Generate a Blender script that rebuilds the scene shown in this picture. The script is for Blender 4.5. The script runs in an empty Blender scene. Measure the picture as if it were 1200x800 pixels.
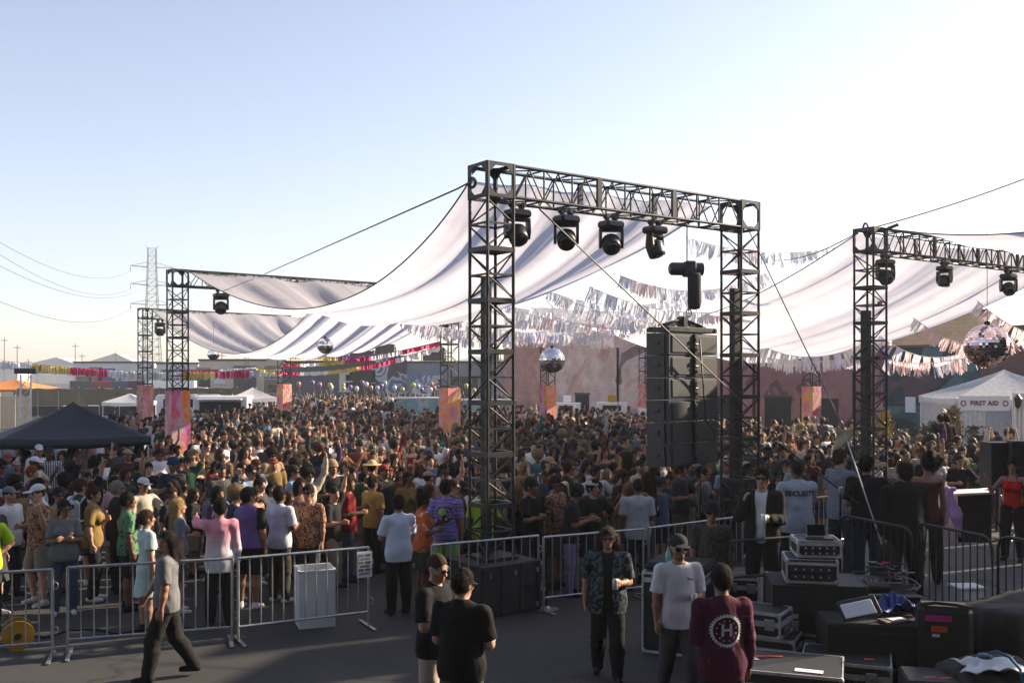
import bpy, bmesh, math, random
import numpy as np
from mathutils import Vector, Matrix, Euler

# ------------------------------------------------------------------ camera, sky, sun, exposure
SC = bpy.context.scene
COL = SC.collection
FPX, HOR, CAMZ = 1167.0, 440.0, 3.5          # focal length in photo pixels, horizon row, eye height
cam_data = bpy.data.cameras.new('camera')
cam_data.lens = 35.0; cam_data.sensor_width = 36.0; cam_data.sensor_fit = 'HORIZONTAL'
cam_data.shift_y = 40.0 / 1200.0
cam_data.clip_end = 6000.0
CAM = bpy.data.objects.new('camera', cam_data); COL.objects.link(CAM)
CAM.location = (0, 0, CAMZ); CAM.rotation_euler = (math.radians(90), 0, 0)
SC.camera = CAM

SUN_AZ, SUN_EL = math.radians(66), math.radians(25)   # azimuth measured from +Y towards +X
world = bpy.data.worlds.new('World'); SC.world = world; world.use_nodes = True
wn = world.node_tree
sky = wn.nodes.new('ShaderNodeTexSky'); sky.sky_type = 'NISHITA'; sky.sun_disc = False
sky.sun_elevation = SUN_EL; sky.sun_rotation = SUN_AZ
sky.altitude = 50; sky.air_density = 1.0; sky.dust_density = 0.6; sky.ozone_density = 1.5
bgn = wn.nodes['Background']; bgn.inputs['Strength'].default_value = 0.078
hsv = wn.nodes.new('ShaderNodeHueSaturation'); hsv.inputs['Saturation'].default_value = .74; wn.links.new(sky.outputs['Color'], hsv.inputs['Color'])
tint = wn.nodes.new('ShaderNodeMix'); tint.data_type = 'RGBA'; tint.blend_type = 'MULTIPLY'; tint.inputs[0].default_value = 1.0; tint.inputs[7].default_value = (1.02, .975, 1.03, 1)
wn.links.new(hsv.outputs[0], tint.inputs[6]); wn.links.new(tint.outputs[2], bgn.inputs['Color'])
sl = bpy.data.lights.new('sun', 'SUN'); sl.energy = 4.6; sl.angle = math.radians(0.53); sl.color = (1.0, 0.83, 0.63)
SUN = bpy.data.objects.new('sun', sl); COL.objects.link(SUN)
sd = Vector((math.sin(SUN_AZ)*math.cos(SUN_EL), math.cos(SUN_AZ)*math.cos(SUN_EL), math.sin(SUN_EL)))
SUN.rotation_euler = (-sd).to_track_quat('-Z', 'Y').to_euler()
SUN.location = (40, 20, 30)
vs = SC.view_settings
vs.view_transform = 'Standard'; vs.look = 'None'; vs.exposure = 1.5; vs.gamma = 1.0; vs.use_curve_mapping = False
SC.cycles.use_denoising = True
try: SC.cycles.denoiser = 'OPENIMAGEDENOISE'
except Exception: pass
SC.cycles.max_bounces = 6; SC.cycles.diffuse_bounces = 3; SC.cycles.glossy_bounces = 3
SC.cycles.transmission_bounces = 4; SC.cycles.transparent_max_bounces = 8; SC.cycles.volume_bounces = 0
SC.cycles.caustics_reflective = False; SC.cycles.caustics_refractive = False
SC.cycles.use_adaptive_sampling = True; SC.cycles.adaptive_threshold = 0.015

# ------------------------------------------------------------------ helpers
RNG = random.Random(7)
def P(px, py, d): return Vector(((px-600)*d/FPX, d, CAMZ-(py-HOR)*d/FPX))
def PX(px, d): return (px-600)*d/FPX
def PZ(py, d): return CAMZ-(py-HOR)*d/FPX
def lin(c):
    if isinstance(c, str):
        c = c.lstrip('#'); c = tuple(int(c[i:i+2], 16)/255 for i in (0, 2, 4))
    return tuple((x/12.92 if x <= 0.04045 else ((x+0.055)/1.055)**2.4) for x in c)

def tag(o, label=None, cat=None, group=None, kind=None):
    if label: o['label'] = label
    if cat: o['category'] = cat
    if group: o['group'] = group
    if kind: o['kind'] = kind
    return o
def link(o, parent=None):
    COL.objects.link(o)
    if parent is not None: o.parent = parent
    return o
def empty(name, loc=(0, 0, 0), rz=0.0, parent=None):
    o = bpy.data.objects.new(name, None); o.empty_display_size = 0.2
    o.location = loc; o.rotation_euler = (0, 0, rz)
    return link(o, parent)
def mobj(name, me, parent=None, loc=None, rot=None, scale=None, mat=None):
    o = bpy.data.objects.new(name, me); link(o, parent)
    if loc is not None: o.location = loc
    if rot is not None: o.rotation_euler = rot
    if scale is not None: o.scale = scale
    if mat is not None and len(me.materials) == 0: me.materials.append(mat)
    return o
def copy_tree(o, parent=None, loc=None, rz=None):
    c = o.copy(); COL.objects.link(c); c.parent = parent
    if loc is not None: c.location = loc
    if rz is not None: c.rotation_euler = (0, 0, rz)
    for ch in o.children: copy_tree(ch, c)
    return c
def mesh(name, v, f, smooth=False, mat=None):
    me = bpy.data.meshes.new(name)
    me.from_pydata([tuple(x) for x in v], [], [tuple(x) for x in f])
    if smooth: me.shade_smooth()
    if mat: me.materials.append(mat)
    return me

class MB:
    """collects boxes, tubes and sheets into one mesh"""
    def __init__(s): s.v = []; s.f = []; s.m = []; s.cur = 0
    def add(s, vs, fs):
        n = len(s.v); s.v += [tuple(x) for x in vs]
        s.f += [tuple(i+n for i in f) for f in fs]; s.m += [s.cur]*len(fs)
        return s
    def box(s, c, size, rz=0.0, R=None):
        hx, hy, hz = size[0]/2, size[1]/2, size[2]/2
        M = R if R is not None else Matrix.Rotation(rz, 3, 'Z')
        c = Vector(c)
        vs = [c + M @ Vector((x*hx, y*hy, z*hz)) for z in (-1, 1) for y in (-1, 1) for x in (-1, 1)]
        return s.add(vs, [(0, 2, 3, 1), (4, 5, 7, 6), (0, 1, 5, 4), (2, 6, 7, 3), (0, 4, 6, 2), (1, 3, 7, 5)])
    def bbox(s, c, size, b=0.01, rz=0.0, R=None):
        """box with chamfered edges"""
        hx, hy, hz = size[0]/2, size[1]/2, size[2]/2
        M = R if R is not None else Matrix.Rotation(rz, 3, 'Z')
        c = Vector(c); b = min(b, hx*.9, hy*.9, hz*.9); vs = []
        for sx in (-1, 1):
            for sy in (-1, 1):
                for sz in (-1, 1):
                    for ax in range(3):
                        h = [hx-b, hy-b, hz-b]; h[ax] += b
                        vs.append(c + M @ Vector((sx*h[0], sy*h[1], sz*h[2])))
        bm = bmesh.new()
        for p in vs: bm.verts.new(p)
        bmesh.ops.convex_hull(bm, input=bm.verts)
        bm.verts.index_update()
        r = s.add([v.co for v in bm.verts], [[v.index for v in f.verts] for f in bm.faces]); bm.free(); return r
    def tube(s, a, b, r, n=8, r2=None, cap=True):
        a = Vector(a); b = Vector(b); d = (b-a)
        if d.length < 1e-6: return s
        q = d.to_track_quat('Z', 'Y'); r2 = r if r2 is None else r2
        ring = [Vector((math.cos(2*math.pi*i/n), math.sin(2*math.pi*i/n), 0)) for i in range(n)]
        vs = [a + q @ (x*r) for x in ring] + [b + q @ (x*r2) for x in ring]
        fs = [(i, (i+1) % n, n+(i+1) % n, n+i) for i in range(n)]
        if cap: fs += [tuple(range(n-1, -1, -1)), tuple(range(n, 2*n))]
        return s.add(vs, fs)
    def path(s, pts, r, n=6):
        pts = [Vector(p) for p in pts]
        ring = [(math.cos(2*math.pi*i/n), math.sin(2*math.pi*i/n)) for i in range(n)]
        vs = []
        for k, p in enumerate(pts):
            d = pts[min(k+1, len(pts)-1)]-pts[max(k-1, 0)]
            q = d.to_track_quat('Z', 'Y')
            vs += [p + q @ Vector((c*r, t*r, 0)) for c, t in ring]
        fs = []
        for k in range(len(pts)-1):
            for i in range(n):
                fs.append((k*n+i, k*n+(i+1) % n, (k+1)*n+(i+1) % n, (k+1)*n+i))
        fs += [tuple(range(n-1, -1, -1)), tuple(range((len(pts)-1)*n, len(pts)*n))]
        return s.add(vs, fs)
    def lathe(s, prof, n=16, c=(0, 0, 0)):
        c = Vector(c); vs = []; fs = []
        for r, z in prof:
            for i in range(n):
                a = 2*math.pi*i/n; vs.append(c+Vector((r*math.cos(a), r*math.sin(a), z)))
        for k in range(len(prof)-1):
            for i in range(n):
                fs.append((k*n+i, k*n+(i+1) % n, (k+1)*n+(i+1) % n, (k+1)*n+i))
        fs += [tuple(range(n-1, -1, -1)), tuple(range((len(prof)-1)*n, len(prof)*n))]
        return s.add(vs, fs)
    def prism(s, poly, h, axis=2, base=0.0):
        """extrude a polygon (list of 2d points) along axis"""
        n = len(poly); vs = []
        for t in (base, base+h):
            for p in poly:
                q = list(p); q.insert(axis, t); vs.append(q)
        fs = [tuple(range(n-1, -1, -1)), tuple(range(n, 2*n))]+[(i, (i+1) % n, n+(i+1) % n, n+i) for i in range(n)]
        return s.add(vs, fs)
    def mesh(s, name, mats=None, smooth=False):
        me = mesh(name, s.v, s.f, smooth)
        if mats is not None:
            for m in (mats if isinstance(mats, (list, tuple)) else [mats]): me.materials.append(m)
            if any(s.m): me.polygons.foreach_set('material_index', s.m)
        return me
    def build(s, name, mat, parent=None, loc=None, rot=None, smooth=False):
        return mobj(name, s.mesh(name, mat, smooth), parent, loc, rot)

_UC = {}
def unit_tube(mat, n=8):
    k = ('t', mat.name, n)
    if k not in _UC:
        m = MB().tube((0, 0, 0), (0, 0, 1), 1.0, n); me = m.mesh('bar', mat, False)
        sm = [len(p.vertices) == 4 for p in me.polygons]; me.polygons.foreach_set('use_smooth', sm); _UC[k] = me
    return _UC[k]
def bar(name, a, b, r, mat, parent=None, n=8):
    a = Vector(a); b = Vector(b); d = b-a
    o = mobj(name, unit_tube(mat, n), parent, a, d.to_track_quat('Z', 'Y').to_euler(), (r, r, d.length))
    return o
def unit_box(mat):
    k = ('b', mat.name)
    if k not in _UC: _UC[k] = MB().bbox((0, 0, 0), (1, 1, 1), .012).mesh('block', mat)
    return _UC[k]
def block(name, c, size, mat, parent=None, rz=0.0, rot=None):
    return mobj(name, unit_box(mat), parent, c, rot if rot is not None else (0, 0, rz), size)

# ------------------------------------------------------------------ materials
def newmat(name):
    m = bpy.data.materials.new(name); m.use_nodes = True
    nt = m.node_tree; return m, nt, nt.nodes['Principled BSDF']
def N(nt, t, **kw):
    n = nt.nodes.new(t)
    for k, v in kw.items():
        if k in n.inputs: n.inputs[k].default_value = v
        else: setattr(n, k, v)
    return n
def mix(nt, a, b, fac, mode='MIX'):
    n = nt.nodes.new('ShaderNodeMix'); n.data_type = 'RGBA'; n.blend_type = mode
    def put(sock, v):
        if hasattr(v, 'node'): nt.links.new(v, sock)
        elif isinstance(v, (int, float)): sock.default_value = v
        else: sock.default_value = (*v[:3], 1)
    put(n.inputs[0], fac); put(n.inputs[6], a); put(n.inputs[7], b)
    return n.outputs[2]
def ramp(nt, inp, stops):
    r = nt.nodes.new('ShaderNodeValToRGB'); e = r.color_ramp.elements
    while len(e) < len(stops): e.new(0.5)
    for k, (p, c) in enumerate(stops):
        e[k].position = p; e[k].color = (*c[:3], 1) if not isinstance(c, (int, float)) else (c, c, c, 1)
    nt.links.new(inp, r.inputs[0]); return r.outputs[0]
def noise(nt, scale, detail=3.0, rough=0.6, coord='pos', vec=None):
    n = nt.nodes.new('ShaderNodeTexNoise'); n.inputs['Scale'].default_value = scale
    n.inputs['Detail'].default_value = detail; n.inputs['Roughness'].default_value = rough
    if vec is None:
        if coord == 'pos': vec = nt.nodes.new('ShaderNodeNewGeometry').outputs['Position']
        else: vec = nt.nodes.new('ShaderNodeTexCoord').outputs['Object']
    nt.links.new(vec, n.inputs['Vector']); return n.outputs['Fac']
def bump(nt, b, h, strength=.3, dist=.01):
    n = nt.nodes.new('ShaderNodeBump'); n.inputs['Strength'].default_value = strength; n.inputs['Distance'].default_value = dist
    nt.links.new(h, n.inputs['Height']); nt.links.new(n.outputs[0], b.inputs['Normal'])
def mat(name, col, rough=.6, metal=0.0, var=.18, scale=6.0, bmp=0.0, col2=None, coat=0.0, coord='pos', rvar=.12):
    m, nt, b = newmat(name); c = lin(col) if isinstance(col, str) else col
    b.inputs['Metallic'].default_value = metal
    n = noise(nt, scale, 4, .62, coord)
    if col2 is None:
        a = tuple(x*(1-var) for x in c); d = tuple(min(1, x*(1+var)) for x in c)
    else: a, d = c, (lin(col2) if isinstance(col2, str) else col2)
    nt.links.new(ramp(nt, n, [(.3, a), (.7, d)]), b.inputs['Base Color'])
    r = nt.nodes.new('ShaderNodeMapRange'); r.inputs[3].default_value = max(.02, rough-rvar); r.inputs[4].default_value = min(1, rough+rvar)
    nt.links.new(n, r.inputs[0]); nt.links.new(r.outputs[0], b.inputs['Roughness'])
    if coat: b.inputs['Coat Weight'].default_value = coat
    if bmp: bump(nt, b, noise(nt, scale*6, 3, .6, coord), bmp, .004)
    return m
def crease(nt, b):
    """sharp fabric creases plus a fine weave"""
    tc = nt.nodes.new('ShaderNodeTexCoord').outputs['Object']; mp = nt.nodes.new('ShaderNodeMapping'); mp.inputs['Scale'].default_value = (1.0, 1.0, .62); mp.inputs['Rotation'].default_value = (.3, .5, 0); nt.links.new(tc, mp.inputs[0])
    n = nt.nodes.new('ShaderNodeTexNoise'); n.noise_type = 'RIDGED_MULTIFRACTAL'; n.inputs['Scale'].default_value = 5.5; n.inputs['Detail'].default_value = 3.0; n.inputs['Distortion'].default_value = .7; nt.links.new(mp.outputs[0], n.inputs['Vector'])
    b1 = nt.nodes.new('ShaderNodeBump'); b1.inputs['Strength'].default_value = .55; b1.inputs['Distance'].default_value = .018; nt.links.new(n.outputs['Fac'], b1.inputs['Height'])
    b2 = nt.nodes.new('ShaderNodeBump'); b2.inputs['Strength'].default_value = .3; b2.inputs['Distance'].default_value = .006; nt.links.new(noise(nt, 40, 3, .6, 'obj'), b2.inputs['Height']); nt.links.new(b1.outputs[0], b2.inputs['Normal']); nt.links.new(b2.outputs[0], b.inputs['Normal'])
M = {}
M['truss'] = mat('black_powder_coated_steel', (.018, .018, .019), .5, .15, .5, 5.0, .06)
M['truss_wear'] = mat('worn_black_steel', (.03, .029, .028), .45, .35, .5, 9.0, .08)
M['steel'] = mat('galvanised_steel', (.42, .43, .44), .42, .85, .2, 9.0, .05)
M['alu'] = mat('aluminium_edging', (.60, .60, .61), .38, .45, .2, 12.0, .05)
M['black_wood'] = mat('black_painted_plywood', (.022, .021, .020), .62, 0, .5, 4.0, .25)
M['black_plastic'] = mat('black_plastic', (.016, .016, .017), .42, 0, .3, 12.0, .05)
M['black_cloth'] = mat('black_fabric', (.014, .014, .016), .9, 0, .3, 20.0, .3)
M['rubber'] = mat('black_rubber', (.012, .012, .012), .7, 0, .3, 10)
M['cable'] = mat('black_cable', (.012, .012, .013), .5, 0, .2, 10)
M['wire'] = mat('steel_wire_rope', (.08, .08, .085), .45, .6, .2, 10)
M['lens'] = mat('dark_lens_glass', (.01, .011, .014), .08, 0, .1, 3, 0, coat=1.0)
M['grille'] = mat('black_speaker_grille', (.018, .019, .02), .6, .2, .35, 90.0, .5)
M['cab'] = mat('textured_black_cabinet', (.024, .026, .028), .55, 0, .25, 30.0, .3)
M['white_plastic'] = mat('white_plastic', (.72, .72, .72), .5, 0, .06, 5)
M['white_paint'] = mat('white_paint', (.7, .69, .67), .6, 0, .08, 2.0, .05)
M['orange_tape'] = mat('orange_tape', (.75, .10, .02), .55, 0, .08, 8)
M['pink_tape'] = mat('magenta_tape', (.55, .02, .22), .55, 0, .08, 8)
M['blue_tarp'] = mat('blue_tarpaulin', (.01, .045, .22), .4, 0, .25, 14, .2)
M['paper'] = mat('white_paper', (.74, .75, .77), .8, 0, .05, 9)
M['yellow'] = mat('yellow_plastic', (.40, .22, .02), .45, 0, .12, 9)
M['wood'] = mat('weathered_wood', (.2, .14, .09), .75, 0, .3, 7, .2)
def cover_mat():
    m, nt, b = newmat('creased_black_cover'); c = ramp(nt, noise(nt, 3, 4, .6), [(.3, (.013, .012, .012)), (.7, (.024, .022, .021))]); nt.links.new(c, b.inputs['Base Color']); b.inputs['Roughness'].default_value = .72; crease(nt, b); return m
M['cover'] = cover_mat()
# ------------------------------------------------------------------ ground
def make_asphalt():
    m, nt, b = newmat('asphalt')
    n1 = noise(nt, .35, 5, .6); n2 = noise(nt, 60, 2, .7); n3 = noise(nt, 3.0, 4, .65)
    c = ramp(nt, n1, [(.3, (.024, .024, .025)), (.7, (.052, .050, .048))])
    c = mix(nt, c, ramp(nt, n2, [(.35, (.55, .55, .55)), (.75, (1.5, 1.5, 1.48))]), 1.0, 'MULTIPLY')
    st = ramp(nt, n3, [(.32, 1.0), (.42, 0.0)])
    c = mix(nt, c, (.028, .028, .03), mix(nt, (0, 0, 0), st, .8))
    v = N(nt, 'ShaderNodeTexVoronoi', feature='DISTANCE_TO_EDGE'); v.inputs['Scale'].default_value = .16
    geo = nt.nodes.new('ShaderNodeNewGeometry')
    wob = nt.nodes.new('ShaderNodeVectorMath'); wob.operation = 'ADD'
    nz = nt.nodes.new('ShaderNodeTexNoise'); nz.inputs['Scale'].default_value = 1.3; nz.inputs['Detail'].default_value = 5
    nt.links.new(geo.outputs['Position'], nz.inputs['Vector'])
    nt.links.new(geo.outputs['Position'], wob.inputs[0]); nt.links.new(nz.outputs['Color'], wob.inputs[1])
    nt.links.new(wob.outputs[0], v.inputs['Vector'])
    cr = ramp(nt, v.outputs['Distance'], [(.0, 1.0), (.006, 0.0)])
    c = mix(nt, c, (.014, .014, .015), cr)
    nt.links.new(c, b.inputs['Base Color']); b.inputs['Roughness'].default_value = .82
    bump(nt, b, n2, .5, .006)
    return m
M['asphalt'] = make_asphalt()
g = MB().add([(-900, -60, 0), (900, -60, 0), (900, 2500, 0), (-900, 2500, 0)], [(0, 1, 2, 3)]).build('ground', M['asphalt'])
tag(g, 'dark grey asphalt lot under the whole festival', None, None, 'structure')

B1 = Vector((math.cos(math.radians(36)), math.sin(math.radians(36)), 0))
B2 = Vector((-B1.y, B1.x, 0))
BRZ = math.radians(36)
ZT = 6.67            # top of every truss portal
TW = .52             # truss width
HALF = TW/2-.025

# ------------------------------------------------------------------ truss towers and beams
def gusset_mesh(w=.52, t=.012):
    """square plate with an octagonal window"""
    h = w/2; o = []; i = []; r = w*.40; k = w*.20
    inner = [(r, k), (k, r), (-k, r), (-r, k), (-r, -k), (-k, -r), (k, -r), (r, -k)]
    outer = [(h, k), (h, h), (-h, h), (-h, k), (-h, -k), (-h, -h), (h, -h), (h, -k)]
    outer = [(h, h*.55), (h*.55, h), (-h*.55, h), (-h, h*.55), (-h, -h*.55), (-h*.55, -h), (h*.55, -h), (h, -h*.55)]
    corner = [(h, h), (-h, h), (-h, -h), (h, -h)]
    m = MB(); vs = []
    for y in (-t/2, t/2):
        vs += [(x, y, z) for x, z in inner] + [(x, y, z) for x, z in outer] + [(x, y, z) for x, z in corner]
    fs = []
    for s_, fl in ((0, 0), (20, 1)):
        for q in range(8):
            f = (s_+q, s_+(q+1) % 8, s_+8+(q+1) % 8, s_+8+q); fs.append(f[::-1] if fl else f)
        for c, (a, b) in enumerate(((0, 1), (2, 3), (4, 5), (6, 7))):
            f = (s_+8+a, s_+8+b, s_+16+c); fs.append(f[::-1] if fl else f)
    for q in range(8): fs.append((q, 20+q, 20+(q+1) % 8, (q+1) % 8))
    loop = [8, 16, 9, 10, 17, 11, 12, 18, 13, 14, 19, 15]
    for q in range(12): a, b = loop[q], loop[(q+1) % 12]; fs.append((a, b, 20+b, 20+a))
    m.add(vs, fs); return m.mesh('gusset', M['truss'])
GUSSET = gusset_mesh()
def frame_mesh(w, r, hh, matl, name='cross_frame'):
    m = MB(); h = w/2
    for sx, sy in ((1, 0), (-1, 0), (0, 1), (0, -1)):
        c = (sx*h, sy*h, 0); size = (2*r if sx else w-2*r-.002, 2*r if sy else w+2*r, hh)
        m.box(c, size)
    return m.mesh(name, matl)
FRAME_BOLD = frame_mesh(TW-.05, .022, .07, M['truss'])
FRAME_THIN = frame_mesh(TW-.05, .014, .03, M['truss'])

def lattice(parent, z0, z1, bays, detail=True, bold_every=1):
    """tower lattice between z0 and z1 in the local frame of parent"""
    for sx in (-1, 1):
        for sy in (-1, 1):
            bar('chord', (sx*HALF, sy*HALF, z0), (sx*HALF, sy*HALF, z1), .025, M['truss'], parent, 10)
    dz = (z1-z0)/bays; faces = [((-1, -1), (1, -1)), ((1, -1), (1, 1)), ((1, 1), (-1, 1)), ((-1, 1), (-1, -1))]
    joined = MB()
    for k in range(bays):
        a, b = z0+k*dz, z0+(k+1)*dz; mid = (a+b)/2
        for q, (p, r_) in enumerate(faces):
            p0 = Vector((p[0]*HALF, p[1]*HALF, 0)); p1 = Vector((r_[0]*HALF, r_[1]*HALF, 0))
            if (k+q) % 2: p0, p1 = p1, p0
            for (s_, e_) in (((p0.x, p0.y, a+.04), (p1.x, p1.y, mid-.02)), ((p1.x, p1.y, mid+.02), (p0.x, p0.y, b-.04))):
                if detail: bar('diagonal_brace', s_, e_, .0135, M['truss'], parent, 6)
                else: joined.tube(s_, e_, .0135, 5)
        if detail:
            if k: mobj('cross_frame', FRAME_BOLD, parent, (0, 0, a))
            mobj('thin_cross_frame', FRAME_THIN, parent, (0, 0, mid))
        elif k:
            for sx, sy in ((1, 0), (-1, 0), (0, 1), (0, -1)):
                joined.box((sx*HALF, sy*HALF, a), (.045 if sx else TW-.06, .045 if sy else TW-.06, .07))
    if not detail: tag(joined.build('brace_lattice', M['truss'], parent), kind='stuff')

def corner_block(parent, z0=ZT-TW, z1=ZT):
    zc = (z0+z1)/2; h = TW/2-.006
    for k in range(4):
        a = k*math.pi/2
        mobj('gusset_plate', GUSSET, parent, (math.sin(a)*h, -math.cos(a)*h, zc), (0, 0, a))
    for z in (z0+.006, z1-.006):
        mobj('gusset_plate', GUSSET, parent, (0, 0, z), (math.pi/2, 0, 0))
    for sx in (-1, 1):
        for sy in (-1, 1): bar('corner_post', (sx*HALF, sy*HALF, z0), (sx*HALF, sy*HALF, z1), .03, M['truss'], parent, 8)

def beam(parent, length, bays, detail=True):
    """horizontal truss along local +X starting at x = TW/2, in the tower's frame"""
    z0, z1 = ZT-TW+.025, ZT-.025; x0, x1 = TW/2, length-TW/2; dx = (x1-x0)/bays; joined = MB()
    for y in (-HALF, HALF):
        for z in (z0, z1): bar('beam_chord', (x0, y, z), (x1, y, z), .025, M['truss'], parent, 10)
    for k in range(bays+1):
        x = x0+k*dz if False else x0+k*dx
        for y in (-HALF, HALF):
            if k % 3 == 0 and 0 < k < bays:
                if detail: block('joint_plate', (x, y, (z0+z1)/2), (.09, .05, TW-.03), M['truss'], parent)
                else: joined.box((x, y, (z0+z1)/2), (.09, .05, TW-.03))
            elif 0 < k < bays:
                if detail: bar('beam_upright', (x, y, z0), (x, y, z1), .016, M['truss'], parent, 6)
                else: joined.tube((x, y, z0), (x, y, z1), .016, 5)
        for z in (z0, z1):
            if 0 < k < bays:
                if detail: bar('beam_cross_bar', (x, -HALF, z), (x, HALF, z), .015, M['truss'], parent, 6)
                else: joined.tube((x, -HALF, z), (x, HALF, z), .015, 5)
        if k < bays:
            for q, y in enumerate((-HALF, HALF)):
                s_, e_ = (x+.03, y, z0+.03), (x+dx/2, y, z1-.02); s2, e2 = (x+dx/2, y, z1-.02), (x+dx-.03, y, z0+.03)
                if q:
                    s_, e_ = (x+.03, y, z1-.03), (x+dx/2, y, z0+.02); s2, e2 = (x+dx/2, y, z0+.02), (x+dx-.03, y, z1-.03)
                for (u, w) in ((s_, e_), (s2, e2)):
                    if detail: bar('beam_diagonal', u, w, .0125, M['truss'], parent, 6)
                    else: joined.tube(u, w, .0125, 5)
            for z in (z0, z1):
                u, w = (x+.02, -HALF if k % 2 else HALF, z), (x+dx-.02, HALF if k % 2 else -HALF, z)
                if detail: bar('beam_flat_diagonal', u, w, .012, M['truss'], parent, 6)
                else: joined.tube(u, w, .012, 5)
    if not detail: tag(joined.build('beam_lattice', M['truss'], parent), kind='stuff')

def art_mat(name, cols, seed):
    m, nt, b = newmat(name); tc = nt.nodes.new('ShaderNodeTexCoord')
    mp = nt.nodes.new('ShaderNodeMapping'); mp.inputs['Location'].default_value = (seed*3.1, seed*1.7, seed*.9)
    mp.inputs['Scale'].default_value = (1.6, 1.6, .9)
    nt.links.new(tc.outputs['Object'], mp.inputs[0])
    n = nt.nodes.new('ShaderNodeTexNoise'); n.inputs['Scale'].default_value = .8; n.inputs['Detail'].default_value = 2; n.inputs['Distortion'].default_value = 1.6
    nt.links.new(mp.outputs[0], n.inputs['Vector'])
    stops = [(.30+.4*k/(len(cols)-1), lin(c)) for k, c in enumerate(cols)]
    c = ramp(nt, n.outputs['Fac'], stops)
    w = nt.nodes.new('ShaderNodeTexNoise'); w.inputs['Scale'].default_value = 4.5; w.inputs['Distortion'].default_value = 1.5
    nt.links.new(mp.outputs[0], w.inputs['Vector'])
    c = mix(nt, c, lin(cols[-1]), mix(nt, (0, 0, 0), ramp(nt, w.outputs['Fac'], [(.55, 0.0), (.6, .8)]), 1.0))
    nt.links.new(c, b.inputs['Base Color']); b.inputs['Roughness'].default_value = .7
    return m
ART = [art_mat('painted_banner_a', ['#7a3a6d', '#c85090', '#a8a0a8', '#d88a48', '#c86a3a'], 1),
       art_mat('painted_banner_b', ['#b8684c', '#d08a58', '#d0a0a8', '#c88090', '#a87860'], 2),
       art_mat('painted_banner_c', ['#b8485a', '#c05a68', '#d09878', '#904840', '#b8b0b8'], 3),
       art_mat('painted_banner_d', ['#a05888', '#d07890', '#e09858', '#e4a850', '#d090a0'], 4),
       art_mat('painted_banner_e', ['#507890', '#d88848', '#d07840', '#d090a0', '#c0a080'], 5)]
def banner(parent, k, z0=.55, z1=3.05):
    h = TW/2+.02
    for q in range(4):
        a = q*math.pi/2
        m = MB().box((0, 0, 0), (TW+.03, .012, z1-z0)).mesh('banner_panel', ART[(k+(q % 2)) % 5])
        mobj('banner_panel', m, parent, (math.sin(a)*h, -math.cos(a)*h, (z0+z1)/2), (0, 0, a))
def base_plate(parent):
    MB().bbox((0, 0, .04), (.9, .9, .08), .01).build('base_plate', M['truss'], parent)
def pos(px, d): return Vector((PX(px, d), d, 0))

# main portal: tower on its crate, beam, second tower
T1 = pos(576, 15.0); T2 = T1+B1*5.55; T3 = pos(1020, 21.5); T4 = T3+B1*9.7
T5 = pos(208, 29.8); T7 = pos(527, 36.0); T6 = pos(170, 46.8); T8 = pos(333, 52.5)
root = empty('truss_portal', T1, BRZ)
tag(root, 'tall black steel truss portal carrying four stage lights and the speaker array', 'truss')
lattice(root, .80, ZT-TW, 7)
corner_block(root); beam(root, 5.55, 9)
MB().bbox((0, 0, .78), (TW+.06, TW+.06, .05), .006).build('foot_frame', M['truss_wear'], root)
block('inner_mast', (-.03, .1, 2.9), (.13, .11, 4.2), M['truss_wear'], root)
t2 = empty('far_tower', (5.55, 0, 0), 0, root)
lattice(t2, .08, ZT-TW, 8); corner_block(t2); base_plate(t2)
block('inner_mast', (-.05, .08, 2.6), (.15, .13, 5.0), M['truss_wear'], t2)
# right portal
root = empty('truss_portal', T3, BRZ)
tag(root, 'black truss portal at the right edge beside the first aid tent', 'truss')
lattice(root, .08, ZT-TW, 8); corner_block(root); beam(root, 9.7, 15); base_plate(root)
block('inner_mast', (-.13, .02, 2.5), (.16, .16, 4.8), M['truss_wear'], root)
for z in (5.05, 3.9, 3.05, 2.2): block('red_clamp', (-.05, -HALF-.03, z), (.09, .06, .07), M['pink_tape'], root)
t4 = empty('far_tower', (9.7, 0, 0), 0, root)
lattice(t4, .08, ZT-TW, 8, False); corner_block(t4); base_plate(t4)
# left portal and the one behind it
def far_portal(A, Bp, label, k, detail, k2):
    d = Bp-A; rz = math.atan2(d.y, d.x)
    r = empty('truss_portal', A, rz); tag(r, label, 'truss')
    lattice(r, .08, ZT-TW, 8, detail); corner_block(r); beam(r, d.length, max(6, int(d.length/.62)), detail); banner(r, k); base_plate(r)
    q = empty('far_tower', (d.length, 0, 0), 0, r)
    lattice(q, .08, ZT-TW, 8, False); corner_block(q); banner(q, k2); base_plate(q)
    return r
far_portal(T5, T7, 'black truss portal on the left with pink and orange painted banner', 0, True, 3)
far_portal(T6, T8, 'smaller black truss portal behind the left one with faded orange banner', 1, False, 2)
T9 = pos(642, 46.0); T10 = pos(951, 42.0); T11 = pos(756, 55.0)
for T, k, lb in ((T9, 4, 'black truss tower with blue and orange banner before the brick wall'),
                 (T10, 2, 'black truss tower with orange banner behind the right crowd'),
                 (T11, 1, 'truss tower with orange banner peeking out left of the speaker array')):
    r = empty('truss_tower', T, BRZ); tag(r, lb, 'truss')
    lattice(r, .08, 5.2, 7, False); banner(r, k); base_plate(r)

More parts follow.
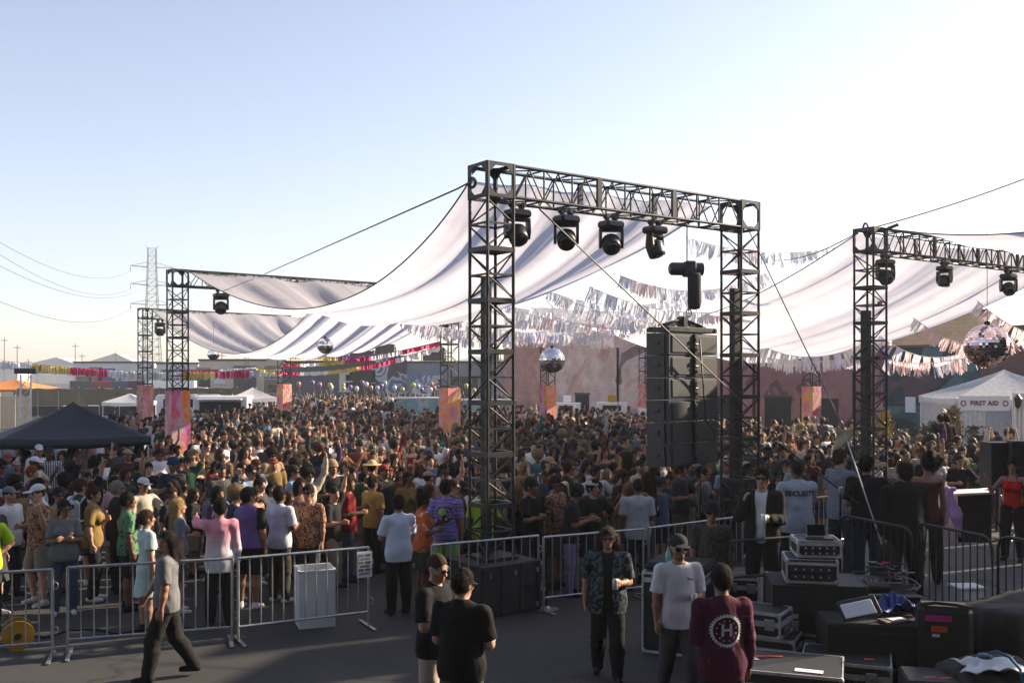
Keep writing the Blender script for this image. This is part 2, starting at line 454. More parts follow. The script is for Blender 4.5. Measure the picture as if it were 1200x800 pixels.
# ballast crate under the main tower
c = empty('ballast_crate', T1, BRZ); tag(c, 'black plywood ballast crate under the tall truss tower', 'crate')
W, Hc = 1.06, .755
m = MB().bbox((0, 0, Hc/2+.01), (W, W, Hc-.02), .012); m.build('crate_body', M['black_wood'], c)
for sx in (-1, 1):
    for x in (-.48, -.17, .17, .48):
        block('batten', (x, sx*(W/2+.009), Hc/2), (.055, .018, Hc-.06), M['black_wood'], c)
        block('batten', (sx*(W/2+.009), x, Hc/2), (.018, .055, Hc-.06), M['black_wood'], c)
MB().tube((.25, -W/2-.014, .36), (.25, -W/2+.01, .36), .085, 20).build('round_port', M['rubber'], c)
MB().tube((.25, -W/2-.018, .36), (.25, -W/2-.012, .36), .06, 20).build('port_recess', M['lens'], c)
for x, z in ((-.4, .62), (.45, .62), (-.4, .12), (.45, .12), (.05, .62)):
    block('steel_bracket', (x, -W/2-.022, z), (.035, .008, .07), M['steel'], c)
o = empty('outrigger', (.62, -.56, 0), 0, c)
MB().tube((0, 0, .01), (0, 0, .62), .02, 8).tube((0, 0, .6), (-.12, .05, .62), .018, 8).build('jack_post', M['truss_wear'], o)
MB().lathe([(.17, 0.0), (.17, .012), (.05, .03), (.03, .06)], 14).build('jack_foot', M['steel'], o)

# guy wires and slings
def wire(name, pts, r, label, mt='wire', sag=0.0):
    pts = [Vector(p) for p in pts]
    if len(pts) == 2:
        a, b = pts; pts = [a.lerp(b, t/14)-Vector((0, 0, sag*4*(t/14)*(1-t/14))) for t in range(15)]
    o = MB().path(pts, r, 6).build(name, M[mt], None, smooth=True); tag(o, label, 'cable'); return o
top = lambda T, dx=0, dz=0: T+B1*dx+Vector((0, 0, ZT+dz))
wire('guy_wire', [top(T1, -.3, -.25), top(T1, -.6, -.42), P(310, 321, 31)], .013, 'steel guy wire running left from the tall tower top', sag=.3)
wire('guy_wire', [P(632, 245, 14.75), T2+Vector((.1, -.3, 2.9))], .012, 'steel guy wire crossing diagonally in front of the speaker array')
wire('guy_wire', [top(T2, .25, -.5), P(992, 508, 13.6)], .011, 'thin guy wire sloping down right of the second tower')
wire('guy_wire', [top(T3, .1, .03), P(1205, 208, 20.5)], .014, 'guy wire rising right from the right truss portal', sag=.05)
wire('guy_wire', [top(T3, -.2, .0), P(905, 305, 30)], .014, 'guy wire running left from the right truss portal', sag=.2)
for T, lb in ((top(T1, -.30, -.28), 'black shackle sling at the tall tower top'), (top(T3, -.1, .06), 'black ratchet sling on the right portal top')):
    o = MB().path([T+Vector((.05*math.cos(a)-.04, .02*math.sin(2*a), .07*math.sin(a)-.02)) for a in np.linspace(0, 6.28, 16)], .024, 6).build('sling', M['cable'], None, smooth=True)
    tag(o, lb, 'sling')
MB().bbox((0, 0, 0), (.75, .06, .06), .02)
def bar_thing(name, a, b, r, mt, label, cat):
    m = MB().tube(a, b, r, 10); o = m.build(name, M[mt], None, smooth=False); tag(o, label, cat); return o
bar_thing('turnbuckle', P(1040, 268, 21.4), P(1053, 263, 21.3), .035, 'cable', 'black turnbuckle on the wire above the right portal', 'turnbuckle')

# ------------------------------------------------------------------ shade cloths
def cloth_mat():
    m, nt, b = newmat('white_shade_cloth'); nt.nodes.remove(b); out = nt.nodes['Material Output']
    tc = nt.nodes.new('ShaderNodeTexCoord')
    n = noise(nt, 1.2, 4, .6)
    c = ramp(nt, n, [(.3, (.68, .665, .73)), (.7, (.74, .725, .78))])
    d = nt.nodes.new('ShaderNodeBsdfDiffuse'); t = nt.nodes.new('ShaderNodeBsdfTranslucent'); mx = nt.nodes.new('ShaderNodeMixShader')
    mx.inputs[0].default_value = .62
    uvn = nt.nodes.new('ShaderNodeUVMap'); sp_ = nt.nodes.new('ShaderNodeSeparateXYZ'); nt.links.new(uvn.outputs[0], sp_.inputs[0])
    def lines(o_, per, wd):
        a = N(nt, 'ShaderNodeMath', operation='MULTIPLY'); a.inputs[1].default_value = per; nt.links.new(o_, a.inputs[0])
        b_ = N(nt, 'ShaderNodeMath', operation='FRACT'); nt.links.new(a.outputs[0], b_.inputs[0]); return ramp(nt, b_.outputs[0], [(0, 1.0), (wd, 0.0)])
    seam = mix(nt, lines(sp_.outputs[0], 4.0, .012), lines(sp_.outputs[1], 9.0, .012), 1.0, 'ADD')
    c = mix(nt, c, (.52, .50, .54), mix(nt, (0, 0, 0), seam, .55))
    c = mix(nt, c, ramp(nt, noise(nt, .7, 5, .7), [(.30, (.90, .885, .88)), (.5, (1, 1, 1))]), 1.0, 'MULTIPLY')
    nt.links.new(c, d.inputs[0]); nt.links.new(c, t.inputs[0])
    w = nt.nodes.new('ShaderNodeTexWave'); w.inputs['Scale'].default_value = 14; w.inputs['Distortion'].default_value = 1.0
    nt.links.new(tc.outputs['UV'], w.inputs['Vector'])
    bp = nt.nodes.new('ShaderNodeBump'); bp.inputs['Strength'].default_value = .12; bp.inputs['Distance'].default_value = .02
    nt.links.new(noise(nt, 9, 4, .6), bp.inputs['Height'])
    nt.links.new(bp.outputs[0], d.inputs['Normal']); nt.links.new(bp.outputs[0], t.inputs['Normal'])
    nt.links.new(d.outputs[0], mx.inputs[1]); nt.links.new(t.outputs[0], mx.inputs[2]); nt.links.new(mx.outputs[0], out.inputs[0])
    return m
M['cloth'] = cloth_mat()
M['hem'] = mat('dark_hem_rope', (.05, .045, .05), .8, 0, .2, 10)
def sail(name, c00, c10, c01, c11, sags, label, folds=7, amp=.16, nu=70, nv=90, seed=1, skew=1.0, belly=None):
    """cloth strip: u runs across (c00->c10 near end, c01->c11 far end), v along the drop; sags = (edge0, middle, edge1)"""
    r = random.Random(seed); ph = [r.uniform(0, 6.28) for _ in range(8)]; wob = [r.uniform(.6, 1.4) for _ in range(8)]
    V = []; F = []
    for j in range(nv+1):
        v = j/nv
        for i in range(nu+1):
            u = i/nu
            p = c00.lerp(c10, u).lerp(c01.lerp(c11, u), v)
            s0, s1, s2 = sags
            S = s0*(1-u)*(1-2*u)+s1*4*u*(1-u)+s2*u*(2*u-1)
            vv = v**skew
            z = S*4*vv*(1-vv)
            e = 1.0-.35*math.sin(math.pi*v)                      # folds are tighter near the clamped ends
            uw = u+.05*math.sin(2.6*v*math.pi+ph[3])
            fo = math.sin(uw*folds*6.28+ph[0]+.8*math.sin(uw*9+ph[1]))
            fo = (abs(fo)**.6)*(1 if fo > 0 else -.5)
            fo2 = math.sin(uw*folds*14.5+ph[2]+3*v)*.16+.10*math.sin(uw*folds*41+ph[4]+5*v)*(1-min(1, 4*v, 4*(1-v)))
            edge = min(1, 7*u, 7*(1-u))
            p = p-Vector((0, 0, z+1.25*amp*e*(fo+fo2)*(.25+.75*edge)*min(1, 9*v+.25, 9*(1-v)+.25)))
            # slack edges pull inwards between the corners
            inw = .55*4*v*(1-v)
            p = p+(c10-c00).normalized()*inw*(1-2*u)
            V.append(p)
    for j in range(nv):
        for i in range(nu):
            a = j*(nu+1)+i; F.append((a, a+1, a+nu+2, a+nu+1))
    me = mesh(name, V, F, True, M['cloth'])
    uv = me.uv_layers.new(name='UVMap'); li = np.empty(len(me.loops), np.int32); me.loops.foreach_get('vertex_index', li); uv.data.foreach_set('uv', np.stack([(li % (nu+1))/nu, (li//(nu+1))/nv], 1).astype(np.float32).ravel())
    o = mobj(name, me); tag(o, label, 'shade cloth', 'white shade cloths over the crowd')
    for i in (0, nu):
        pts = [V[j*(nu+1)+i] for j in range(nv+1)]
        MB().path(pts, .014, 5).build('hem_rope', M['hem'], o, smooth=True)
    return o
tp = lambda T, dz=-.06: T+Vector((0, 0, ZT+dz))
sail('shade_cloth', tp(T1+B1*-.2+B2*.3, -.2), tp(T2-B1*.45+B2*.3), tp(T5+B1*.35-B2*.1), tp(T7), (1.5, 1.75, .95), 'large white shade cloth hung from the tall truss portal towards the left', 3.2, .12, seed=3, skew=.93)
bm_ = T5.lerp(T7, .52)
sail('shade_cloth', tp(bm_), tp(T7+B1*.6), tp(T6+B1*.3), tp(T8+B1*2), (2.2, 2.3, 1.9), 'lower white shade cloth between the left portals, behind a mirror ball', 5.2, .15, seed=5)
sail('shade_cloth', tp(T3+B2*.3), tp(T4+B2*.3), tp(T9+B1*-1.0), tp(T9+B1*9), (1.45, 2.45, 2.2), 'broad white shade cloth from the right portal across to the brick wall', 3.0, .14, seed=8)
S1, S2 = Vector((13.2, 16.6, 7.7)), Vector((20.5, 22.0, 7.7))
sail('shade_cloth', tp(T3-B2*.25, .0), tp(T4-B2*.25, .0), S1, S2, (.75, .9, .75), 'white shade cloth above the right truss beam, rising to the right', 4.0, .09, seed=9)
sail('shade_cloth', P(470, 352, 50)+Vector((0, 0, .2)), P(640, 352, 46), P(560, 372, 66), P(770, 378, 62), (1.3, 1.5, 1.0), 'distant white shade cloth seen under the main cloth behind garlands', 4.0, .12, 40, 50, seed=12)

# ------------------------------------------------------------------ tassel garlands
def tassel_mat(name, c):
    m, nt, b = newmat(name); nt.nodes.remove(b); out = nt.nodes['Material Output']
    d = nt.nodes.new('ShaderNodeBsdfDiffuse'); t = nt.nodes.new('ShaderNodeBsdfTranslucent'); mx = nt.nodes.new('ShaderNodeMixShader'); mx.inputs[0].default_value = .55
    col = ramp(nt, noise(nt, 7, 3, .6), [(.35, tuple(x*.8 for x in c)), (.65, c)])
    nt.links.new(col, d.inputs[0]); nt.links.new(col, t.inputs[0])
    nt.links.new(d.outputs[0], mx.inputs[1]); nt.links.new(t.outputs[0], mx.inputs[2]); nt.links.new(mx.outputs[0], out.inputs[0]); return m
TM = [tassel_mat('white_fringe', (.88, .87, .88)), tassel_mat('silver_grey_fringe', (.74, .74, .77)), tassel_mat('pale_pink_fringe', (.84, .66, .66)), tassel_mat('lavender_fringe', (.76, .74, .86))]
def fringe_mesh(w, h, n, mt, seed):
    """a hanging panel of thin strips, each slightly turned"""
    r = random.Random(seed); m = MB()
    for k in range(n):
        x = -w/2+w*(k+.5)/n; ww = w/n*r.uniform(1.0, 1.3)/2; a = r.uniform(-.4, .4); L = h*r.uniform(.78, 1.08)
        dx, dy = ww*math.cos(a), ww*math.sin(a); y0 = r.uniform(-.012, .012); ob = r.uniform(-.03, .03)
        vs = []
        for q in range(4):
            t = q/3; xx = x+ob*t*t; yy = y0+.03*math.sin(t*3+k)*t
            vs += [(xx-dx, yy-dy, -L*t), (xx+dx, yy+dy, -L*t)]
        m.add(vs, [(2*q, 2*q+1, 2*q+3, 2*q+2) for q in range(3)])
    return m.mesh('fringe_panel', mt)
FR = {(k, s): fringe_mesh(.50, .40, 12, TM[k], 10*k+s) for k in range(4) for s in range(3)}
def garland(a, b, n, sag, label, pal=(0, 0, 1, 2), sc=1.0, group='fringe garlands strung under the cloths', gap=.10):
    r = random.Random(int(a.x*100+b.y*7)); L = (b-a).length; root = empty('fringe_garland', a)
    tag(root, label, 'garland', group)
    at = lambda t: a.lerp(b, t)-Vector((0, 0, sag*4*t*(1-t)))
    MB().path([at(t/24)-a for t in range(25)], .012, 5).build('cord', M['white_plastic'], root)
    w = L/n
    for k in range(n):
        t = (k+.5)/n; p = at(t)-a; d = at(min(1, t+.02))-at(max(0, t-.02))
        rz = math.atan2(d.y, d.x)
        mobj('fringe_panel', FR[(r.choice(pal), r.randrange(3))], root, p, (r.uniform(-.35, .35), r.uniform(-.08, .08)-math.asin(max(-1, min(1, d.z/d.length)))*1.0, rz+r.uniform(-.35, .35)), (w*(1-gap)/.5*r.uniform(.8, 1.1), r.uniform(.6, 2.5), sc*r.uniform(.75, 1.2)))
garland(P(803, 278, 26), P(1004, 284, 29), 12, .35, 'white fringe garland hanging behind the second tower top')
garland(P(726, 322, 27), P(900, 318, 30), 9, .5, 'white fringe garland above the speaker array hoist')
garland(P(690, 335, 29), P(905, 352, 30), 12, .55, 'greyish pink fringe garland just over the speaker array', (1, 2, 0))
garland(P(655, 346, 31), P(850, 378, 33), 12, .4, 'grey fringe garland right of the tall tower, third row', (1, 0, 1))
garland(P(603, 362, 32), P(770, 372, 34), 11, .35, 'white and pink fringe garland right of the tall tower, fourth row', (0, 2, 1))
garland(P(470, 372, 33), P(640, 388, 35), 12, .25, 'silvery fringe garland behind the tall tower, upper row', (1, 0, 3))
garland(P(476, 380, 37), P(770, 378, 38), 18, .45, 'long silver fringe garland behind the tall tower, lower row', (1, 0, 3, 2))
garland(P(540, 396, 40), P(780, 368, 40), 15, .35, 'pinkish fringe garland above the centre mirror ball', (0, 2, 2, 1))
garland(P(560, 352, 42), P(800, 356, 44), 16, .5, 'pale fringe garland high behind the tall tower and hoist', (0, 0, 3))
garland(P(590, 372, 45), P(850, 366, 46), 18, .5, 'pale lavender fringe garland behind the speaker array top', (0, 3, 0, 2))
garland(P(500, 366, 41), P(720, 396, 43), 15, .3, 'white fringe garland sloping down right behind the tall tower', (0, 0, 1, 3))
garland(P(640, 340, 36), P(830, 338, 38), 12, .6, 'thin white fringe garland under the tall portal lights', (0, 0, 3))
garland(P(838, 402, 36), P(1008, 418, 33), 16, .35, 'white fringe garland under the broad cloth right of the second tower', (0, 3, 0))
garland(P(880, 398, 33), P(1012, 402, 31), 11, .5, 'bluish white fringe garland drooping left of the right tower', (0, 3))
garland(P(1030, 392, 31), P(1160, 398, 28), 12, .6, 'pink and white fringe garland left of the big mirror ball', (0, 2, 3))
garland(P(1036, 420, 30), P(1215, 378, 26), 15, .5, 'white pink fringe garland behind the big mirror ball', (0, 3, 2))
garland(P(1070, 372, 27), P(1150, 408, 27), 7, .15, 'short fringe garland sloping down to the big mirror ball', (0, 2))
garland(P(1145, 352, 26), P(1210, 392, 25), 6, .1, 'short fringe garland at the right edge over the mirror ball', (0, 2))
# metallic fringe garlands far left, in coloured lengths
FM = {'silver': mat('silver_foil_fringe', (.75, .75, .80), .35, .2, .25, 5), 'gold': mat('gold_foil_fringe', (.70, .55, .16), .35, .2, .3, 5),
      'pink': mat('magenta_foil_fringe', (.62, .03, .14), .4, .1, .25, 5), 'purple': mat('purple_foil_fringe', (.22, .08, .30), .4, .1, .25, 5)}
def foil_garland(a, b, segs, h, label, sag=.4):
    root = empty('foil_garland', a); tag(root, label, 'garland', 'foil fringe garlands across the far lot')
    n = len(segs); at = lambda t: a.lerp(b, t)-Vector((0, 0, sag*4*t*(1-t)))
    MB().path([at(t/24)-a for t in range(25)], .015, 5).build('cord', M['wire'], root)
    for k, cname in enumerate(segs):
        m = MB(); q = 40; r = random.Random(k)
        for j in range(q):
            t = (k+(j+.5)/q)/n; p = at(t)-a; d = (b-a).normalized(); w = (b-a).length/n/q*.5; L = h*r.uniform(.75, 1.1); s_ = Vector((-d.y, d.x, 0))*r.uniform(-.08, .08)
            m.add([p-d*w-s_, p+d*w+s_, p+d*w+s_-Vector((0, 0, L)), p-d*w-s_-Vector((0, 0, L))], [(0, 1, 2, 3)])
        m.build('fringe_length', FM[cname], root)
foil_garland(P(-10, 421, 52), P(330, 432, 58), ['silver', 'gold', 'pink', 'silver', 'silver', 'gold', 'pink', 'silver'], .42, 'long gold, magenta and silver foil garland across the far left')
foil_garland(P(30, 434, 56), P(300, 430, 60), ['purple', 'purple', 'silver', 'purple', 'pink', 'silver'], .12, 'thin purple foil garland below the gold one at the far left', .2)
foil_garland(P(330, 426, 56), P(516, 400, 37), ['pink', 'silver', 'gold', 'pink', 'silver', 'pink'], .17, 'foil garland rising right to the banner tower, upper', .25)
foil_garland(P(300, 431, 58), P(516, 405, 37.2), ['gold', 'pink', 'silver', 'gold', 'pink', 'silver'], .18, 'foil garland rising right to the banner tower, lower', .55)
foil_garland(P(330, 414, 60), P(470, 412, 55), ['gold', 'gold', 'purple', 'purple'], .26, 'gold and purple foil garland under the lower shade cloth', .2)

# ------------------------------------------------------------------ mirror balls
def mirror_mat():
    m, nt, b = newmat('mirror_tiles'); b.inputs['Metallic'].default_value = 1.0; b.inputs['Roughness'].default_value = .07
    b.inputs['Base Color'].default_value = (.86, .86, .88, 1); return m
M['mirror'] = mirror_mat(); M['pink_reflection_mirror'] = M['mirror'].copy(); M['pink_reflection_mirror'].node_tree.nodes['Principled BSDF'].inputs['Base Color'].default_value = (.88, .70, .70, 1)  # second copy has a pinkish reflection put into its base colour
def mirror_ball(c, r, label, nlat=22, hang=1.2, mt='mirror'):
    rd = random.Random(int(r*1000)); m = MB(); root = empty('mirror_ball', c); tag(root, label, 'mirror ball', 'mirror balls hung under the cloths')
    for i in range(nlat):
        t0, t1 = math.pi*(i+.06)/nlat, math.pi*(i+.94)/nlat; n = max(5, int(2*nlat*math.sin((t0+t1)/2)))
        for k in range(n):
            a0, a1 = 2*math.pi*(k+.04)/n, 2*math.pi*(k+.96)/n
            q = [Vector((math.sin(t)*math.cos(a), math.sin(t)*math.sin(a), math.cos(t))) for t, a in ((t0, a0), (t1, a0), (t1, a1), (t0, a1))]
            cc = (q[0]+q[1]+q[2]+q[3])/4; ax = Vector((rd.gauss(0, 1), rd.gauss(0, 1), rd.gauss(0, 1))).normalized(); R = Matrix.Rotation(rd.gauss(0, .10), 3, ax)
            m.add([(cc+R @ (x-cc))*r for x in q], [(0, 1, 2, 3)])
    tag(m.build('mirror_tile_skin', M[mt], root), kind='stuff')
    b = MB(); b.lathe([(max(.001, r*.985*math.sin(math.pi*k/16)), r*.985*math.cos(math.pi*k/16)) for k in range(17)][::-1], 32); b.build('core', M['alu'], root, smooth=True)
    MB().tube((0, 0, r*.97), (0, 0, r+.06), r*.13, 12).build('cap', M['truss'], root)
    MB().tube((0, 0, r+.05), (0, 0, r+hang), .008, 6).build('chain', M['wire'], root)
mirror_ball(P(381, 405, 37), .30, 'silver mirror ball under the lower left cloth', 20, 1.0)
mirror_ball(P(647, 422, 31), .40, 'silver mirror ball in front of the brick mural wall', 22, 1.3)
mirror_ball(P(1157, 405, 23.6), .52, 'big mirror ball hanging at the right above the first aid tent', 26, 2.3, 'pink_reflection_mirror')
mirror_ball(P(250, 415, 44), .26, 'small mirror ball beside the left truss portal', 18, 1.2)
mirror_ball(P(520, 379, 40), .22, 'small dark mirror ball among the silver fringe', 14, .8)
# ------------------------------------------------------------------ stage lights
def moving_head(loc, rz, label, tilt=0.0, yaw=0.0, s=1.0):
    """inverted moving head: clamp and base on top, yoke, round head below"""
    root = empty('stage_light', loc, rz); root.scale = (s, s, s); tag(root, label, 'stage light', 'moving head lights under the trusses')
    MB().bbox((-.09, 0, -.03), (.05, .08, .1), .012).bbox((.09, 0, -.03), (.05, .08, .1), .012).tube((-.09, -.05, .0), (-.09, .05, .0), .045, 10).tube((.09, -.05, .0), (.09, .05, .0), .045, 10).build('clamp', M['truss_wear'], root)
    MB().bbox((0, 0, -.135), (.38, .30, .12), .035).bbox((0, 0, -.19), (.22, .22, .05), .02).build('base', M['black_plastic'], root)
    y = empty('yoke_pivot', (0, 0, -.2), yaw, root) if False else None
    m = MB()
    for sx in (-1, 1):
        m.prism([(-.055, -.20), (.055, -.20), (.075, -.40), (.04, -.52), (-.04, -.52), (-.075, -.40)], .045, 0, sx*.178-.0225)
    m.bbox((0, 0, -.225), (.37, .12, .05), .015)
    m.build('yoke', M['black_plastic'], root, rot=(0, 0, yaw))
    prof = [(.05, .13), (.10, .12), (.135, .07), (.148, 0), (.150, -.10), (.142, -.145), (.125, -.155)]
    R = Matrix.Rotation(yaw, 4, 'Z') @ Matrix.Translation((0, 0, -.44)) @ Matrix.Rotation(tilt, 4, 'X')
    h = MB().lathe(prof[::-1], 22).build('head', M['black_plastic'], root, smooth=True); h.matrix_local = R
    MB().lathe([(.0005, -.162), (.06, -.166), (.112, -.157), (.112, -.150)], 22).build('lens', M['lens'], h, smooth=True)
    m = MB()
    for k in range(5): m.lathe([(.146, -.07+.03*k), (.153, -.065+.03*k), (.153, -.057+.03*k), (.146, -.052+.03*k)], 22)
    m.build('cooling_fins', M['truss_wear'], h)
    return root
zb = ZT-TW-.035
def on_beam(A, t, off=0): return A+B1*t+B2*off+Vector((0, 0, zb))
moving_head(on_beam(T1, .48), BRZ, 'moving head light just inside the tall tower', -.7, -.3)
moving_head(on_beam(T1, 1.45), BRZ, 'second moving head light from the tall tower', -.95, -.65)
moving_head(on_beam(T1, 2.40), BRZ, 'third moving head light from the tall tower', -.9, -.6)
moving_head(on_beam(T1, 3.40), BRZ, 'fourth moving head light, next to the chain hoist', -.35, .3)
moving_head(on_beam(T3, .55), BRZ, 'moving head light inside the right portal tower', -.6, -.5)
moving_head(on_beam(T3, 2.89), BRZ, 'narrow moving head light on the right portal beam', .2, 1.5, .9)
moving_head(on_beam(T3, 5.78), BRZ, 'round moving head light on the right beam near the picture edge', -1.0, -.75)
a = T7-T5; a.normalize()
moving_head(T5+a*1.35+Vector((0, 0, zb)), BRZ, 'moving head light under the left portal beam', -.7, -.5, 1.15)
a = T8-T6; a.normalize()
moving_head(T6+a*.75+Vector((0, 0, zb)), BRZ, 'moving head light under the far left portal beam', .1, .2, 1.2)

# ------------------------------------------------------------------ line array on its chain hoist
AC = T1+B1*4.20
hz = empty('chain_hoist', (AC.x, AC.y, 0), math.radians(8)); tag(hz, 'black electric chain hoist with chain bag above the speaker array', 'hoist')
zc = PZ(315, 17.45)
MB().tube((-.30, 0, zc), (.26, 0, zc), .115, 16).tube((-.335, 0, zc), (-.30, 0, zc), .085, 16, .115).build('motor_body', M['black_plastic'], hz)
MB().bbox((.02, 0, zc), (.2, .28, .27), .03).build('gear_housing', M['truss_wear'], hz)
MB().lathe([(.02, zc-.72), (.10, zc-.70), (.118, zc-.62), (.118, zc-.12), (.1, zc-.08)], 16, (.08, -.10, 0)).build('chain_bag', M['black_cloth'], hz, smooth=True)
MB().tube((-.02, 0, zc+.1), (-.02, 0, ZT-TW), .012, 6).build('steel_sling', M['wire'], hz)
MB().tube((.02, .03, zc-.1), (.02, .03, 4.62), .010, 6).tube((.16, .03, zc-.1), (.16, .03, 4.62), .006, 6).build('load_chain', M['wire'], hz)
m = MB().path([(.02+.05*math.cos(t), .03, 4.60+.07*math.sin(t)) for t in np.linspace(0, 6.28, 14)], .014, 6); m.build('hook', M['steel'], hz, smooth=True)

AZ = math.radians(42)
la = empty('line_array', (AC.x-.11, AC.y-.05, 0), AZ); tag(la, 'hanging black line array of six stacked speaker cabinets', 'speaker array')
CW, CD, CH = 1.34, .50, .378
def cab_mesh():
    m = MB(); hx, hy = CW/2, CD/2
    f, bk = CH/2, CH/2-.010                     # cabinets taper to the rear (-Y side shows to the camera)
    vs = [(-hx, -hy, -bk), (hx, -hy, -bk), (hx, hy, -f), (-hx, hy, -f), (-hx, -hy, bk), (hx, -hy, bk), (hx, hy, f), (-hx, hy, f)]
    m.add(vs, [(0, 3, 2, 1), (4, 5, 6, 7), (0, 1, 5, 4), (1, 2, 6, 5), (2, 3, 7, 6), (3, 0, 4, 7)]); return m.mesh('cabinet_shell', M['cab'])
CAB = cab_mesh()
BACK = MB().bbox((0, 0, 0), (.54, .02, .30), .01).mesh('rear_panel', M['cab'])
HW = MB().bbox((0, 0, 0), (.075, .05, CH-.03), .008).bbox((-.02, -.035, .08), (.05, .03, .06), .006).bbox((.015, -.035, -.09), (.06, .03, .05), .006).tube((-.03, -.03, .0), (.05, -.03, .0), .014, 8).mesh('rigging_bar', M['truss_wear'])
SIDE = MB().bbox((0, 0, 0), (.03, .10, .33), .008).bbox((0, .14, .02), (.02, .12, .07), .01).mesh('side_rigging', M['truss_wear'])
GRL = MB().bbox((0, 0, 0), (CW-.05, .02, CH-.04), .006).mesh('front_grille', M['grille'])
ztop = PZ(391, 17.4); tilt = 0.0; p = Vector((0, 0, ztop))
for k in range(6):
    tl = [0, .015, .03, .05, .075, .10][k]
    c = p+Vector((0, 0, -CH/2)); R = Euler((-tl, 0, 0))
    cb = mobj('speaker_cabinet', CAB, la, c+Vector((0, .5*math.sin(tl)*.3, 0)), R)
    for sx in (-1, 1):
        mobj('rear_panel', BACK, cb, (sx*.335, -CD/2-.006, 0))
        mobj('side_rigging', SIDE, cb, (sx*(CW/2+.012), -.12, 0))
    mobj('rigging_bar', HW, cb, (0, -CD/2-.026, 0)); mobj('front_grille', GRL, cb, (0, CD/2+.008, 0))
    p = p+Vector((0, -.004-.03*tl, -CH-.005))
fb = MB().bbox((0, -CD/2+.06, ztop+.06), (CW+.04, .08, .09), .012).bbox((0, CD/2-.1, ztop+.06), (CW+.04, .08, .09), .012)
for sx in (-1, 1): fb.bbox((sx*(CW/2-.03), 0, ztop+.055), (.07, CD, .08), .01)
fb.build('bumper_frame', M['truss_wear'], la)
m = MB()
for sx in (-1, 1):
    for k in range(12):
        t = k/12; m.box((sx*(.08+.5*t), 0, ztop+.20-.09*t), (.028, .06, .09))
    m.tube((sx*.05, -.03, ztop+.25), (sx*.62, -.03, ztop+.13), .014, 6).tube((sx*.05, .03, ztop+.25), (sx*.62, .03, ztop+.13), .014, 6)
m.bbox((0, 0, ztop+.2), (.14, .16, .2), .02); m.build('lifting_arm', M['truss_wear'], la)
MB().path([(.1, -.3, ztop-.1), (.16, -.33, ztop-.9), (.2, -.36, ztop-1.5), (.42, -.38, ztop-1.72), (.36, -.37, ztop-2.0), (.05, -.36, ztop-2.4), (.02, -.34, .2)], .014, 6).build('signal_cable', M['cable'], la, smooth=True)

# ------------------------------------------------------------------ steel crowd barriers
def barrier(a, b, label, mt='steel', arch=False, h=1.1, group='crowd barriers', gap=.145):
    a = Vector(a); b = Vector(b); L = (b-a).length; rz = math.atan2(b.y-a.y, b.x-a.x)
    root = empty('crowd_barrier', a, rz); tag(root, label, 'barrier', group); mm = M[mt]; r = .019
    if arch:
        pts = [(0, 0, .12), (0, 0, h-.14), (.04, 0, h-.04), (.14, 0, h), (L-.14, 0, h), (L-.04, 0, h-.04), (L, 0, h-.14), (L, 0, .12), (L-.04, 0, .06)]
        MB().path(pts, r, 8).build('frame_tube', mm, root, smooth=True)
    else:
        for x in (0, L): bar('end_post', (x, 0, .03), (x, 0, h), r, mm, root)
        bar('top_rail', (0, 0, h), (L, 0, h), r, mm, root)
    bar('bottom_rail', (0, 0, .20), (L, 0, .20), r*.9, mm, root)
    n = int(L/gap)
    for k in range(1, n): bar('upright', (L*k/n, 0, .20), (L*k/n, 0, h), .0085, mm, root, 6)
    for x in (.02, L-.02):
        MB().bbox((x, 0, .02), (.05, .62, .012), .004).tube((x, -.29, .012), (x, .29, .012), .012, 6).build('foot', mm, root)
    for z in (.35, .9): MB().path([(L+.03+.035*math.cos(t), 0, z+.045*math.sin(t)) for t in np.linspace(-1.6, 1.6, 8)], .007, 5).build('hook', mm, root)
    return root
def gd(px, py): d = CAMZ*FPX/(py-HOR); return Vector((PX(px, d), d, 0))
q0, q1 = gd(79, 768), gd(272, 752); dl = (q1-q0).normalized()
barrier(q0-dl*2.25-Vector((0, .05, 0)), q0-dl*.12-Vector((.02, .08, 0)), 'steel crowd barrier at the bottom left corner')
barrier(q0, q1, 'steel crowd barrier behind the walking person in grey')
barrier(gd(279, 752), gd(432, 733), 'steel crowd barrier in front of the white bin')
barrier(Vector((PX(506, 14.1), 14.1, 0)), Vector((PX(631, 14.95), 14.95, 0)), 'steel crowd barrier behind the ballast crate')
barrier(Vector((PX(637, 14.8), 14.8, 0)), Vector((PX(754, 15.6), 15.6, 0)), 'steel crowd barrier between the crate and the upright road case')
barrier(Vector((PX(760, 15.7), 15.7, 0)), Vector((PX(870, 17.0), 17.0, 0)), 'steel crowd barrier behind the upright road case')
barrier(Vector((PX(890, 18.6), 18.6, 0)), Vector((PX(992, 20.2), 20.2, 0)), 'steel crowd barrier behind the people on the deck')
barrier(Vector((PX(1108, 20.6), 20.6, 0)), Vector((PX(1172, 21.3), 21.3, 0)), 'steel crowd barrier with a lavender scarf tied on it')
barrier(Vector((PX(1176, 21.3), 21.3, 0)), Vector((PX(1270, 22.0), 22.0, 0)), 'steel crowd barrier behind the person in red')
M['black_rail'] = mat('black_barrier_steel', (.02, .02, .021), .4, .4, .4, 8)
DK = .5   # height of the side-stage deck
def raised(o, z): o.location.z = z; return o
for (a_, b_, lb_) in (((4.36, 13.25), (4.84, 12.05), 'black arched barrier left of the tripod pole'), ((5.10, 12.55), (5.50, 11.40), 'black arched barrier behind the covered gear'), ((5.64, 11.55), (6.12, 10.3), 'black arched barrier at the right picture edge')):
    raised(barrier(Vector((*a_, 0)), Vector((*b_, 0)), lb_, 'black_rail', True, 1.15, 'black arched barriers', .11), DK if b_[1] > 11.0 else DK)

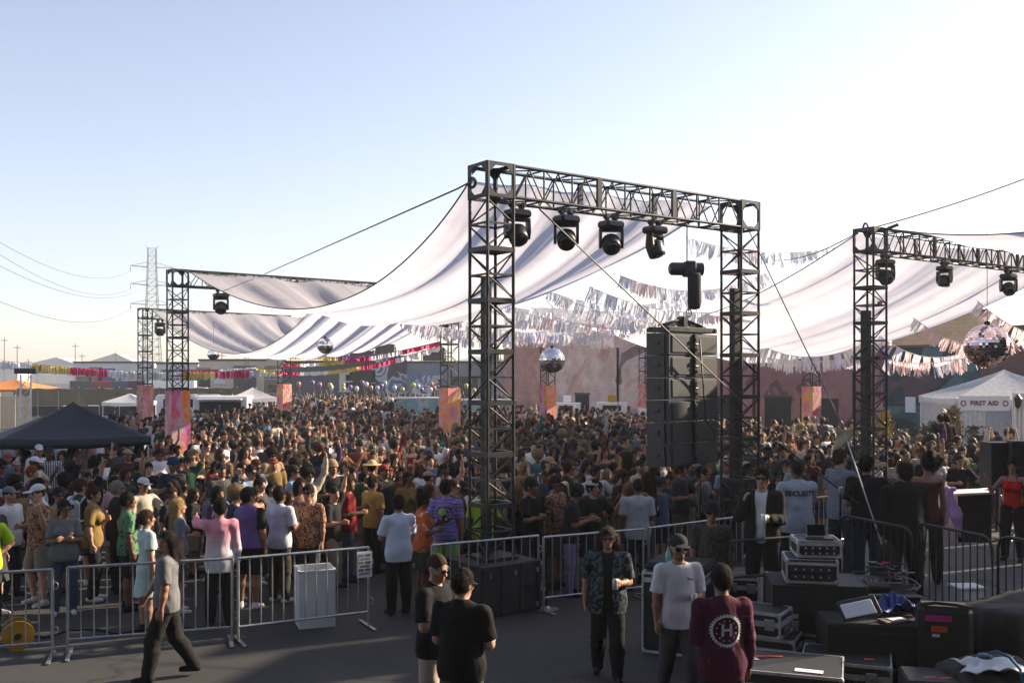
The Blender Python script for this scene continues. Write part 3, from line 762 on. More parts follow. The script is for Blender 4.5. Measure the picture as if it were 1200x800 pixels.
# paper notice on barrier
def notice_mat():
    m, nt, b = newmat('printed_notice'); tc = nt.nodes.new('ShaderNodeTexCoord')
    w = nt.nodes.new('ShaderNodeTexBrick'); w.inputs['Scale'].default_value = 5; w.inputs['Color1'].default_value = (.05, .05, .06, 1); w.inputs['Color2'].default_value = (.25, .27, .3, 1)
    w.inputs['Mortar'].default_value = (.75, .76, .78, 1); w.inputs['Mortar Size'].default_value = .045; w.inputs['Row Height'].default_value = .5; w.inputs['Brick Width'].default_value = 1.6
    mp = nt.nodes.new('ShaderNodeMapping'); mp.inputs['Rotation'].default_value = (math.pi/2, 0, 0); mp.inputs['Scale'].default_value = (2, 2, 2)
    nt.links.new(tc.outputs['Object'], mp.inputs[0]); nt.links.new(mp.outputs[0], w.inputs['Vector']); nt.links.new(w.outputs['Color'], b.inputs['Base Color'])
    return m
M['notice'] = notice_mat()
dl = (gd(432, 733)-gd(279, 752)); rzb = math.atan2(dl.y, dl.x)
sg = empty('notice_sign', gd(426, 733.5)+Vector((0, 0, .87)), rzb); tag(sg, 'white printed notice tied to the end of the barrier', 'sign')
MB().bbox((0, -.035, 0), (.22, .006, .36), .002).build('paper', M['paper'], sg); MB().box((0, -.040, -.005), (.18, .002, .30)).build('printed_text', M['notice'], sg)

# white bin behind the barrier
def bin_box(name, c, w, h, rz, label, mt='white_plastic'):
    r = empty(name, c, rz); tag(r, label, 'bin')
    m = MB(); t = .02
    for k in range(4):
        a = k*math.pi/2; m.box((math.sin(a)*(w/2-t/2), -math.cos(a)*(w/2-t/2), h/2), (w if k % 2 == 0 else w-2*t-.002, t, h), a)
    m.build('bin_wall', M[mt], r); MB().box((0, 0, .02), (w-2*t-.01, w-2*t-.01, .03)).build('bin_floor', M[mt], r)
    MB().box((0, 0, h*.6), (w-2*t-.02, w-2*t-.02, .01)).build('bin_liner', M['black_cloth'], r)
    for k in range(4):
        a = k*math.pi/2; block('rim', (math.sin(a)*(w/2), -math.cos(a)*(w/2), h-.015), (w+.02, .02, .03), M[mt], r, a)
    return r
bin_box('waste_bin', gd(365, 735)+Vector((0, .22, 0)), .50, .80, .35, 'white corrugated waste bin behind the left barrier')
bin_box('waste_bin', Vector((PX(1022, 15.1), 15.2, DK)), .5, .56, .2, 'white bin with bags behind the black arched barrier')

# yellow cable reel at bottom left
cr = empty('cable_reel', gd(16, 762)+Vector((0, .1, 0)), .5); tag(cr, 'yellow cable reel with blue hose at the bottom left', 'cable reel')
m = MB().prism([(.19*math.cos(a), .19+.19*math.sin(a)) for a in np.linspace(0, 2*math.pi, 28, endpoint=False)], .03, 1, -.15); m.build('flange', M['yellow'], cr)
m = MB().prism([(.19*math.cos(a), .19+.19*math.sin(a)) for a in np.linspace(0, 2*math.pi, 28, endpoint=False)], .03, 1, .12); m.build('flange', M['yellow'], cr)
for k in range(5): MB().path([((.11+.012*k)*math.cos(a), -.1+.05*k, .19+(.11+.012*(k % 3))*math.sin(a)) for a in np.linspace(0, 6.28, 24)], .022, 6).build('hose_coil', M['blue_tarp'], cr, smooth=True)
MB().tube((0, -.17, .19), (0, .17, .19), .04, 12).build('axle', M['black_plastic'], cr)
o = MB().path([gd(0, 700)+Vector((0, 0, .02))]+[gd(10+30*k, 752-1.5*k+5*math.sin(k*1.9))+Vector((0, .3, .02)) for k in range(9)], .018, 6).build('floor_cable', M['cable'], None, smooth=True)
tag(o, 'black cable lying on the asphalt by the left barrier', 'cable')

# ------------------------------------------------------------------ side-stage deck and gear
dk = empty('stage_deck', (0, 0, 0)); tag(dk, 'low black plywood side-stage deck under the people in front of the right crowd', 'stage deck')
M['deck'] = mat('grey_deck_paint', (.055, .055, .058), .75, 0, .3, 2.5, .2)
for i in range(6):
    for j in range(5):
        x0 = 3.15+i*1.25; y0 = 12.2+j*1.15
        if (j >= 3 and i == 0) or (j == 0 and i > 4): continue
        block('deck_panel', (x0+.62, y0+.57, DK-.04), (1.235, 1.135, .08), M['deck'], dk)
        for sx in (.08, 1.16): block('deck_leg', (x0+sx, y0+.1, (DK-.08)/2), (.05, .05, DK-.08), M['truss_wear'], dk)
rl = empty('hand_rail', (PX(852, 12.6), 12.35, DK), math.radians(20)); tag(rl, 'black hand rail beside the person in the bomber jacket', 'rail')
for a, b in (((0, 0, 0), (0, 0, .95)), ((1.15, 0, 0), (1.15, 0, .95)), ((0, 0, .95), (1.15, 0, .95)), ((0, 0, .5), (1.15, 0, .5))): bar('rail_tube', a, b, .02, M['truss'], rl)

def case(name, c, size, rz, label, body='black_plastic', edge='alu', lid=.72, extras=True, top='cab'):
    """road case: panels, aluminium edging, ball corners, latches"""
    x, y, z = size; r = empty(name, c, rz); tag(r, label, 'road case')
    MB().box((0, 0, z*lid/2), (x-.02, y-.02, z*lid-.002)).build('case_body', M[body], r)
    MB().box((0, 0, (z*lid+z)/2), (x-.02, y-.02, z*(1-lid)-.014)).build('case_lid', M[top], r)
    e = .016
    for zz in (e, z*lid-.012, z*lid+.016, z-e):
        for sy in (-1, 1): block('edging', (0, sy*(y/2-.006), zz), (x-.004, e, .03), M[edge], r)
        for sx in (-1, 1): block('edging', (sx*(x/2-.006), 0, zz), (e, y-.03, .03), M[edge], r)
    for sx in (-1, 1):
        for sy in (-1, 1):
            block('corner_edging', (sx*(x/2-.007), sy*(y/2-.007), z/2), (.024, .024, z-.05), M[edge], r)
            for zz in (.025, z-.025): MB().lathe([(.003, -.028), (.022, -.02), (.03, 0), (.022, .02), (.003, .028)], 10).build('ball_corner', M[edge], r, loc=(sx*(x/2-.02), sy*(y/2-.02), zz), smooth=True)
    if extras:
        for sx in (-.28, .28): MB().bbox((sx*x, -y/2-.008, z*lid), (.11, .014, .12), .01).bbox((sx*x, -y/2-.018, z*lid), (.03, .014, .05), .006).build('latch', M['steel'], r)
        for sx in (-1, 1): MB().bbox((sx*(x/2+.006), 0, z*lid*.55), (.012, .2, .12), .004).bbox((sx*(x/2+.014), 0, z*lid*.55), (.014, .11, .03), .004).build('handle_dish', M['steel'], r)
    return r
def strip(name, c, size, rz, mt, parent): return MB().box((0, 0, 0), size).build(name, M[mt], parent, loc=c, rot=(0, 0, rz))
# upright case behind the person in the white t-shirt
uc = case('road_case', Vector((PX(796, 12.75), 12.75, 0)), (.80, .62, 1.02), -.42, 'tall upright road case behind the person in the white t-shirt', lid=.9)
cu = MB().bbox((0, 0, .065), (.82, .66, .11), .05).build('rolled_cushion', M['black_cloth'], None, loc=(PX(798, 12.75), 12.75, 1.022), rot=(0, 0, -.42)); tag(cu, 'black padded cushion lying on the tall upright road case', 'cushion')
case('road_case', Vector((PX(872, 12.6), 12.75, DK)), (.42, .40, .45), -.2, 'small black road case at the foot of the deck behind the maroon shirt')
bt = MB().lathe([(.03, 0), (.034, .01), (.034, .13), (.014, .17), (.014, .2)], 12).build('water_bottle', mat('pale_blue_bottle', (.25, .5, .52), .2, 0, .05, 4), None, loc=(PX(783, 12.6), 12.6, 1.132), smooth=True); tag(bt, 'small pale blue bottle on the black cushion', 'bottle')
# low cases bottom right
c2 = case('road_case', Vector((PX(932, 9.45), 9.75, 0)), (1.06, .78, .70), -.33, 'wide low road case with labels on its lid at the bottom', lid=.75, top='cab')
for (x, y, w, h, mt, a) in ((-.28, .12, .16, .07, 'orange_tape', .1), (-.12, .17, .15, .06, 'orange_tape', .3), (.22, -.24, .26, .10, 'paper', -.05), (-.33, .02, .10, .12, 'paper', .5), (-.45, .26, .06, .05, 'yellow', .2)):
    strip('tape_label', (x, y, .7005), (w, h, .004), a, mt, c2)
c3 = case('road_case', Vector((PX(1004, 9.85), 10.15, 0)), (.86, .66, .66), -.35, 'black road case with one orange tape tab on its lid', edge='alu', lid=.8)
strip('tape_label', (.22, -.1, .661), (.1, .05, .004), .3, 'orange_tape', c3)
c1b = case('road_case', Vector((PX(905, 10.75), 11.0, 0)), (.72, .6, .68), -.45, 'black road case carrying the small silver-edged case', edge='alu', lid=.8, extras=False)
c1 = case('road_case', Vector((PX(900, 10.7), 10.92, .682)), (.52, .46, .28), -.55, 'small silver-edged flight case on top of a black case', lid=.55)
c1c = case('road_case', Vector((PX(951, 10.9), 11.25, 0)), (.62, .5, .66), -.5, 'flat silver-edged case right of the small stacked flight case', lid=.85, extras=False)
# amp racks
bb = case('equipment_box', Vector((PX(962, 11.1), 11.35, 0)), (1.02, .78, 1.19), -.12, 'large black equipment case under the two amplifier racks', edge='truss_wear', lid=.62)
block('edge_strip', (0, -.398, .36), (.98, .012, .025), M['alu'], bb); strip('tape_label', (-.3, -.405, .85), (.12, .004, .05), 0, 'paper', bb)
def rack(c, size, rz, label, unit='grille'):
    r = case('amplifier_rack', c, size, rz, label, lid=.86, extras=False); r['category'] = 'amplifier rack'
    x, y, z = size
    for k, zz in enumerate((.3, .6)):
        block('amplifier_front', (0, -y/2-.004, z*zz), (x-.09, .02, z*.24), M['cab'], r)
        for q in range(5): block('knob', (-x*.32+q*x*.16, -y/2-.02, z*zz), (.018, .02, .018), M['alu'], r)
    return r
rack(Vector((PX(955, 11.1), 11.3, 1.192)), (.56, .52, .27), -.18, 'lower wide amplifier rack on the black equipment box')
rack(Vector((PX(962, 11.15), 11.35, 1.464)), (.48, .46, .19), -.1, 'upper amplifier rack stacked on the lower one')
lp = empty('control_tablet', Vector((PX(965, 11.1), 11.25, 1.656)), -.15); tag(lp, 'small control tablet on a stand on top of the amplifier rack', 'tablet')
MB().bbox((0, 0, .012), (.3, .2, .02), .004).build('tray', M['black_plastic'], lp)
MB().bbox((-.03, .07, .09), (.2, .02, .13), .004, R=Matrix.Rotation(-.25, 3, 'X')).build('screen', M['lens'], lp); bar('antenna', (.1, .08, .02), (.1, .08, .22), .006, M['steel'], lp)
# mixer heap with cables
mx = empty('mixer_box', Vector((PX(1034, 11.5), 11.72, 0)), -.1); tag(mx, 'black box with a mixer and tangled cables on top', 'box')
MB().bbox((0, 0, .5), (.86, .7, 1.0), .03).build('box_body', M['black_plastic'], mx)
for sx in (-1, 1):
    for sy in (-1, 1): block('corner_edging', (sx*.425, sy*.345, .5), (.026, .026, .98), M['alu'], mx)
for sy in (-1, 1): block('top_edging', (0, sy*.345, .99), (.82, .026, .026), M['alu'], mx)
MB().bbox((-.12, 0, 1.05), (.5, .42, .09), .02, R=Matrix.Rotation(.12, 3, 'X')).build('mixer', M['black_plastic'], mx)
for k in range(14): MB().tube((-.32+.06*(k % 7), -.12+.16*(k//7), 1.095), (-.32+.06*(k % 7), -.12+.16*(k//7), 1.115), .011, 8).build('mixer_knob', M['alu' if k % 3 else 'orange_tape'], mx)
rc = random.Random(5)
CBL = [M['cable'], M['cable'], mat('white_cable', (.3, .3, .3), .5, 0, .1, 9), mat('green_cable', (.03, .09, .03), .5, 0, .1, 9), M['cable'], M['pink_tape']]
for k in range(11):
    pts = [Vector((rc.uniform(-.38, .38), rc.uniform(-.32, .3), 1.03+.012*k))]
    for q in range(9):
        n_ = pts[-1]+Vector((rc.uniform(-.16, .16), rc.uniform(-.14, .14), rc.uniform(-.02, .06)))
        n_.x = max(-.42, min(.42, n_.x)); n_.y = max(-.34, min(.34, n_.y)); n_.z = max(1.02, min(1.25, n_.z)); pts.append(n_)
    sm = []
    for q in range(len(pts)-1):
        for t in range(5):
            u = t/5; p0, p1, p2, p3 = pts[max(q-1, 0)], pts[q], pts[q+1], pts[min(q+2, len(pts)-1)]
            sm.append(.5*((2*p1)+(p2-p0)*u+(2*p0-5*p1+4*p2-p3)*u*u+(3*p1-p0-3*p2+p3)*u**3))
    MB().path(sm, .008, 5).build('cable', CBL[k % 6], mx, smooth=True)
# big cloth-covered box and things on it
def draped(name, c, size, rz, label, mt='cover', seed=1, cat='covered gear', slump=.05):
    """box under a loose cover: rounded, creased"""
    x, y, z = size; n = 26; r = random.Random(seed); ph = [r.uniform(0, 6) for _ in range(6)]
    V = []; F = []
    prof = [(0, z), (.5, z), (.8, z-.004), (.93, z-.012), (1.0, z-.05), (1.01, z*.75), (1.015, z*.5), (1.025, z*.25), (1.04, .0)]
    for k, (s_, zz) in enumerate(prof):
        for i in range(4*n):
            a = i/(4*n)*4; e = int(a); t = (a-e)*2-1
            qx, qy = [(t, -1), (1, t), (-t, 1), (-1, -t)][e]
            L = (abs(qx)**8+abs(qy)**8)**(1/8); qx /= L; qy /= L
            w = .012*math.sin(9*a+ph[0]+2*zz)+.010*math.sin(23*a+ph[1])
            f = s_*(1+ (w*2.2 if k > 3 else w*.4))
            sag = slump*math.sin(2.2*qx*s_+ph[2])*math.cos(1.7*qy*s_+ph[3])*(1 if k < 5 else max(0, 1-(k-4)*.3))
            V.append((x/2*qx*f, y/2*qy*f, max(.0, zz+sag*(zz > 0)+.008*math.sin(14*qx*s_+11*qy*s_+ph[4])*(zz > .1))))
    m4 = 4*n
    for k in range(len(prof)-1):
        for i in range(m4): F.append((k*m4+i, (k+1)*m4+i, (k+1)*m4+(i+1) % m4, k*m4+(i+1) % m4))
    me = mesh(name, V, F, True, M[mt]); o = mobj(name, me, None, c, (0, 0, rz)); tag(o, label, cat); return o
cc_ = empty('covered_case', Vector((PX(1036, 10.1), 10.5, 0)), -.10); tag(cc_, 'large plain black fabric-covered case in the right foreground', 'covered gear')
MB().bbox((0, 0, .475), (1.0, .60, .95), .018).build('case_body', M['black_cloth'], cc_)
for z in (.1, .86): block('seam', (0, -.303, z), (.98, .008, .018), M['rubber'], cc_)
for x in (-.49, .49): block('edge_piping', (x, -.298, .475), (.016, .016, .93), M['rubber'], cc_)
MB().path([(-.2, -.31, .6), (-.19, -.34, .52), (.0, -.345, .5), (.19, -.34, .52), (.2, -.31, .6)], .016, 6).build('carry_strap', M['rubber'], cc_, smooth=True)
sf_ = empty('leather_folder', Vector((PX(1062, 10.0), 10.32, .955)), .3); tag(sf_, 'small brown folder lying on the black covered case', 'folder')
MB().bbox((0, 0, .012), (.3, .18, .02), .004).build('cover', M['wood'], sf_); MB().bbox((.02, -.02, .028), (.18, .1, .008), .002).build('sheet', M['paper'], sf_)
pn = MB().bbox((0, 0, 0), (.34, .02, .16), .006, R=Matrix.Rotation(-.7, 3, 'X') @ Matrix.Rotation(-.2, 3, 'Y')).build('grey_panel', M['paper'], None, loc=(PX(1006, 10.3), 10.3, 1.09)); tag(pn, 'small grey panel leaning on the covered case', 'panel')
pb = MB().bbox((0, 0, 0), (.42, .05, .22), .01, R=Matrix.Rotation(-.7, 3, 'X') @ Matrix.Rotation(-.2, 3, 'Y')).build('black_tray', M['black_plastic'], None, loc=(PX(1008, 10.33), 10.36, 1.085)); tag(pb, 'black tray holding the grey panel on the covered case', 'tray')
def crumple(name, c, w, d, h, mt, label, cat, seed=1, n=22):
    r = random.Random(seed); ph = [r.uniform(0, 6) for _ in range(8)]; V = []; F = []
    for j in range(n+1):
        for i in range(n+1):
            u, v = i/n*2-1, j/n*2-1
            z = h*(.5+.5*math.sin(3.1*u+ph[0]+1.3*v))*(.6+.4*math.sin(4.3*v+ph[1]+u))+.35*h*abs(math.sin(6*u-3*v+ph[2]))
            e = 1-.18*math.sin(3*v+ph[3]); e2 = 1-.2*math.sin(2.4*u+ph[4])
            V.append((w/2*u*e+.06*w*math.sin(4*v+ph[5]), d/2*v*e2, z+.012))
    for j in range(n):
        for i in range(n): a = j*(n+1)+i; F.append((a, a+1, a+n+2, a+n+1))
    me = mesh(name, V, F, True, M[mt]); o = mobj(name, me, None, c); md = o.modifiers.new('thick', 'SOLIDIFY'); md.thickness = .006; tag(o, label, cat); return o
crumple('blue_tarp', Vector((PX(1056, 10.5), 10.66, .955)), .44, .3, .17, 'blue_tarp', 'crumpled blue tarp on the covered case', 'tarp', 4)
# soft bag with tape
bg = empty('gear_bag', Vector((PX(1106, 10.2), 10.2, 0)), -.25); tag(bg, 'black gear bag with magenta and orange tape strips', 'bag')
MB().bbox((0, 0, .59), (.52, .34, 1.15), .05).build('bag_body', M['black_cloth'], bg); MB().path([(-.24, -.1, 1.17), (-.1, -.14, 1.20), (.1, -.14, 1.19), (.25, -.1, 1.16)], .018, 6).build('zip_piping', M['truss_wear'], bg)
MB().box((-.08, -.176, 1.05), (.25, .006, .06)).build('tape_label', M['pink_tape'], bg); MB().box((-.07, -.177, .945), (.15, .006, .06)).build('tape_label', M['orange_tape'], bg); MB().box((-.1, -.177, .88), (.07, .004, .03)).build('tape_label', M['paper'], bg)
draped('covered_gear', Vector((PX(1206, 10.6), 10.75, 0)), (1.2, 1.0, 1.05), .25, 'bulky gear under a dark brown-black cover at the right edge', seed=6, slump=.05)
ob = empty('equipment_box', Vector((PX(1098, 9.3), 9.3, 0)), -.2); tag(ob, 'low black box with two orange tape tabs at the bottom right', 'box')
MB().bbox((0, 0, .36), (.6, .5, .70), .02).build('box_body', M['black_plastic'], ob)
for x in (-.08, .06): strip('tape_label', (x, -.1, .712), (.12, .035, .004), .35, 'orange_tape', ob)
draped('covered_gear', Vector((PX(1165, 9.3), 9.3, 0)), (.85, .7, .80), .1, 'low black covered gear under the white cloth at the bottom right', seed=9, slump=.03)
crumple('white_cloth', Vector((PX(1162, 9.2), 9.15, .80)), .60, .46, .085, 'paper', 'crumpled white cloth on black gear at the bottom right', 'cloth', 7)
gl = empty('blue_strap', Vector((PX(1150, 9.05), 8.98, .97)), .4); tag(gl, 'blue lanyard strap with a pouch on the white cloth', 'strap')
MB().lathe([(.01, -.02), (.06, -.012), (.075, 0), (.06, .02), (.01, .028)], 14).build('pouch', mat('teal_pouch', (.015, .09, .13), .45, 0, .2, 9), gl, smooth=True)
MB().path([(.03, 0, .02), (.12, -.03, .04), (.19, -.1, .0), (.24, -.17, -.10), (.25, -.2, -.30)], .014, 6).build('strap', mat('blue_strap_web', (.02, .14, .24), .6, 0, .2, 9), gl, smooth=True)
wb = empty('plastic_crate', Vector((PX(1137, 12.5), 12.6, DK)), .1); tag(wb, 'white plastic box just left of the covered gear', 'box')
MB().bbox((0, 0, .16), (.34, .26, .31), .02).build('box_body', M['white_plastic'], wb); MB().bbox((0, 0, .335), (.37, .29, .04), .012).build('lid', M['white_plastic'], wb)

# tripod pole with flag
tr = empty('tripod_pole', Vector((PX(1076, 11.9), 12.75, DK))); tag(tr, 'leaning silver pole on a black tripod with a small cream flag', 'tripod')
base = Vector((0, 0, .42)); topp = P(990, 508, 13.5)-tr.location
MB().tube(base+Vector((-.06, 0, .25)), topp, .0085, 10).build('pole', M['steel'], tr)
kn = base+Vector((-.05, 0, .28))
MB().lathe([(.03, -.14), (.09, -.1), (.11, 0), (.1, .1), (.04, .16)], 14, kn).build('joint_cover', M['black_cloth'], tr, smooth=True)
for a, L in ((.4, .42), (2.5, .4), (4.4, .4)): MB().tube(kn+Vector((0, 0, -.05)), Vector((math.cos(a)*L, math.sin(a)*L, .02)), .024, 8).build('leg', M['truss_wear'], tr)
fl = MB(); pts = []
for j in range(7):
    for i in range(6):
        u, v = i/5, j/6
        pts.append(topp+Vector((-.12+.20*u+.02*math.sin(5*v), .05*math.sin(4*u+3*v), .06-.28*v*(1-.3*u))))
fl.add(pts, [(j*6+i, j*6+i+1, j*6+i+7, j*6+i+6) for j in range(6) for i in range(5)])
f_ = fl.build('flag', mat('cream_flag', (.36, .31, .21), .85, 0, .1, 7, .1), tr, smooth=True); f_.modifiers.new('t', 'SOLIDIFY').thickness = .004
# mic boom on the deck
mb = empty('boom_stand', Vector((PX(985, 13.6), 13.6, DK))); tag(mb, 'black boom microphone stand in front of the plaid shirt', 'stand')
MB().tube((0, 0, .02), (0, 0, 1.45), .014, 8).build('upright_tube', M['truss'], mb); MB().tube((.25, 0, 1.25), (-.75, .1, 2.02), .012, 8).tube((-.75, .1, 2.02), (-.82, .1, 2.07), .028, 10).build('boom_arm', M['truss'], mb)
MB().bbox((0, -.02, 1.44), (.06, .06, .09), .012).build('clutch', M['steel'], mb); MB().lathe([(.17, 0), (.17, .015), (.05, .035), (.02, .06)], 16).build('foot', M['truss'], mb)

# PA speakers on stands at right
def pa(c, rz, label, w=.5, h=.78):
    r = empty('stage_speaker', c, rz); tag(r, label, 'speaker')
    z = 1.35
    MB().prism([(-w/2, -.22), (w/2, -.22), (w/2*.75, .25), (-w/2*.75, .25)], h, 2, z).build('cabinet', M['cab'], r)
    MB().bbox((0, -.228, z+h/2), (w-.05, .014, h-.06), .006).build('grille', M['grille'], r); MB().bbox((0, 0, z+h+.006), (w*.9, .42, .02), .006).build('top_panel', M['black_plastic'], r)
    MB().tube((0, 0, .5), (0, 0, z), .02, 10).build('pole', M['truss'], r)
    for k in range(3): a = k*2.09+.4; MB().tube((0, 0, .75), (.5*math.cos(a), .5*math.sin(a), .015), .014, 6).build('leg', M['truss'], r)
pa(Vector((PX(1168, 19.3), 19.3, 0)), .15, 'black speaker on a stand right of the crowd', .52, .85)
pa(Vector((PX(1200, 19.0), 19.0, 0)), -.1, 'black speaker on a stand at the right picture edge', .60, .9)

# white counter with scarf
ct = empty('bar_counter', Vector((PX(1125, 20.2), 20.2, 0)), .3); tag(ct, 'white-topped counter behind the lavender scarf', 'counter')
MB().bbox((0, 0, 1.13), (1.3, .55, .06), .01).build('counter_top', M['white_plastic'], ct); MB().box((-.45, 0, .55), (.36, .5, 1.1)).build('counter_side', M['white_paint'], ct); MB().box((.2, .05, .55), (.9, .4, 1.08)).build('counter_front', M['black_cloth'], ct)
lav = mat('lavender_fabric', (.62, .36, .58), .85, 0, .12, 9, .2)

# ------------------------------------------------------------------ canopies
def canopy_mesh(w, ze, za, val, mt, n=14, dip=.12):
    """peaked canopy with sagging panels and a valance"""
    V = []; F = []; h = w/2
    for q in range(4):
        a = q*math.pi/2; base = len(V); R = Matrix.Rotation(a, 3, 'Z')
        for j in range(n+1):
            t = j/n
            for i in range(n+1):
                u = (i/n*2-1)
                x, y = u*h*t, -h*t
                z = za-(za-ze)*(t**.86)-dip*math.sin(math.pi*t)*(1-u*u)*.7-.05*(1-u*u)*t
                V.append(R @ Vector((x, y, z)))
        for j in range(n):
            for i in range(n): s_ = base+j*(n+1)+i; F.append((s_, s_+n+1, s_+n+2, s_+1))
        b2 = len(V)
        for k in range(2):
            for i in range(n+1):
                u = i/n*2-1; V.append(R @ Vector((u*h, -h-.004-.012*k*math.sin(9*u), ze-.05*(1-u*u)-(val*(1+.05*math.sin(11*u)) if k else 0))))
        for i in range(n): F.append((b2+i, b2+n+1+i, b2+n+2+i, b2+i+1))
    return mesh('canopy', V, F, True, mt)
M['canopy_black'] = mat('charcoal_canopy_fabric', (.012, .016, .025), .7, 0, .15, 3, .1)
M['canopy_white'] = tassel_mat('white_canopy_fabric', (.84, .85, .88))
tc1 = (pos(38, 23.4)+pos(180, 24.6))/2; ang = math.atan2((pos(180, 24.6)-pos(38, 23.4)).y, (pos(180, 24.6)-pos(38, 23.4)).x)
cen = tc1+Vector((-math.sin(ang), math.cos(ang), 0))*1.45
tn = empty('canopy_tent', (cen.x-.45, cen.y, 0), ang); tn.scale = (1.16, 1.16, 1); tag(tn, 'charcoal black peaked canopy tent over the left crowd', 'tent')
o = mobj('canopy', canopy_mesh(2.9, 2.0, 2.84, .2, M['canopy_black']), tn); o.modifiers.new('t', 'SOLIDIFY').thickness = .006
for sx in (-1, 1):
    for sy in (-1, 1):
        bar('leg', (sx*1.40, sy*1.40, 0), (sx*1.40, sy*1.40, 1.98), .022, M['steel'], tn)
    bar('eave_bar', (sx*1.40, -1.4, 1.9), (sx*1.40, 1.4, 1.9), .014, M['truss_wear'], tn); bar('eave_bar', (-1.4, sx*1.40, 1.9), (1.4, sx*1.40, 1.9), .014, M['truss_wear'], tn)
bar('peak_pole', (0, 0, 1.95), (0, 0, 2.8), .018, M['truss_wear'], tn)
for sx, sy in ((1, 1), (-1, 1), (1, -1), (-1, -1)): bar('rafter', (sx*1.38, sy*1.38, 1.93), (0, 0, 2.25), .013, M['truss_wear'], tn)
tb = empty('folding_table', (cen.x+.2, cen.y-.2, 0), ang); tag(tb, 'long folding table under the charcoal canopy tent', 'table')
MB().bbox((0, 0, .93), (2.0, .7, .05), .01).build('table_top', M['wood'], tb)
for sx in (-1, 1):
    for sy in (-1, 1): bar('leg', (sx*.9, sy*.28, 0), (sx*.9, sy*.28, .91), .016, M['steel'], tb)

def text(name, body, size, loc, rot, mt, parent, ext=.004, bold=0.0, spacing=1.0):
    cu = bpy.data.curves.new(name, 'FONT'); cu.body = body; cu.size = size; cu.align_x = 'CENTER'; cu.align_y = 'CENTER'; cu.extrude = ext; cu.offset = bold; cu.space_character = spacing
    cu.resolution_u = 3; t_ = bpy.data.objects.new(name, cu); COL.objects.link(t_); me = bpy.data.meshes.new_from_object(t_.evaluated_get(bpy.context.evaluated_depsgraph_get()))
    bpy.data.objects.remove(t_); bpy.data.curves.remove(cu); me.materials.clear(); me.materials.append(mt); return mobj(name, me, parent, loc, rot)
M['sign_red'] = mat('dark_red_print', (.14, .015, .04), .6, 0, .05, 5)
D = 33.0
fa = empty('first_aid_tent', (PX(1180, D+2), D+2.2, 0), math.radians(-8)); fa.scale = (.92, .92, 1); tag(fa, 'white peaked first aid tent at the right background', 'tent')
mobj('canopy', canopy_mesh(5.0, 2.75, 3.72, .25, M['canopy_white']), fa)
for sx in (-1, 1):
    for sy in (-1, 1): bar('leg', (sx*2.42, sy*2.42, 0), (sx*2.42, sy*2.42, 2.74), .04, M['white_plastic'], fa)
for (x0, x1) in ((-2.45, -1.45), (-.35, .35)):
    m = MB(); n = 18; V = []
    for j in range(2):
        for i in range(n+1): V.append((x0+(x1-x0)*i/n, -2.44+.05*math.sin(i*2.1), 2.55 if j else .02))
    m.add(V, [(i, i+1, n+2+i, n+1+i) for i in range(n)]); m.build('side_curtain', M['canopy_white'], fa, smooth=True)
MB().box((0, 2.4, 1.3), (4.8, .03, 2.6)).build('back_curtain', M['canopy_white'], fa); MB().box((-2.4, .3, 1.3), (.03, 3.8, 2.6)).build('side_wall', M['canopy_white'], fa)
sg = empty('sign_board', (-1.52, -2.56, 2.58), 0, fa)
MB().bbox((0, 0, 0), (1.75, .03, .50), .006).build('board', M['white_plastic'], sg)
text('lettering', 'FIRST AID', .205, (0, -.02, .0), (math.pi/2, 0, 0), M['sign_red'], sg, .003, .010, 1.10)
for sx in (-1, 1):
    m = MB().tube((sx*.72, -.018, 0), (sx*.72, -.024, 0), .10, 24); m.build('cross_disc', M['sign_red'], sg)
    MB().box((sx*.72, -.027, 0), (.13, .004, .055)).box((sx*.72, -.0275, 0), (.055, .004, .13)).build('cross', M['white_plastic'], sg)
pl = MB()
for k in range(9): pl.prism([(-.045, -.03), (.045, -.03), (.03, .03), (-.03, .03)], 3.0, 2, 0)if False else pl.bbox((.11*k, 0, 1.5), (.06, .06, 3.0), .01)
pl.box((.44, .04, 1.5), (1.0, .04, 3.0))
o = pl.build('corrugated_hut', M['white_paint'], None, loc=(PX(1190, 29), 29.0, 0)); tag(o, 'white corrugated hut wall at the right edge by the first aid tent', 'hut')
lt = empty('wall_lantern', (PX(1192, 28.9), 28.85, 0)); tag(lt, 'small black lantern on the corrugated hut', 'lantern')
MB().lathe([(.02, 2.55), (.08, 2.62), (.10, 2.82), (.12, 2.84), (.03, 2.96)], 10).build('lantern_body', M['black_plastic'], lt); MB().tube((0, .02, 2.9), (0, .12, 2.9), .02, 6).build('bracket', M['black_plastic'], lt)

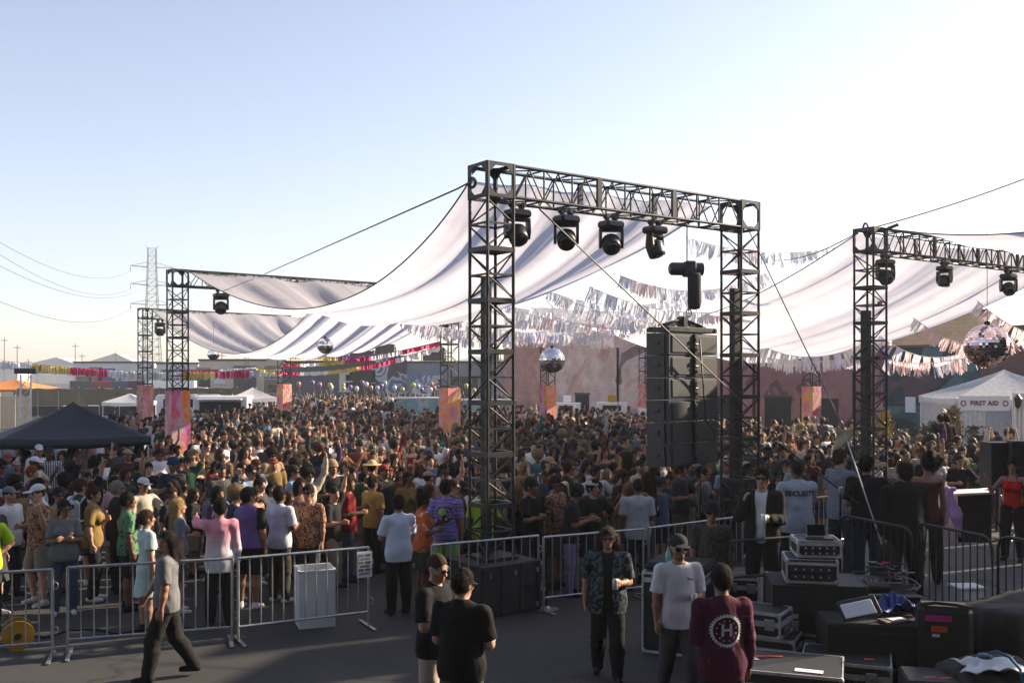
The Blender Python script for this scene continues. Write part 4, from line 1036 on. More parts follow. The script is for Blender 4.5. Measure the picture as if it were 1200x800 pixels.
# ------------------------------------------------------------------ brick building with mural
def brick_mat(name, c1, c2, mortar, mural=None, scale=1.0, seed=0, cov=.5):
    m, nt, b = newmat(name); tc = nt.nodes.new('ShaderNodeTexCoord')
    mp = nt.nodes.new('ShaderNodeMapping'); mp.inputs['Rotation'].default_value = (math.pi/2, 0, 0); mp.inputs['Scale'].default_value = (scale, scale, scale)
    nt.links.new(tc.outputs['Object'], mp.inputs[0])
    w = nt.nodes.new('ShaderNodeTexBrick'); w.inputs['Scale'].default_value = 1.0; w.inputs['Brick Width'].default_value = .42; w.inputs['Row Height'].default_value = .21; w.inputs['Mortar Size'].default_value = .012
    w.inputs['Color1'].default_value = (*c1, 1); w.inputs['Color2'].default_value = (*c2, 1); w.inputs['Mortar'].default_value = (*mortar, 1)
    nt.links.new(mp.outputs[0], w.inputs['Vector']); c = w.outputs['Color']
    if mural:
        mp2 = nt.nodes.new('ShaderNodeMapping'); mp2.inputs['Location'].default_value = (seed*2.7, seed, seed*1.3); nt.links.new(tc.outputs['Object'], mp2.inputs[0])
        n = nt.nodes.new('ShaderNodeTexNoise'); n.inputs['Scale'].default_value = .30; n.inputs['Detail'].default_value = 2.0; n.inputs['Distortion'].default_value = 1.6; nt.links.new(mp2.outputs[0], n.inputs['Vector'])
        st = [(.30+.42*k/(len(mural)-1), q) for k, q in enumerate(mural)]
        r = nt.nodes.new('ShaderNodeValToRGB'); r.color_ramp.interpolation = 'CONSTANT'; e = r.color_ramp.elements
        while len(e) < len(st): e.new(.5)
        for k, (p_, q) in enumerate(st): e[k].position = p_; e[k].color = (*q, 1)
        nt.links.new(n.outputs['Fac'], r.inputs[0])
        c = mix(nt, r.outputs[0], mix(nt, c, (2.2, 2.2, 2.2), 1.0, 'MULTIPLY'), .15) if False else mix(nt, c, r.outputs[0], cov)
    c = mix(nt, c, ramp(nt, noise(nt, 1.1, 5, .65), [(.3, (.72, .7, .7)), (.7, (1.12, 1.1, 1.1))]), 1.0, 'MULTIPLY')
    nt.links.new(c, b.inputs['Base Color']); b.inputs['Roughness'].default_value = .88
    bump(nt, b, w.outputs['Fac'], .6, -.02); return m
WA = math.atan2(-.809, .588); W0 = Vector((-.6, 70, 0))
bb = empty('brick_building', W0, WA); tag(bb, 'long low brick building with painted mural wall behind the crowd', 'building')
pk = brick_mat('pink_brick', (.50, .28, .23), (.54, .32, .27), (.38, .24, .20))
gm = brick_mat('grey_mural_block', (.58, .46, .42), (.62, .50, .46), (.40, .32, .30), [(.58, .38, .34), (.66, .56, .53), (.64, .50, .47), (.62, .58, .58), (.11, .08, .09), (.34, .50, .62)], 1, 4, .7)
mv = brick_mat('mauve_painted_brick', (.40, .21, .20), (.43, .23, .22), (.32, .18, .17), [(.42, .22, .22), (.40, .21, .20), (.07, .07, .08), (.39, .21, .21)], 1, 2, .6)
tl = brick_mat('teal_mural_brick', (.09, .12, .13), (.11, .13, .14), (.07, .09, .1), [(.02, .05, .06), (.05, .13, .15), (.10, .20, .22), (.03, .06, .08), (.13, .08, .09), (.05, .10, .13)], 1, 7, .85)
br = brick_mat('brown_brick', (.16, .09, .08), (.18, .10, .09), (.12, .08, .07))
def wallseg(t0, t1, h, mt, name='wall_section'):
    # local +X runs along the wall towards the camera's right, local -Y... the lit face looks to the camera side
    o = MB().box((0, 0, 0), (t1-t0-.01, .5, h)).build(name, mt, bb, loc=((t0+t1)/2, .25, h/2))
    block('parapet_cap', ((t0+t1)/2, .25, h+.06), (t1-t0-.012, .62, .12), M['white_paint'] if t0 < 3 else br_cap, bb)
br_cap = mat('brown_coping', (.13, .09, .08), .8, 0, .2, 3)
wallseg(0, 5.0, 6.0, pk); wallseg(5, 18, 6.05, gm); wallseg(18, 30, 6.0, mv); wallseg(30, 34.6, 4.75, tl); wallseg(34.6, 52, 5.45, br)
MB().box((0, 0, 0), (.5, 12, 6)).build('end_wall', pk, bb, loc=(.25, 6.55, 3.0))
for t in (12.0, 19.5, 22.5, 28.5): MB().tube((t, -.09, 0), (t, -.09, 5.2), .06, 8).build('downpipe', M['truss_wear'], bb)
for t0, w_, h_ in ((24.0, 1.6, 2.4), (8.6, 1.3, 2.3)):
    block('door', (t0, -.03, h_/2), (w_, .06, h_), M['truss_wear'], bb); block('door_frame', (t0, -.02, h_+.06), (w_+.2, .08, .12), br_cap, bb)
for t0 in (20.5, 26.5): MB().box((t0, -.02, 1.35), (2.2, .04, 2.1)).build('dark_band', M['black_wood'], bb)
MB().box((31.4, -.02, 2.2), (.5, .03, .7)).build('wall_notice', M['paper'], bb)
cb_ = empty('cream_building', (PX(1100, 54), 54, 0), -.35); tag(cb_, 'cream brick building rising behind the brown wall at the right', 'building')
MB().box((0, 3, 3.45), (4.6, 6, 6.9)).build('wall', brick_mat('cream_brick', (.55, .44, .26), (.58, .47, .29), (.45, .36, .22)), cb_); block('parapet_cap', (0, 3, 6.98), (4.8, 6.2, .16), br_cap, cb_)
# white market gazebos against the wall
def gazebo(px, d, w, label, rz=0.0, ze=2.1, za=2.75):
    g_ = empty('white_gazebo', (PX(px, d), d, 0), rz); tag(g_, label, 'gazebo', 'white gazebos at the back of the lot')
    mobj('canopy', canopy_mesh(w, ze, za, .22, M['canopy_white'], 6), g_)
    for sx in (-1, 1):
        for sy in (-1, 1): bar('leg', (sx*w*.48, sy*w*.48, 0), (sx*w*.48, sy*w*.48, ze), .025, M['white_plastic'], g_)
    return g_
def kiosk(px, d, w, top, label, sign='paper', body='white_paint', h2=.9):
    k = empty('kiosk', (PX(px, d), d, 0), -.1); tag(k, label, 'kiosk', 'kiosks at the back of the lot')
    MB().bbox((0, 0, top-.3), (w, 1.5, .6), .02).build('header_board', M[body], k); MB().box((0, .3, .55), (w-.1, 1.0, 1.1)).build('counter', M[body], k)
    for sx in (-1, 1): bar('post', (sx*(w/2-.06), -.6, 0), (sx*(w/2-.06), -.6, top-.3), .04, M['steel'], k)
    MB().bbox((0, -.77, top-.3), (w*.6, .02, .3), .004).build('sign_text', M['truss_wear'], k)
    MB().bbox((0, -.2, top+.22), (.45, .1, .4), .05).build('sign_badge', M[sign], k)
kiosk(717, 56, 1.7, 2.0, 'white kiosk with a round badge sign before the mural wall', 'yellow')
kiosk(665, 57, 1.5, 1.95, 'white kiosk left of the badge kiosk before the mural wall', 'paper')
kiosk(770, 54, 2.0, 1.7, 'white kiosk half hidden by the speaker array', 'paper')

# planter with low painted wall and plants
pw = empty('planter_wall', (PX(1070, 31), 31.0, 0), math.radians(-14)); tag(pw, 'low black painted planter wall with green and blue blobs', 'wall')
MB().box((0, 0, .62), (9.4, .35, 1.24)).build('wall_body', M['black_wood'], pw)
blob = [mat('green_paint', (.07, .16, .05), .8), mat('blue_paint', (.05, .16, .26), .8)]
rr = random.Random(3)
for k in range(16):
    x = -3.6+.52*k; s_ = rr.uniform(.14, .26); pts = []
    for a in np.linspace(0, 2*math.pi, 18, endpoint=False): q = s_*(1+.25*math.sin(3*a+k)); pts.append((q*math.cos(a), 1.3*q*math.sin(a)))
    MB().prism(pts, .01, 1, 0).build('painted_blob', blob[0 if k < 7 else 1], pw, loc=(x, -.19, .75+rr.uniform(-.12, .12)))
MB().box((0, .9, .55), (9.0, 1.4, 1.1)).build('soil', mat('soil', (.06, .045, .03), .95), pw)
def leaf_mat(name, c):
    m, nt, b = newmat(name); nt.links.new(ramp(nt, noise(nt, 5, 2), [(.3, tuple(x*.6 for x in c)), (.7, tuple(x*1.3 for x in c))]), b.inputs['Base Color']); b.inputs['Roughness'].default_value = .6; return m
LEAF = [leaf_mat('sage_leaf', (.10, .12, .07)), leaf_mat('dark_green_leaf', (.04, .07, .03)), leaf_mat('yellow_flower_leaf', (.35, .26, .03)), leaf_mat('dry_grass_leaf', (.20, .15, .07))]
def shrub(loc, h, w, mt, label, seed, n=420, spike=False):
    r = random.Random(seed); m = MB(); st = MB()
    for k in range(9):
        a = r.uniform(0, 6.28); st.tube((0, 0, 0), (w*.4*math.cos(a), w*.4*math.sin(a), h*.75), .012, 5, .004)
    for k in range(n):
        a = r.uniform(0, 6.28); q = abs(r.gauss(0, .5)); q = min(q, 1); z = h*r.uniform(.15, 1)**.8; e = (1-.55*(z/h)**2)
        c = Vector((w*.5*q*e*math.cos(a), w*.5*q*e*math.sin(a), z)); s_ = r.uniform(.04, .09)*(h**.4)
        d = Vector((r.gauss(0, 1), r.gauss(0, 1), r.gauss(.8, .6))).normalized(); u = d.cross(Vector((r.gauss(0, 1), r.gauss(0, 1), r.gauss(0, 1)))).normalized()
        L = s_*(3.2 if spike else 1.5)
        m.add([c, c+d*L*.5+u*s_*.45, c+d*L, c+d*L*.5-u*s_*.45], [(0, 1, 2, 3)])
    rt = empty('shrub', loc); tag(rt, label, 'shrub', 'shrubs in the planter'); m.build('foliage', mt, rt); st.build('stems', M['wood'], rt)
lb = ['grey-green shrub in the planter left of the first aid tent', 'dark shrub in the planter under the teal mural', 'tall yellow flowering bush in the planter by the right tower',
      'dry grassy shrub before the first aid tent', 'dark bushy shrub before the first aid sign', 'pale dry shrub below the first aid tent corner', 'low green shrub at the planter end']
for k, (px, h, w, mi) in enumerate(((1085, .75, 1.3, 1), (1060, .65, 1.2, 0), (1040, 1.25, .8, 2), (1122, 1.25, .8, 3), (1147, .75, 1.6, 1), (1104, .8, 1.1, 0), (1010, .6, 1.3, 1))):
    shrub((PX(px, 32), 32.0+.1*k, 1.08), h, w, LEAF[mi], lb[k], 20+k, 420, k in (3, 5))

# ------------------------------------------------------------------ far left: silver truss, fence, vans, containers, halls
st = empty('silver_truss', (PX(30, 44), 44, 0), .4); tag(st, 'slim silver truss tower left of the charcoal tent', 'truss')
for sx in (-1, 1):
    for sy in (-1, 1): bar('chord', (sx*.2, sy*.2, 0), (sx*.2, sy*.2, 3.55), .03, M['alu'], st)
m = MB()
for k in range(7):
    for sx in (-1, 1): m.tube((sx*.2, -.2, .5*k), (sx*.2, .2, .5*k+.5), .012, 5).tube((-.2, sx*.2, .5*k), (.2, sx*.2, .5*k+.5), .012, 5)
tag(m.build('brace_lattice', M['alu'], st), kind='stuff'); MB().bbox((0, 0, 3.7), (.9, .55, .25), .03).build('light_box', M['black_plastic'], st)
M['mesh_tan'] = mat('tan_shade_mesh', (.17, .14, .085), .9, 0, .2, .9); M['mesh_black'] = mat('black_fence_mesh', (.03, .03, .03), .9, 0, .3, .9)
def run_fence(a, b, label, n, z0, z1, mt, lower=None):
    d = b-a; L = d.length; f = empty('mesh_fence', a, math.atan2(d.y, d.x)); tag(f, label, 'fence')
    for k in range(n+1): bar('post', (L*k/n, 0, 0), (L*k/n, 0, z1+.08), .035, M['steel'], f)
    for k in range(n):
        w = L/n; V = []; F = []
        for j in range(3):
            for i in range(9): V.append((w*(k+i/8), -.04+.05*math.sin(2.4*i+k)*(1-j/2.5), z0+(z1-z0)*j/2-(.07*math.sin(math.pi*i/8) if j == 2 else 0)))
        for j in range(2):
            for i in range(8): s_ = j*9+i; F.append((s_, s_+1, s_+10, s_+9))
        mobj('fence_panel', mesh('fence_panel', V, F, True, M[mt]), f)
        if lower: MB().box((w*(k+.5), -.05, z0/2+.02), (w-.06, .02, z0-.08)).build('lower_panel', M[lower], f)
    return f
run_fence(pos(150/1.0-130, 84), pos(300, 88), 'tan mesh fence across the far left of the lot', 12, .95, 2.45, 'mesh_tan', 'mesh_black')
run_fence(pos(-40, 60), pos(35, 66), 'black mesh fence at the far left edge', 4, .2, 2.2, 'mesh_black')
run_fence(pos(296, 84), pos(600, 78), 'long low fence behind the distant crowd', 14, .1, 1.15, 'mesh_black')

PAINT = {k: mat(k+'_car_paint', c, .3, .1, .05, 1, 0, coat=.6) for k, c in {'white': (.72, .72, .72), 'silver': (.4, .41, .42), 'dark': (.05, .055, .065), 'blue': (.04, .09, .2), 'red': (.4, .03, .02)}.items()}
M['glass'] = mat('tinted_glass', (.02, .025, .03), .06, 0, .1, 1, 0, coat=1.0)
def vehicle(px, d, kind, paint, label, rz=0.0):
    r = empty('parked_'+kind, (PX(px, d), d, 0), rz); tag(r, label, kind, 'vehicles parked behind the fence'); p_ = PAINT[paint]
    if kind == 'van': L, Hh, prof = 5.2, 2.25, [(-2.6, .35), (2.6, .35), (2.6, 1.0), (2.2, 1.25), (1.55, 2.15), (1.2, 2.25), (-2.5, 2.25), (-2.6, 2.1)]
    elif kind == 'truck': L, Hh, prof = 6.6, 3.0, [(-3.3, .6), (1.4, .6), (1.4, 3.0), (-3.3, 3.0)]
    else: L, Hh, prof = 4.5, 1.5, [(-2.25, .3), (2.25, .3), (2.25, .75), (1.25, .95), (.55, 1.45), (-1.2, 1.5), (-1.9, 1.05), (-2.25, 1.0)]
    MB().prism(prof, 1.85, 1, -.92).build('body', p_, r)
    if kind == 'truck': MB().prism([(1.45, .5), (3.2, .5), (3.2, 1.3), (2.9, 1.45), (2.5, 2.3), (1.45, 2.35)], 1.8, 1, -.9).build('cab', p_, r); MB().prism([(2.97, 1.45), (2.58, 2.25), (1.7, 2.25), (1.7, 1.45)], 1.82, 1, -.91).build('cab_window', M['glass'], r)
    elif kind == 'van':
        MB().prism([(2.12, 1.3), (1.55, 2.08), (.75, 2.08), (.75, 1.3)], 1.87, 1, -.93).build('front_window', M['glass'], r)
        for x in (-.5, -1.7): MB().box((x+.1, 0, 1.7), (1.0, 1.87, .55)).build('side_window', M['glass'], r)
    else: MB().prism([(1.1, .97), (.5, 1.4), (-1.1, 1.44), (-1.7, 1.05)], 1.87, 1, -.93).build('side_window', M['glass'], r)
    for x in (-L*.31, L*.31):
        for y in (-.82, .82):
            w = MB().tube((0, -.11, 0), (0, .11, 0), .34, 16).build('wheel', M['rubber'], r, loc=(x, y, .34)); MB().tube((0, -.12, 0), (0, .12, 0), .2, 12).build('rim', M['alu'], w)
for k, (px, d, kd, pt, lb) in enumerate(((52, 93, 'van', 'white', 'white van behind the fence at far left'), (80, 94, 'van', 'white', 'second white van from the left behind the fence'),
    (108, 96, 'van', 'silver', 'silver van behind the tan fence'), (135, 97, 'van', 'white', 'white van behind the tent peak'), (78, 104, 'car', 'dark', 'dark car behind the white vans'),
    (235, 97, 'van', 'white', 'white van right of the left portal'), (262, 98, 'van', 'silver', 'silver van right of the left portal'), (212, 100, 'truck', 'white', 'white box truck between the left portals'), (280, 104, 'car', 'red', 'red car far behind the mesh fence'),
    (232, 66, 'van', 'white', 'white van standing beside the left crowd'))):
    vehicle(px, d, kd, pt, lb, .05*k-.2)
for k, (px, c, w) in enumerate(((102, 'dark', 7), (124, 'red', 5), (146, 'blue', 5), (168, 'red', 6))):
    d = 116; r = empty('shipping_container', (PX(px, d), d, 0), .02); tag(r, ['dark', 'red', 'blue', 'dull red'][k]+' shipping container beyond the parked vans', 'container', 'containers beyond the fence')
    MB().bbox((0, 0, 1.45), (2.2*1.0*w/5*1.0, 2.4, 2.9), .03).build('shell', PAINT[c] if k != 3 else mat('maroon_container', (.12, .03, .05), .6), r)
    m = MB(); n = 12
    for q in range(n): m.box((-.95*w/5+1.9*w/5*q/(n-1), -1.21, 1.45), (.05, .04, 2.6))
    m.build('corrugation', M['truss_wear'], r)

def hall(px0, px1, d, top, mt, label, feats=(), roof=None, rz=0.0, depth=14):
    x0, x1 = PX(px0, d), PX(px1, d); w = x1-x0; b_ = empty('hall', ((x0+x1)/2, d, 0), rz); tag(b_, label, 'building', 'industrial halls behind the lot')
    MB().box((0, depth/2, top/2), (w, depth, top)).build('wall', mt, b_); block('roof_edge', (0, depth/2, top+.12), (w+.3, depth+.3, .24), M['truss_wear'] if roof is None else roof, b_)
    for (kind, px, wd, z0, z1, m_) in feats:
        x = PX(px, d)-(x0+x1)/2; o = MB().box((x, -.04, (z0+z1)/2), (wd, .08, z1-z0)).build(kind, M[m_] if isinstance(m_, str) else m_, b_)
        if kind == 'window': MB().box((x, -.1, (z0+z1)/2), (wd+.24, .03, .1)).box((x, -.1, z0-.05), (wd+.3, .12, .1)).build('window_bar', M['white_paint'], o)
        if kind == 'roller_door':
            m = MB()
            for q in range(int((z1-z0)/.35)): m.box((x, -.1, z0+.2+.35*q), (wd-.1, .04, .06))
            m.build('slats', M['truss_wear'], o)
    return b_
whall = mat('off_white_stucco', (.74, .71, .66), .85, 0, .08, .5); chall = mat('cream_stucco', (.70, .58, .44), .85, 0, .08, .5); ghall = mat('dark_grey_cladding', (.11, .115, .125), .7, 0, .15, .4); purple = mat('purple_logo_paint', (.15, .07, .35), .6)
hall(86, 181, 150, 5.4, whall, 'long white hall with purple window behind the left fence', (('window', 98, 2.2, 2.4, 4.6, 'glass'), ('window', 112, 2.0, 2.0, 4.8, 'glass'), ('window', 125, 2.6, 2.2, 4.6, purple), ('window', 137, 1.4, 2.4, 4.0, chall), ('roller_door', 155, 4.0, 0, 4.0, 'white_paint')))
hall(183, 232, 146, 5.2, whall, 'white hall partly hidden by the left truss portal', (('window', 195, 1.6, 2.2, 4.4, 'glass'), ('window', 210, 3.0, 2.0, 4.4, purple), ('window', 225, 1.4, 2.2, 4.4, 'glass')))
hall(233, 312, 140, 5.6, chall, 'cream hall with dark doors right of the left portal', (('window', 238, 2.0, 1.8, 4.6, 'glass'), ('roller_door', 287, 3.2, .5, 4.9, ghall), ('window', 258, 1.6, 2.4, 4.2, whall)))
hall(313, 332, 132, 6.4, chall, 'narrow pale hall with a dark grid window', (('window', 318, 1.9, 1.2, 4.8, 'glass'),))
hall(333, 482, 128, 5.2, ghall, 'long dark grey hall with pale doors in the far centre', (('roller_door', 362, 4.0, 0, 3.6, ghall), ('window', 405, 1.6, 1.5, 3.9, whall), ('window', 409, .8, 2, 3.6, chall), ('roller_door', 425, 3.4, 0, 4.2, 'black_wood'), ('window', 438, .5, .5, 4.6, whall)))
mur = brick_mat('blue_white_mural', (.35, .38, .42), (.4, .43, .46), (.3, .3, .33), [(.04, .05, .06), (.55, .55, .57), (.10, .20, .35), (.6, .6, .6), (.07, .07, .09)], .5, 5, .9)
hall(440, 477, 121, 5.7, mur, 'hall front covered in a blue and white graffiti mural', ())
hall(477, 600, 118, 5.0, mat('blue_grey_render', (.17, .19, .22), .85, 0, .2, .4), 'blue-grey hall left of the brick building', (('roller_door', 545, 3.0, 0, 3.4, 'black_wood'), ('window', 500, 3.5, 1.0, 3.6, mur)))
# roof clutter on the far halls
def roof_unit(px, d, z, w, h, label):
    r = empty('roof_unit', (PX(px, d), d+3, z)); tag(r, label, 'roof unit', 'roof units on the far halls')
    MB().bbox((0, 0, h/2+.1), (w, 1.6, h), .05).build('housing', M['truss_wear'], r); MB().tube((w*.2, 0, h), (w*.2, 0, h+.5), .2, 10).build('vent_pipe', M['steel'], r)
    for sx in (-1, 1): bar('railing_post', (sx*w*.6, -.9, 0), (sx*w*.6, -.9, 1.1), .05, M['truss_wear'], r)
    bar('railing_bar', (-w*.6, -.9, 1.1), (w*.6, -.9, 1.1), .05, M['truss_wear'], r)
for k, (px, z, w, h) in enumerate(((322, 6.6, 2.2, 1.6), (334, 5.5, 2.4, 2.0), (362, 5.5, 3.6, 1.2), (390, 5.5, 2.6, 1.6), (420, 5.5, 3.0, 1.0), (448, 5.9, 2.4, 1.5), (500, 5.3, 1.4, 1.3), (512, 5.3, 1.6, 1.6), (575, 5.3, 2.0, 1.0))):
    roof_unit(px, 124, z, w, h, ['boxy roof unit left of the far centre', 'tall roof unit above the grid window hall', 'wide roof unit under the gold garland', 'roof unit under the mirror ball', 'flat roof unit right of the mirror ball', 'roof unit above the graffiti hall', 'small roof unit left of the banner tower', 'second small roof unit by the banner tower', 'roof unit left of the brick building'][k])
for k, (px, d, top) in enumerate(((5, 170, 10), (20, 160, 8.5), (33, 150, 6), (88, 170, 9), (96, 180, 7.5), (136, 190, 8), (260, 150, 7.0), (278, 170, 6.5))):
    up = empty('utility_pole', (PX(px, d), d, 0)); tag(up, 'thin wooden utility pole on the left skyline'+[' at the picture edge', ' second from the edge', ' above the pale roofs', ' behind the gold garland', ' beside the other pole', ' above the white hall', ' near the small mirror ball', ' left of the scoreboard lamp'][k], 'pole', 'utility poles on the skyline')
    MB().tube((0, 0, 0), (0, 0, top), .09, 8, .06).build('shaft', M['wood'], up); MB().box((0, 0, top-.5), (1.2, .07, .09)).build('cross_arm', M['wood'], up)
lt = empty('floodlight_mast', (PX(289, 130), 130, 0)); tag(lt, 'small floodlight frame on two legs above the cream hall', 'floodlight')
MB().box((0, 0, 6.9), (1.0, .2, .5)).box((0, 0, 6.2), (1.0, .2, .3)).build('lamp_bank', M['truss_wear'], lt); MB().tube((-.2, 0, 0), (-.2, 0, 6.7), .06, 6).tube((.2, 0, 0), (.2, 0, 6.7), .06, 6).build('legs', M['truss_wear'], lt)
pale_roof = mat('pale_grey_roof', (.42, .43, .43), .8, 0, .1, .2)
for k, (px, w) in enumerate(((-10, 90), (70, 60), (135, 50), (205, 60), (250, 50), (560, 70))):
    d = 400+16*k; h = 9+2*(k % 3); o = empty('far_gable_hall', (PX(px, d), d, 0), .1*k); tag(o, 'hazy gabled roof on the far skyline, '+['at the left edge', 'second from the left', 'above the white hall', 'beside the left portal', 'behind the small mirror ball', 'left of the brick building'][k], 'building', 'far roofs')
    W_ = w*d/FPX; MB().box((0, 0, h*.35), (W_, 20, h*.7)).build('wall', whall, o); MB().prism([(-W_/2-.5, h*.7), (W_/2+.5, h*.7), (W_*.1, h)], 21, 1, -10.5).build('roof', pale_roof, o)
oc = gazebo(18, 92, 6.0, 'orange-roofed stall at the far left edge', 0, 2.3, 3.2); oc.children[0].data.materials[0] = mat('orange_awning', (.55, .2, .04), .8)
gazebo(296, 64, 2.8, 'white gazebo in front of the far crowd', .3); gazebo(152, 62, 2.6, 'white gazebo beside the faded orange banner', .1, 1.9, 2.4)
ft = empty('food_truck', (PX(262, 62), 62, 0), .08); tag(ft, 'pale food truck with a blue stripe behind the left crowd', 'food truck')
MB().bbox((0, 0, 1.3), (3.3, 2.0, 1.9), .06).build('body', M['white_paint'], ft); MB().box((0, -1.02, 1.55), (2.5, .04, .7)).build('serving_hatch', M['black_wood'], ft); MB().box((0, -1.03, .95), (3.0, .04, .35)).build('stripe', PAINT['blue'], ft); MB().box((0, -1.3, 2.05), (2.7, .7, .04)).build('awning', M['white_plastic'], ft)
for x in (-1.1, 1.1): MB().tube((x, -1.0, .35), (x, 1.0, .35), .33, 14).build('wheel', M['rubber'], ft)
teal = brick_mat('teal_graffiti_paint', (.20, .36, .38), (.22, .38, .40), (.2, .34, .36), [(.25, .40, .44), (.16, .36, .38), (.34, .44, .48), (.30, .22, .34), (.14, .34, .36), (.40, .42, .44)], .5, 3, .8)
def painted_container(px0, px1, d, top, label):
    w = PX(px1, d)-PX(px0, d); r = empty('painted_container', (PX((px0+px1)/2, d), d, 0), .06); tag(r, label, 'container', 'painted containers')
    MB().bbox((0, 1.0, top/2), (w, 2.2, top), .04).build('shell', teal, r); block('roof_rim', (0, 1.0, top+.03), (w+.05, 2.25, .06), M['white_paint'], r)
    for sx in (-1, 1): block('corner_casting', (sx*(w/2-.05), -.12, top-.1), (.12, .06, .16), M['truss_wear'], r)
painted_container(462, 520, 58, 2.15, 'teal graffiti container left of the pink banner tower'); painted_container(541, 604, 60, 2.0, 'teal container behind the tall tower')
for px, lb in ((506, 'tall black speaker stack beside the pink banner tower'), (556, 'black speaker stack behind the tall tower')):
    s_ = empty('speaker_stack', (PX(px, 54), 54, 0)); tag(s_, lb, 'speaker stack', 'distant speaker stacks')
    for k in range(3): MB().bbox((0, 0, .28+.52*k), (.75, .6, .5), .02).build('speaker_box', M['cab'], s_); MB().bbox((0, -.31, .28+.52*k), (.66, .02, .42), .01).build('grille', M['grille'], s_)
# balloons on a line above the far crowd
bal = [('yellow', (.62, .50, .05)), ('white', (.72, .70, .70)), ('purple', (.25, .10, .40)), ('orange', (.70, .20, .04)), ('pale blue', (.35, .50, .58)), ('lime', (.45, .58, .15)), ('red', (.60, .06, .05)), ('pink', (.55, .15, .32))]
BM = [mat(n_+'_balloon_latex', tuple(.25*sum(c)/3+.62*x for x in c), .35, 0, .05, 2) for n_, c in bal]
bpm = MB().lathe([(q*.66, z*.66) for q, z in [(.01, -.34), (.04, -.31), (.03, -.29), (.12, -.22), (.21, -.08), (.245, .06), (.22, .19), (.13, .29), (.01, .325)]], 14)
spots = [(45, 345, 0), (55, 360, 1), (148, 345, 0), (150, 371, 5), (203, 360, 2), (253, 372, 1), (297, 325, 2), (330, 338, 1), (365, 365, 3), (415, 367, 4), (447, 350, 2), (475, 330, 4), (550, 365, 1), (610, 380, 0), (697, 343, 5), (733, 355, 4), (760, 380, 2), (837, 338, 3), (830, 380, 1), (858, 370, 6), (1030, 372, 3), (1110, 350, 5), (1170, 385, 0), (-200, 337, 3), (-35, 340, 7), (-92, 325, 2)]
bme = {}
for k, (x, y, ci) in enumerate(spots):
    if ci not in bme: bme[ci] = bpm.mesh('balloon', BM[ci], True)
    px, py = 380+x/6.67, 400+y/6.67; d = 70+(k*7 % 5)
    o = mobj('balloon', bme[ci], None, P(px, py, d), (0, RNG.uniform(-.3, .3), 0))
    same = [j for j in range(len(spots)) if spots[j][2] == ci]; rank = sorted(same, key=lambda j: spots[j][0]).index(k)
    tag(o, bal[ci][0]+' balloon floating over the far crowd, '+['first', 'second', 'third', 'fourth', 'fifth', 'sixth'][rank]+' of its colour from the left', 'balloon', 'balloons over the far crowd')
    MB().path([(0, 0, -.215), (.03, 0, -.5), (-.02, 0, -.8), (0, 0, -1.2)], .005, 4).build('string', M['white_plastic'], o)

# ------------------------------------------------------------------ transmission tower and power lines
D = 400.0
et = empty('transmission_tower', (PX(178, D), D, 0), .5); tag(et, 'tall steel lattice transmission tower on the left skyline', 'transmission tower')
Ht = PZ(291, D); M['pylon'] = mat('weathered_galvanised_steel', (.10, .10, .095), .7, .1, .15, .2)
hw = lambda z: 1.55+1.5*(1-z/Ht)**1.5*1.5
lv = [Ht*k/18 for k in range(19)]
for sx in (-1, 1):
    for sy in (-1, 1): MB().path([(sx*hw(z), sy*hw(z), z) for z in lv], .12, 5).build('leg', M['pylon'], et)
m = MB()
for k in range(18):
    a, b = lv[k], lv[k+1]
    for (p, q) in (((-1, -1), (1, -1)), ((1, -1), (1, 1)), ((1, 1), (-1, 1)), ((-1, 1), (-1, -1))):
        A_, B_ = Vector((p[0]*hw(a), p[1]*hw(a), a)), Vector((q[0]*hw(b), q[1]*hw(b), b)); C_, D_ = Vector((q[0]*hw(a), q[1]*hw(a), a)), Vector((p[0]*hw(b), p[1]*hw(b), b))
        m.tube(A_, B_, .06, 4).tube(C_, D_, .06, 4).tube(Vector((p[0]*hw(b), p[1]*hw(b), b)), B_, .07, 4)
tag(m.build('lattice', M['pylon'], et), kind='stuff')
arms = []
for py in (313, 334, 357):
    z = PZ(py, D); m = MB()
    for sx in (-1, 1):
        tip = (sx*8.2, 0, z+.2); m.tube((sx*1.5, -1.2, z), tip, .12, 4).tube((sx*1.5, 1.2, z), tip, .12, 4).tube((sx*1.5, 0, z+2.0), tip, .1, 4)
    m.build('cross_arm', M['pylon'], et)
    for sx in (-1, 1): MB().lathe([(.1, -1.9), (.18, -1.6), (.1, -1.3), (.18, -1.0), (.1, -.7), (.05, 0)], 6, (sx*8.1, 0, z)).build('insulator', M['pylon'], et)
MB().tube((-1.5, 0, Ht), (-2.6, 0, Ht+1.2), .1, 4).tube((1.5, 0, Ht), (2.6, 0, Ht+1.2), .1, 4).build('earth_horn', M['pylon'], et)
R5 = Matrix.Rotation(.5, 3, 'Z')
for k, (py, y0) in enumerate(((313, 266), (334, 279), (334, 296), (357, 340))):
    s_ = -1; tip = et.location+R5 @ Vector((s_*8.1*(1 if k != 2 else .55), 0, PZ(py, D)-1.9)); end = P(-30, y0, 175)
    pts = [tip.lerp(end, t/20)-Vector((0, 0, 5.5*4*(t/20)*(1-t/20))) for t in range(21)]
    o = MB().path(pts, .06, 4).build('power_line', M['pylon'], None, smooth=True); tag(o, 'thin power line sagging from the transmission tower, '+['topmost', 'second from top', 'third from top', 'lowest'][k], 'power line', 'power lines')

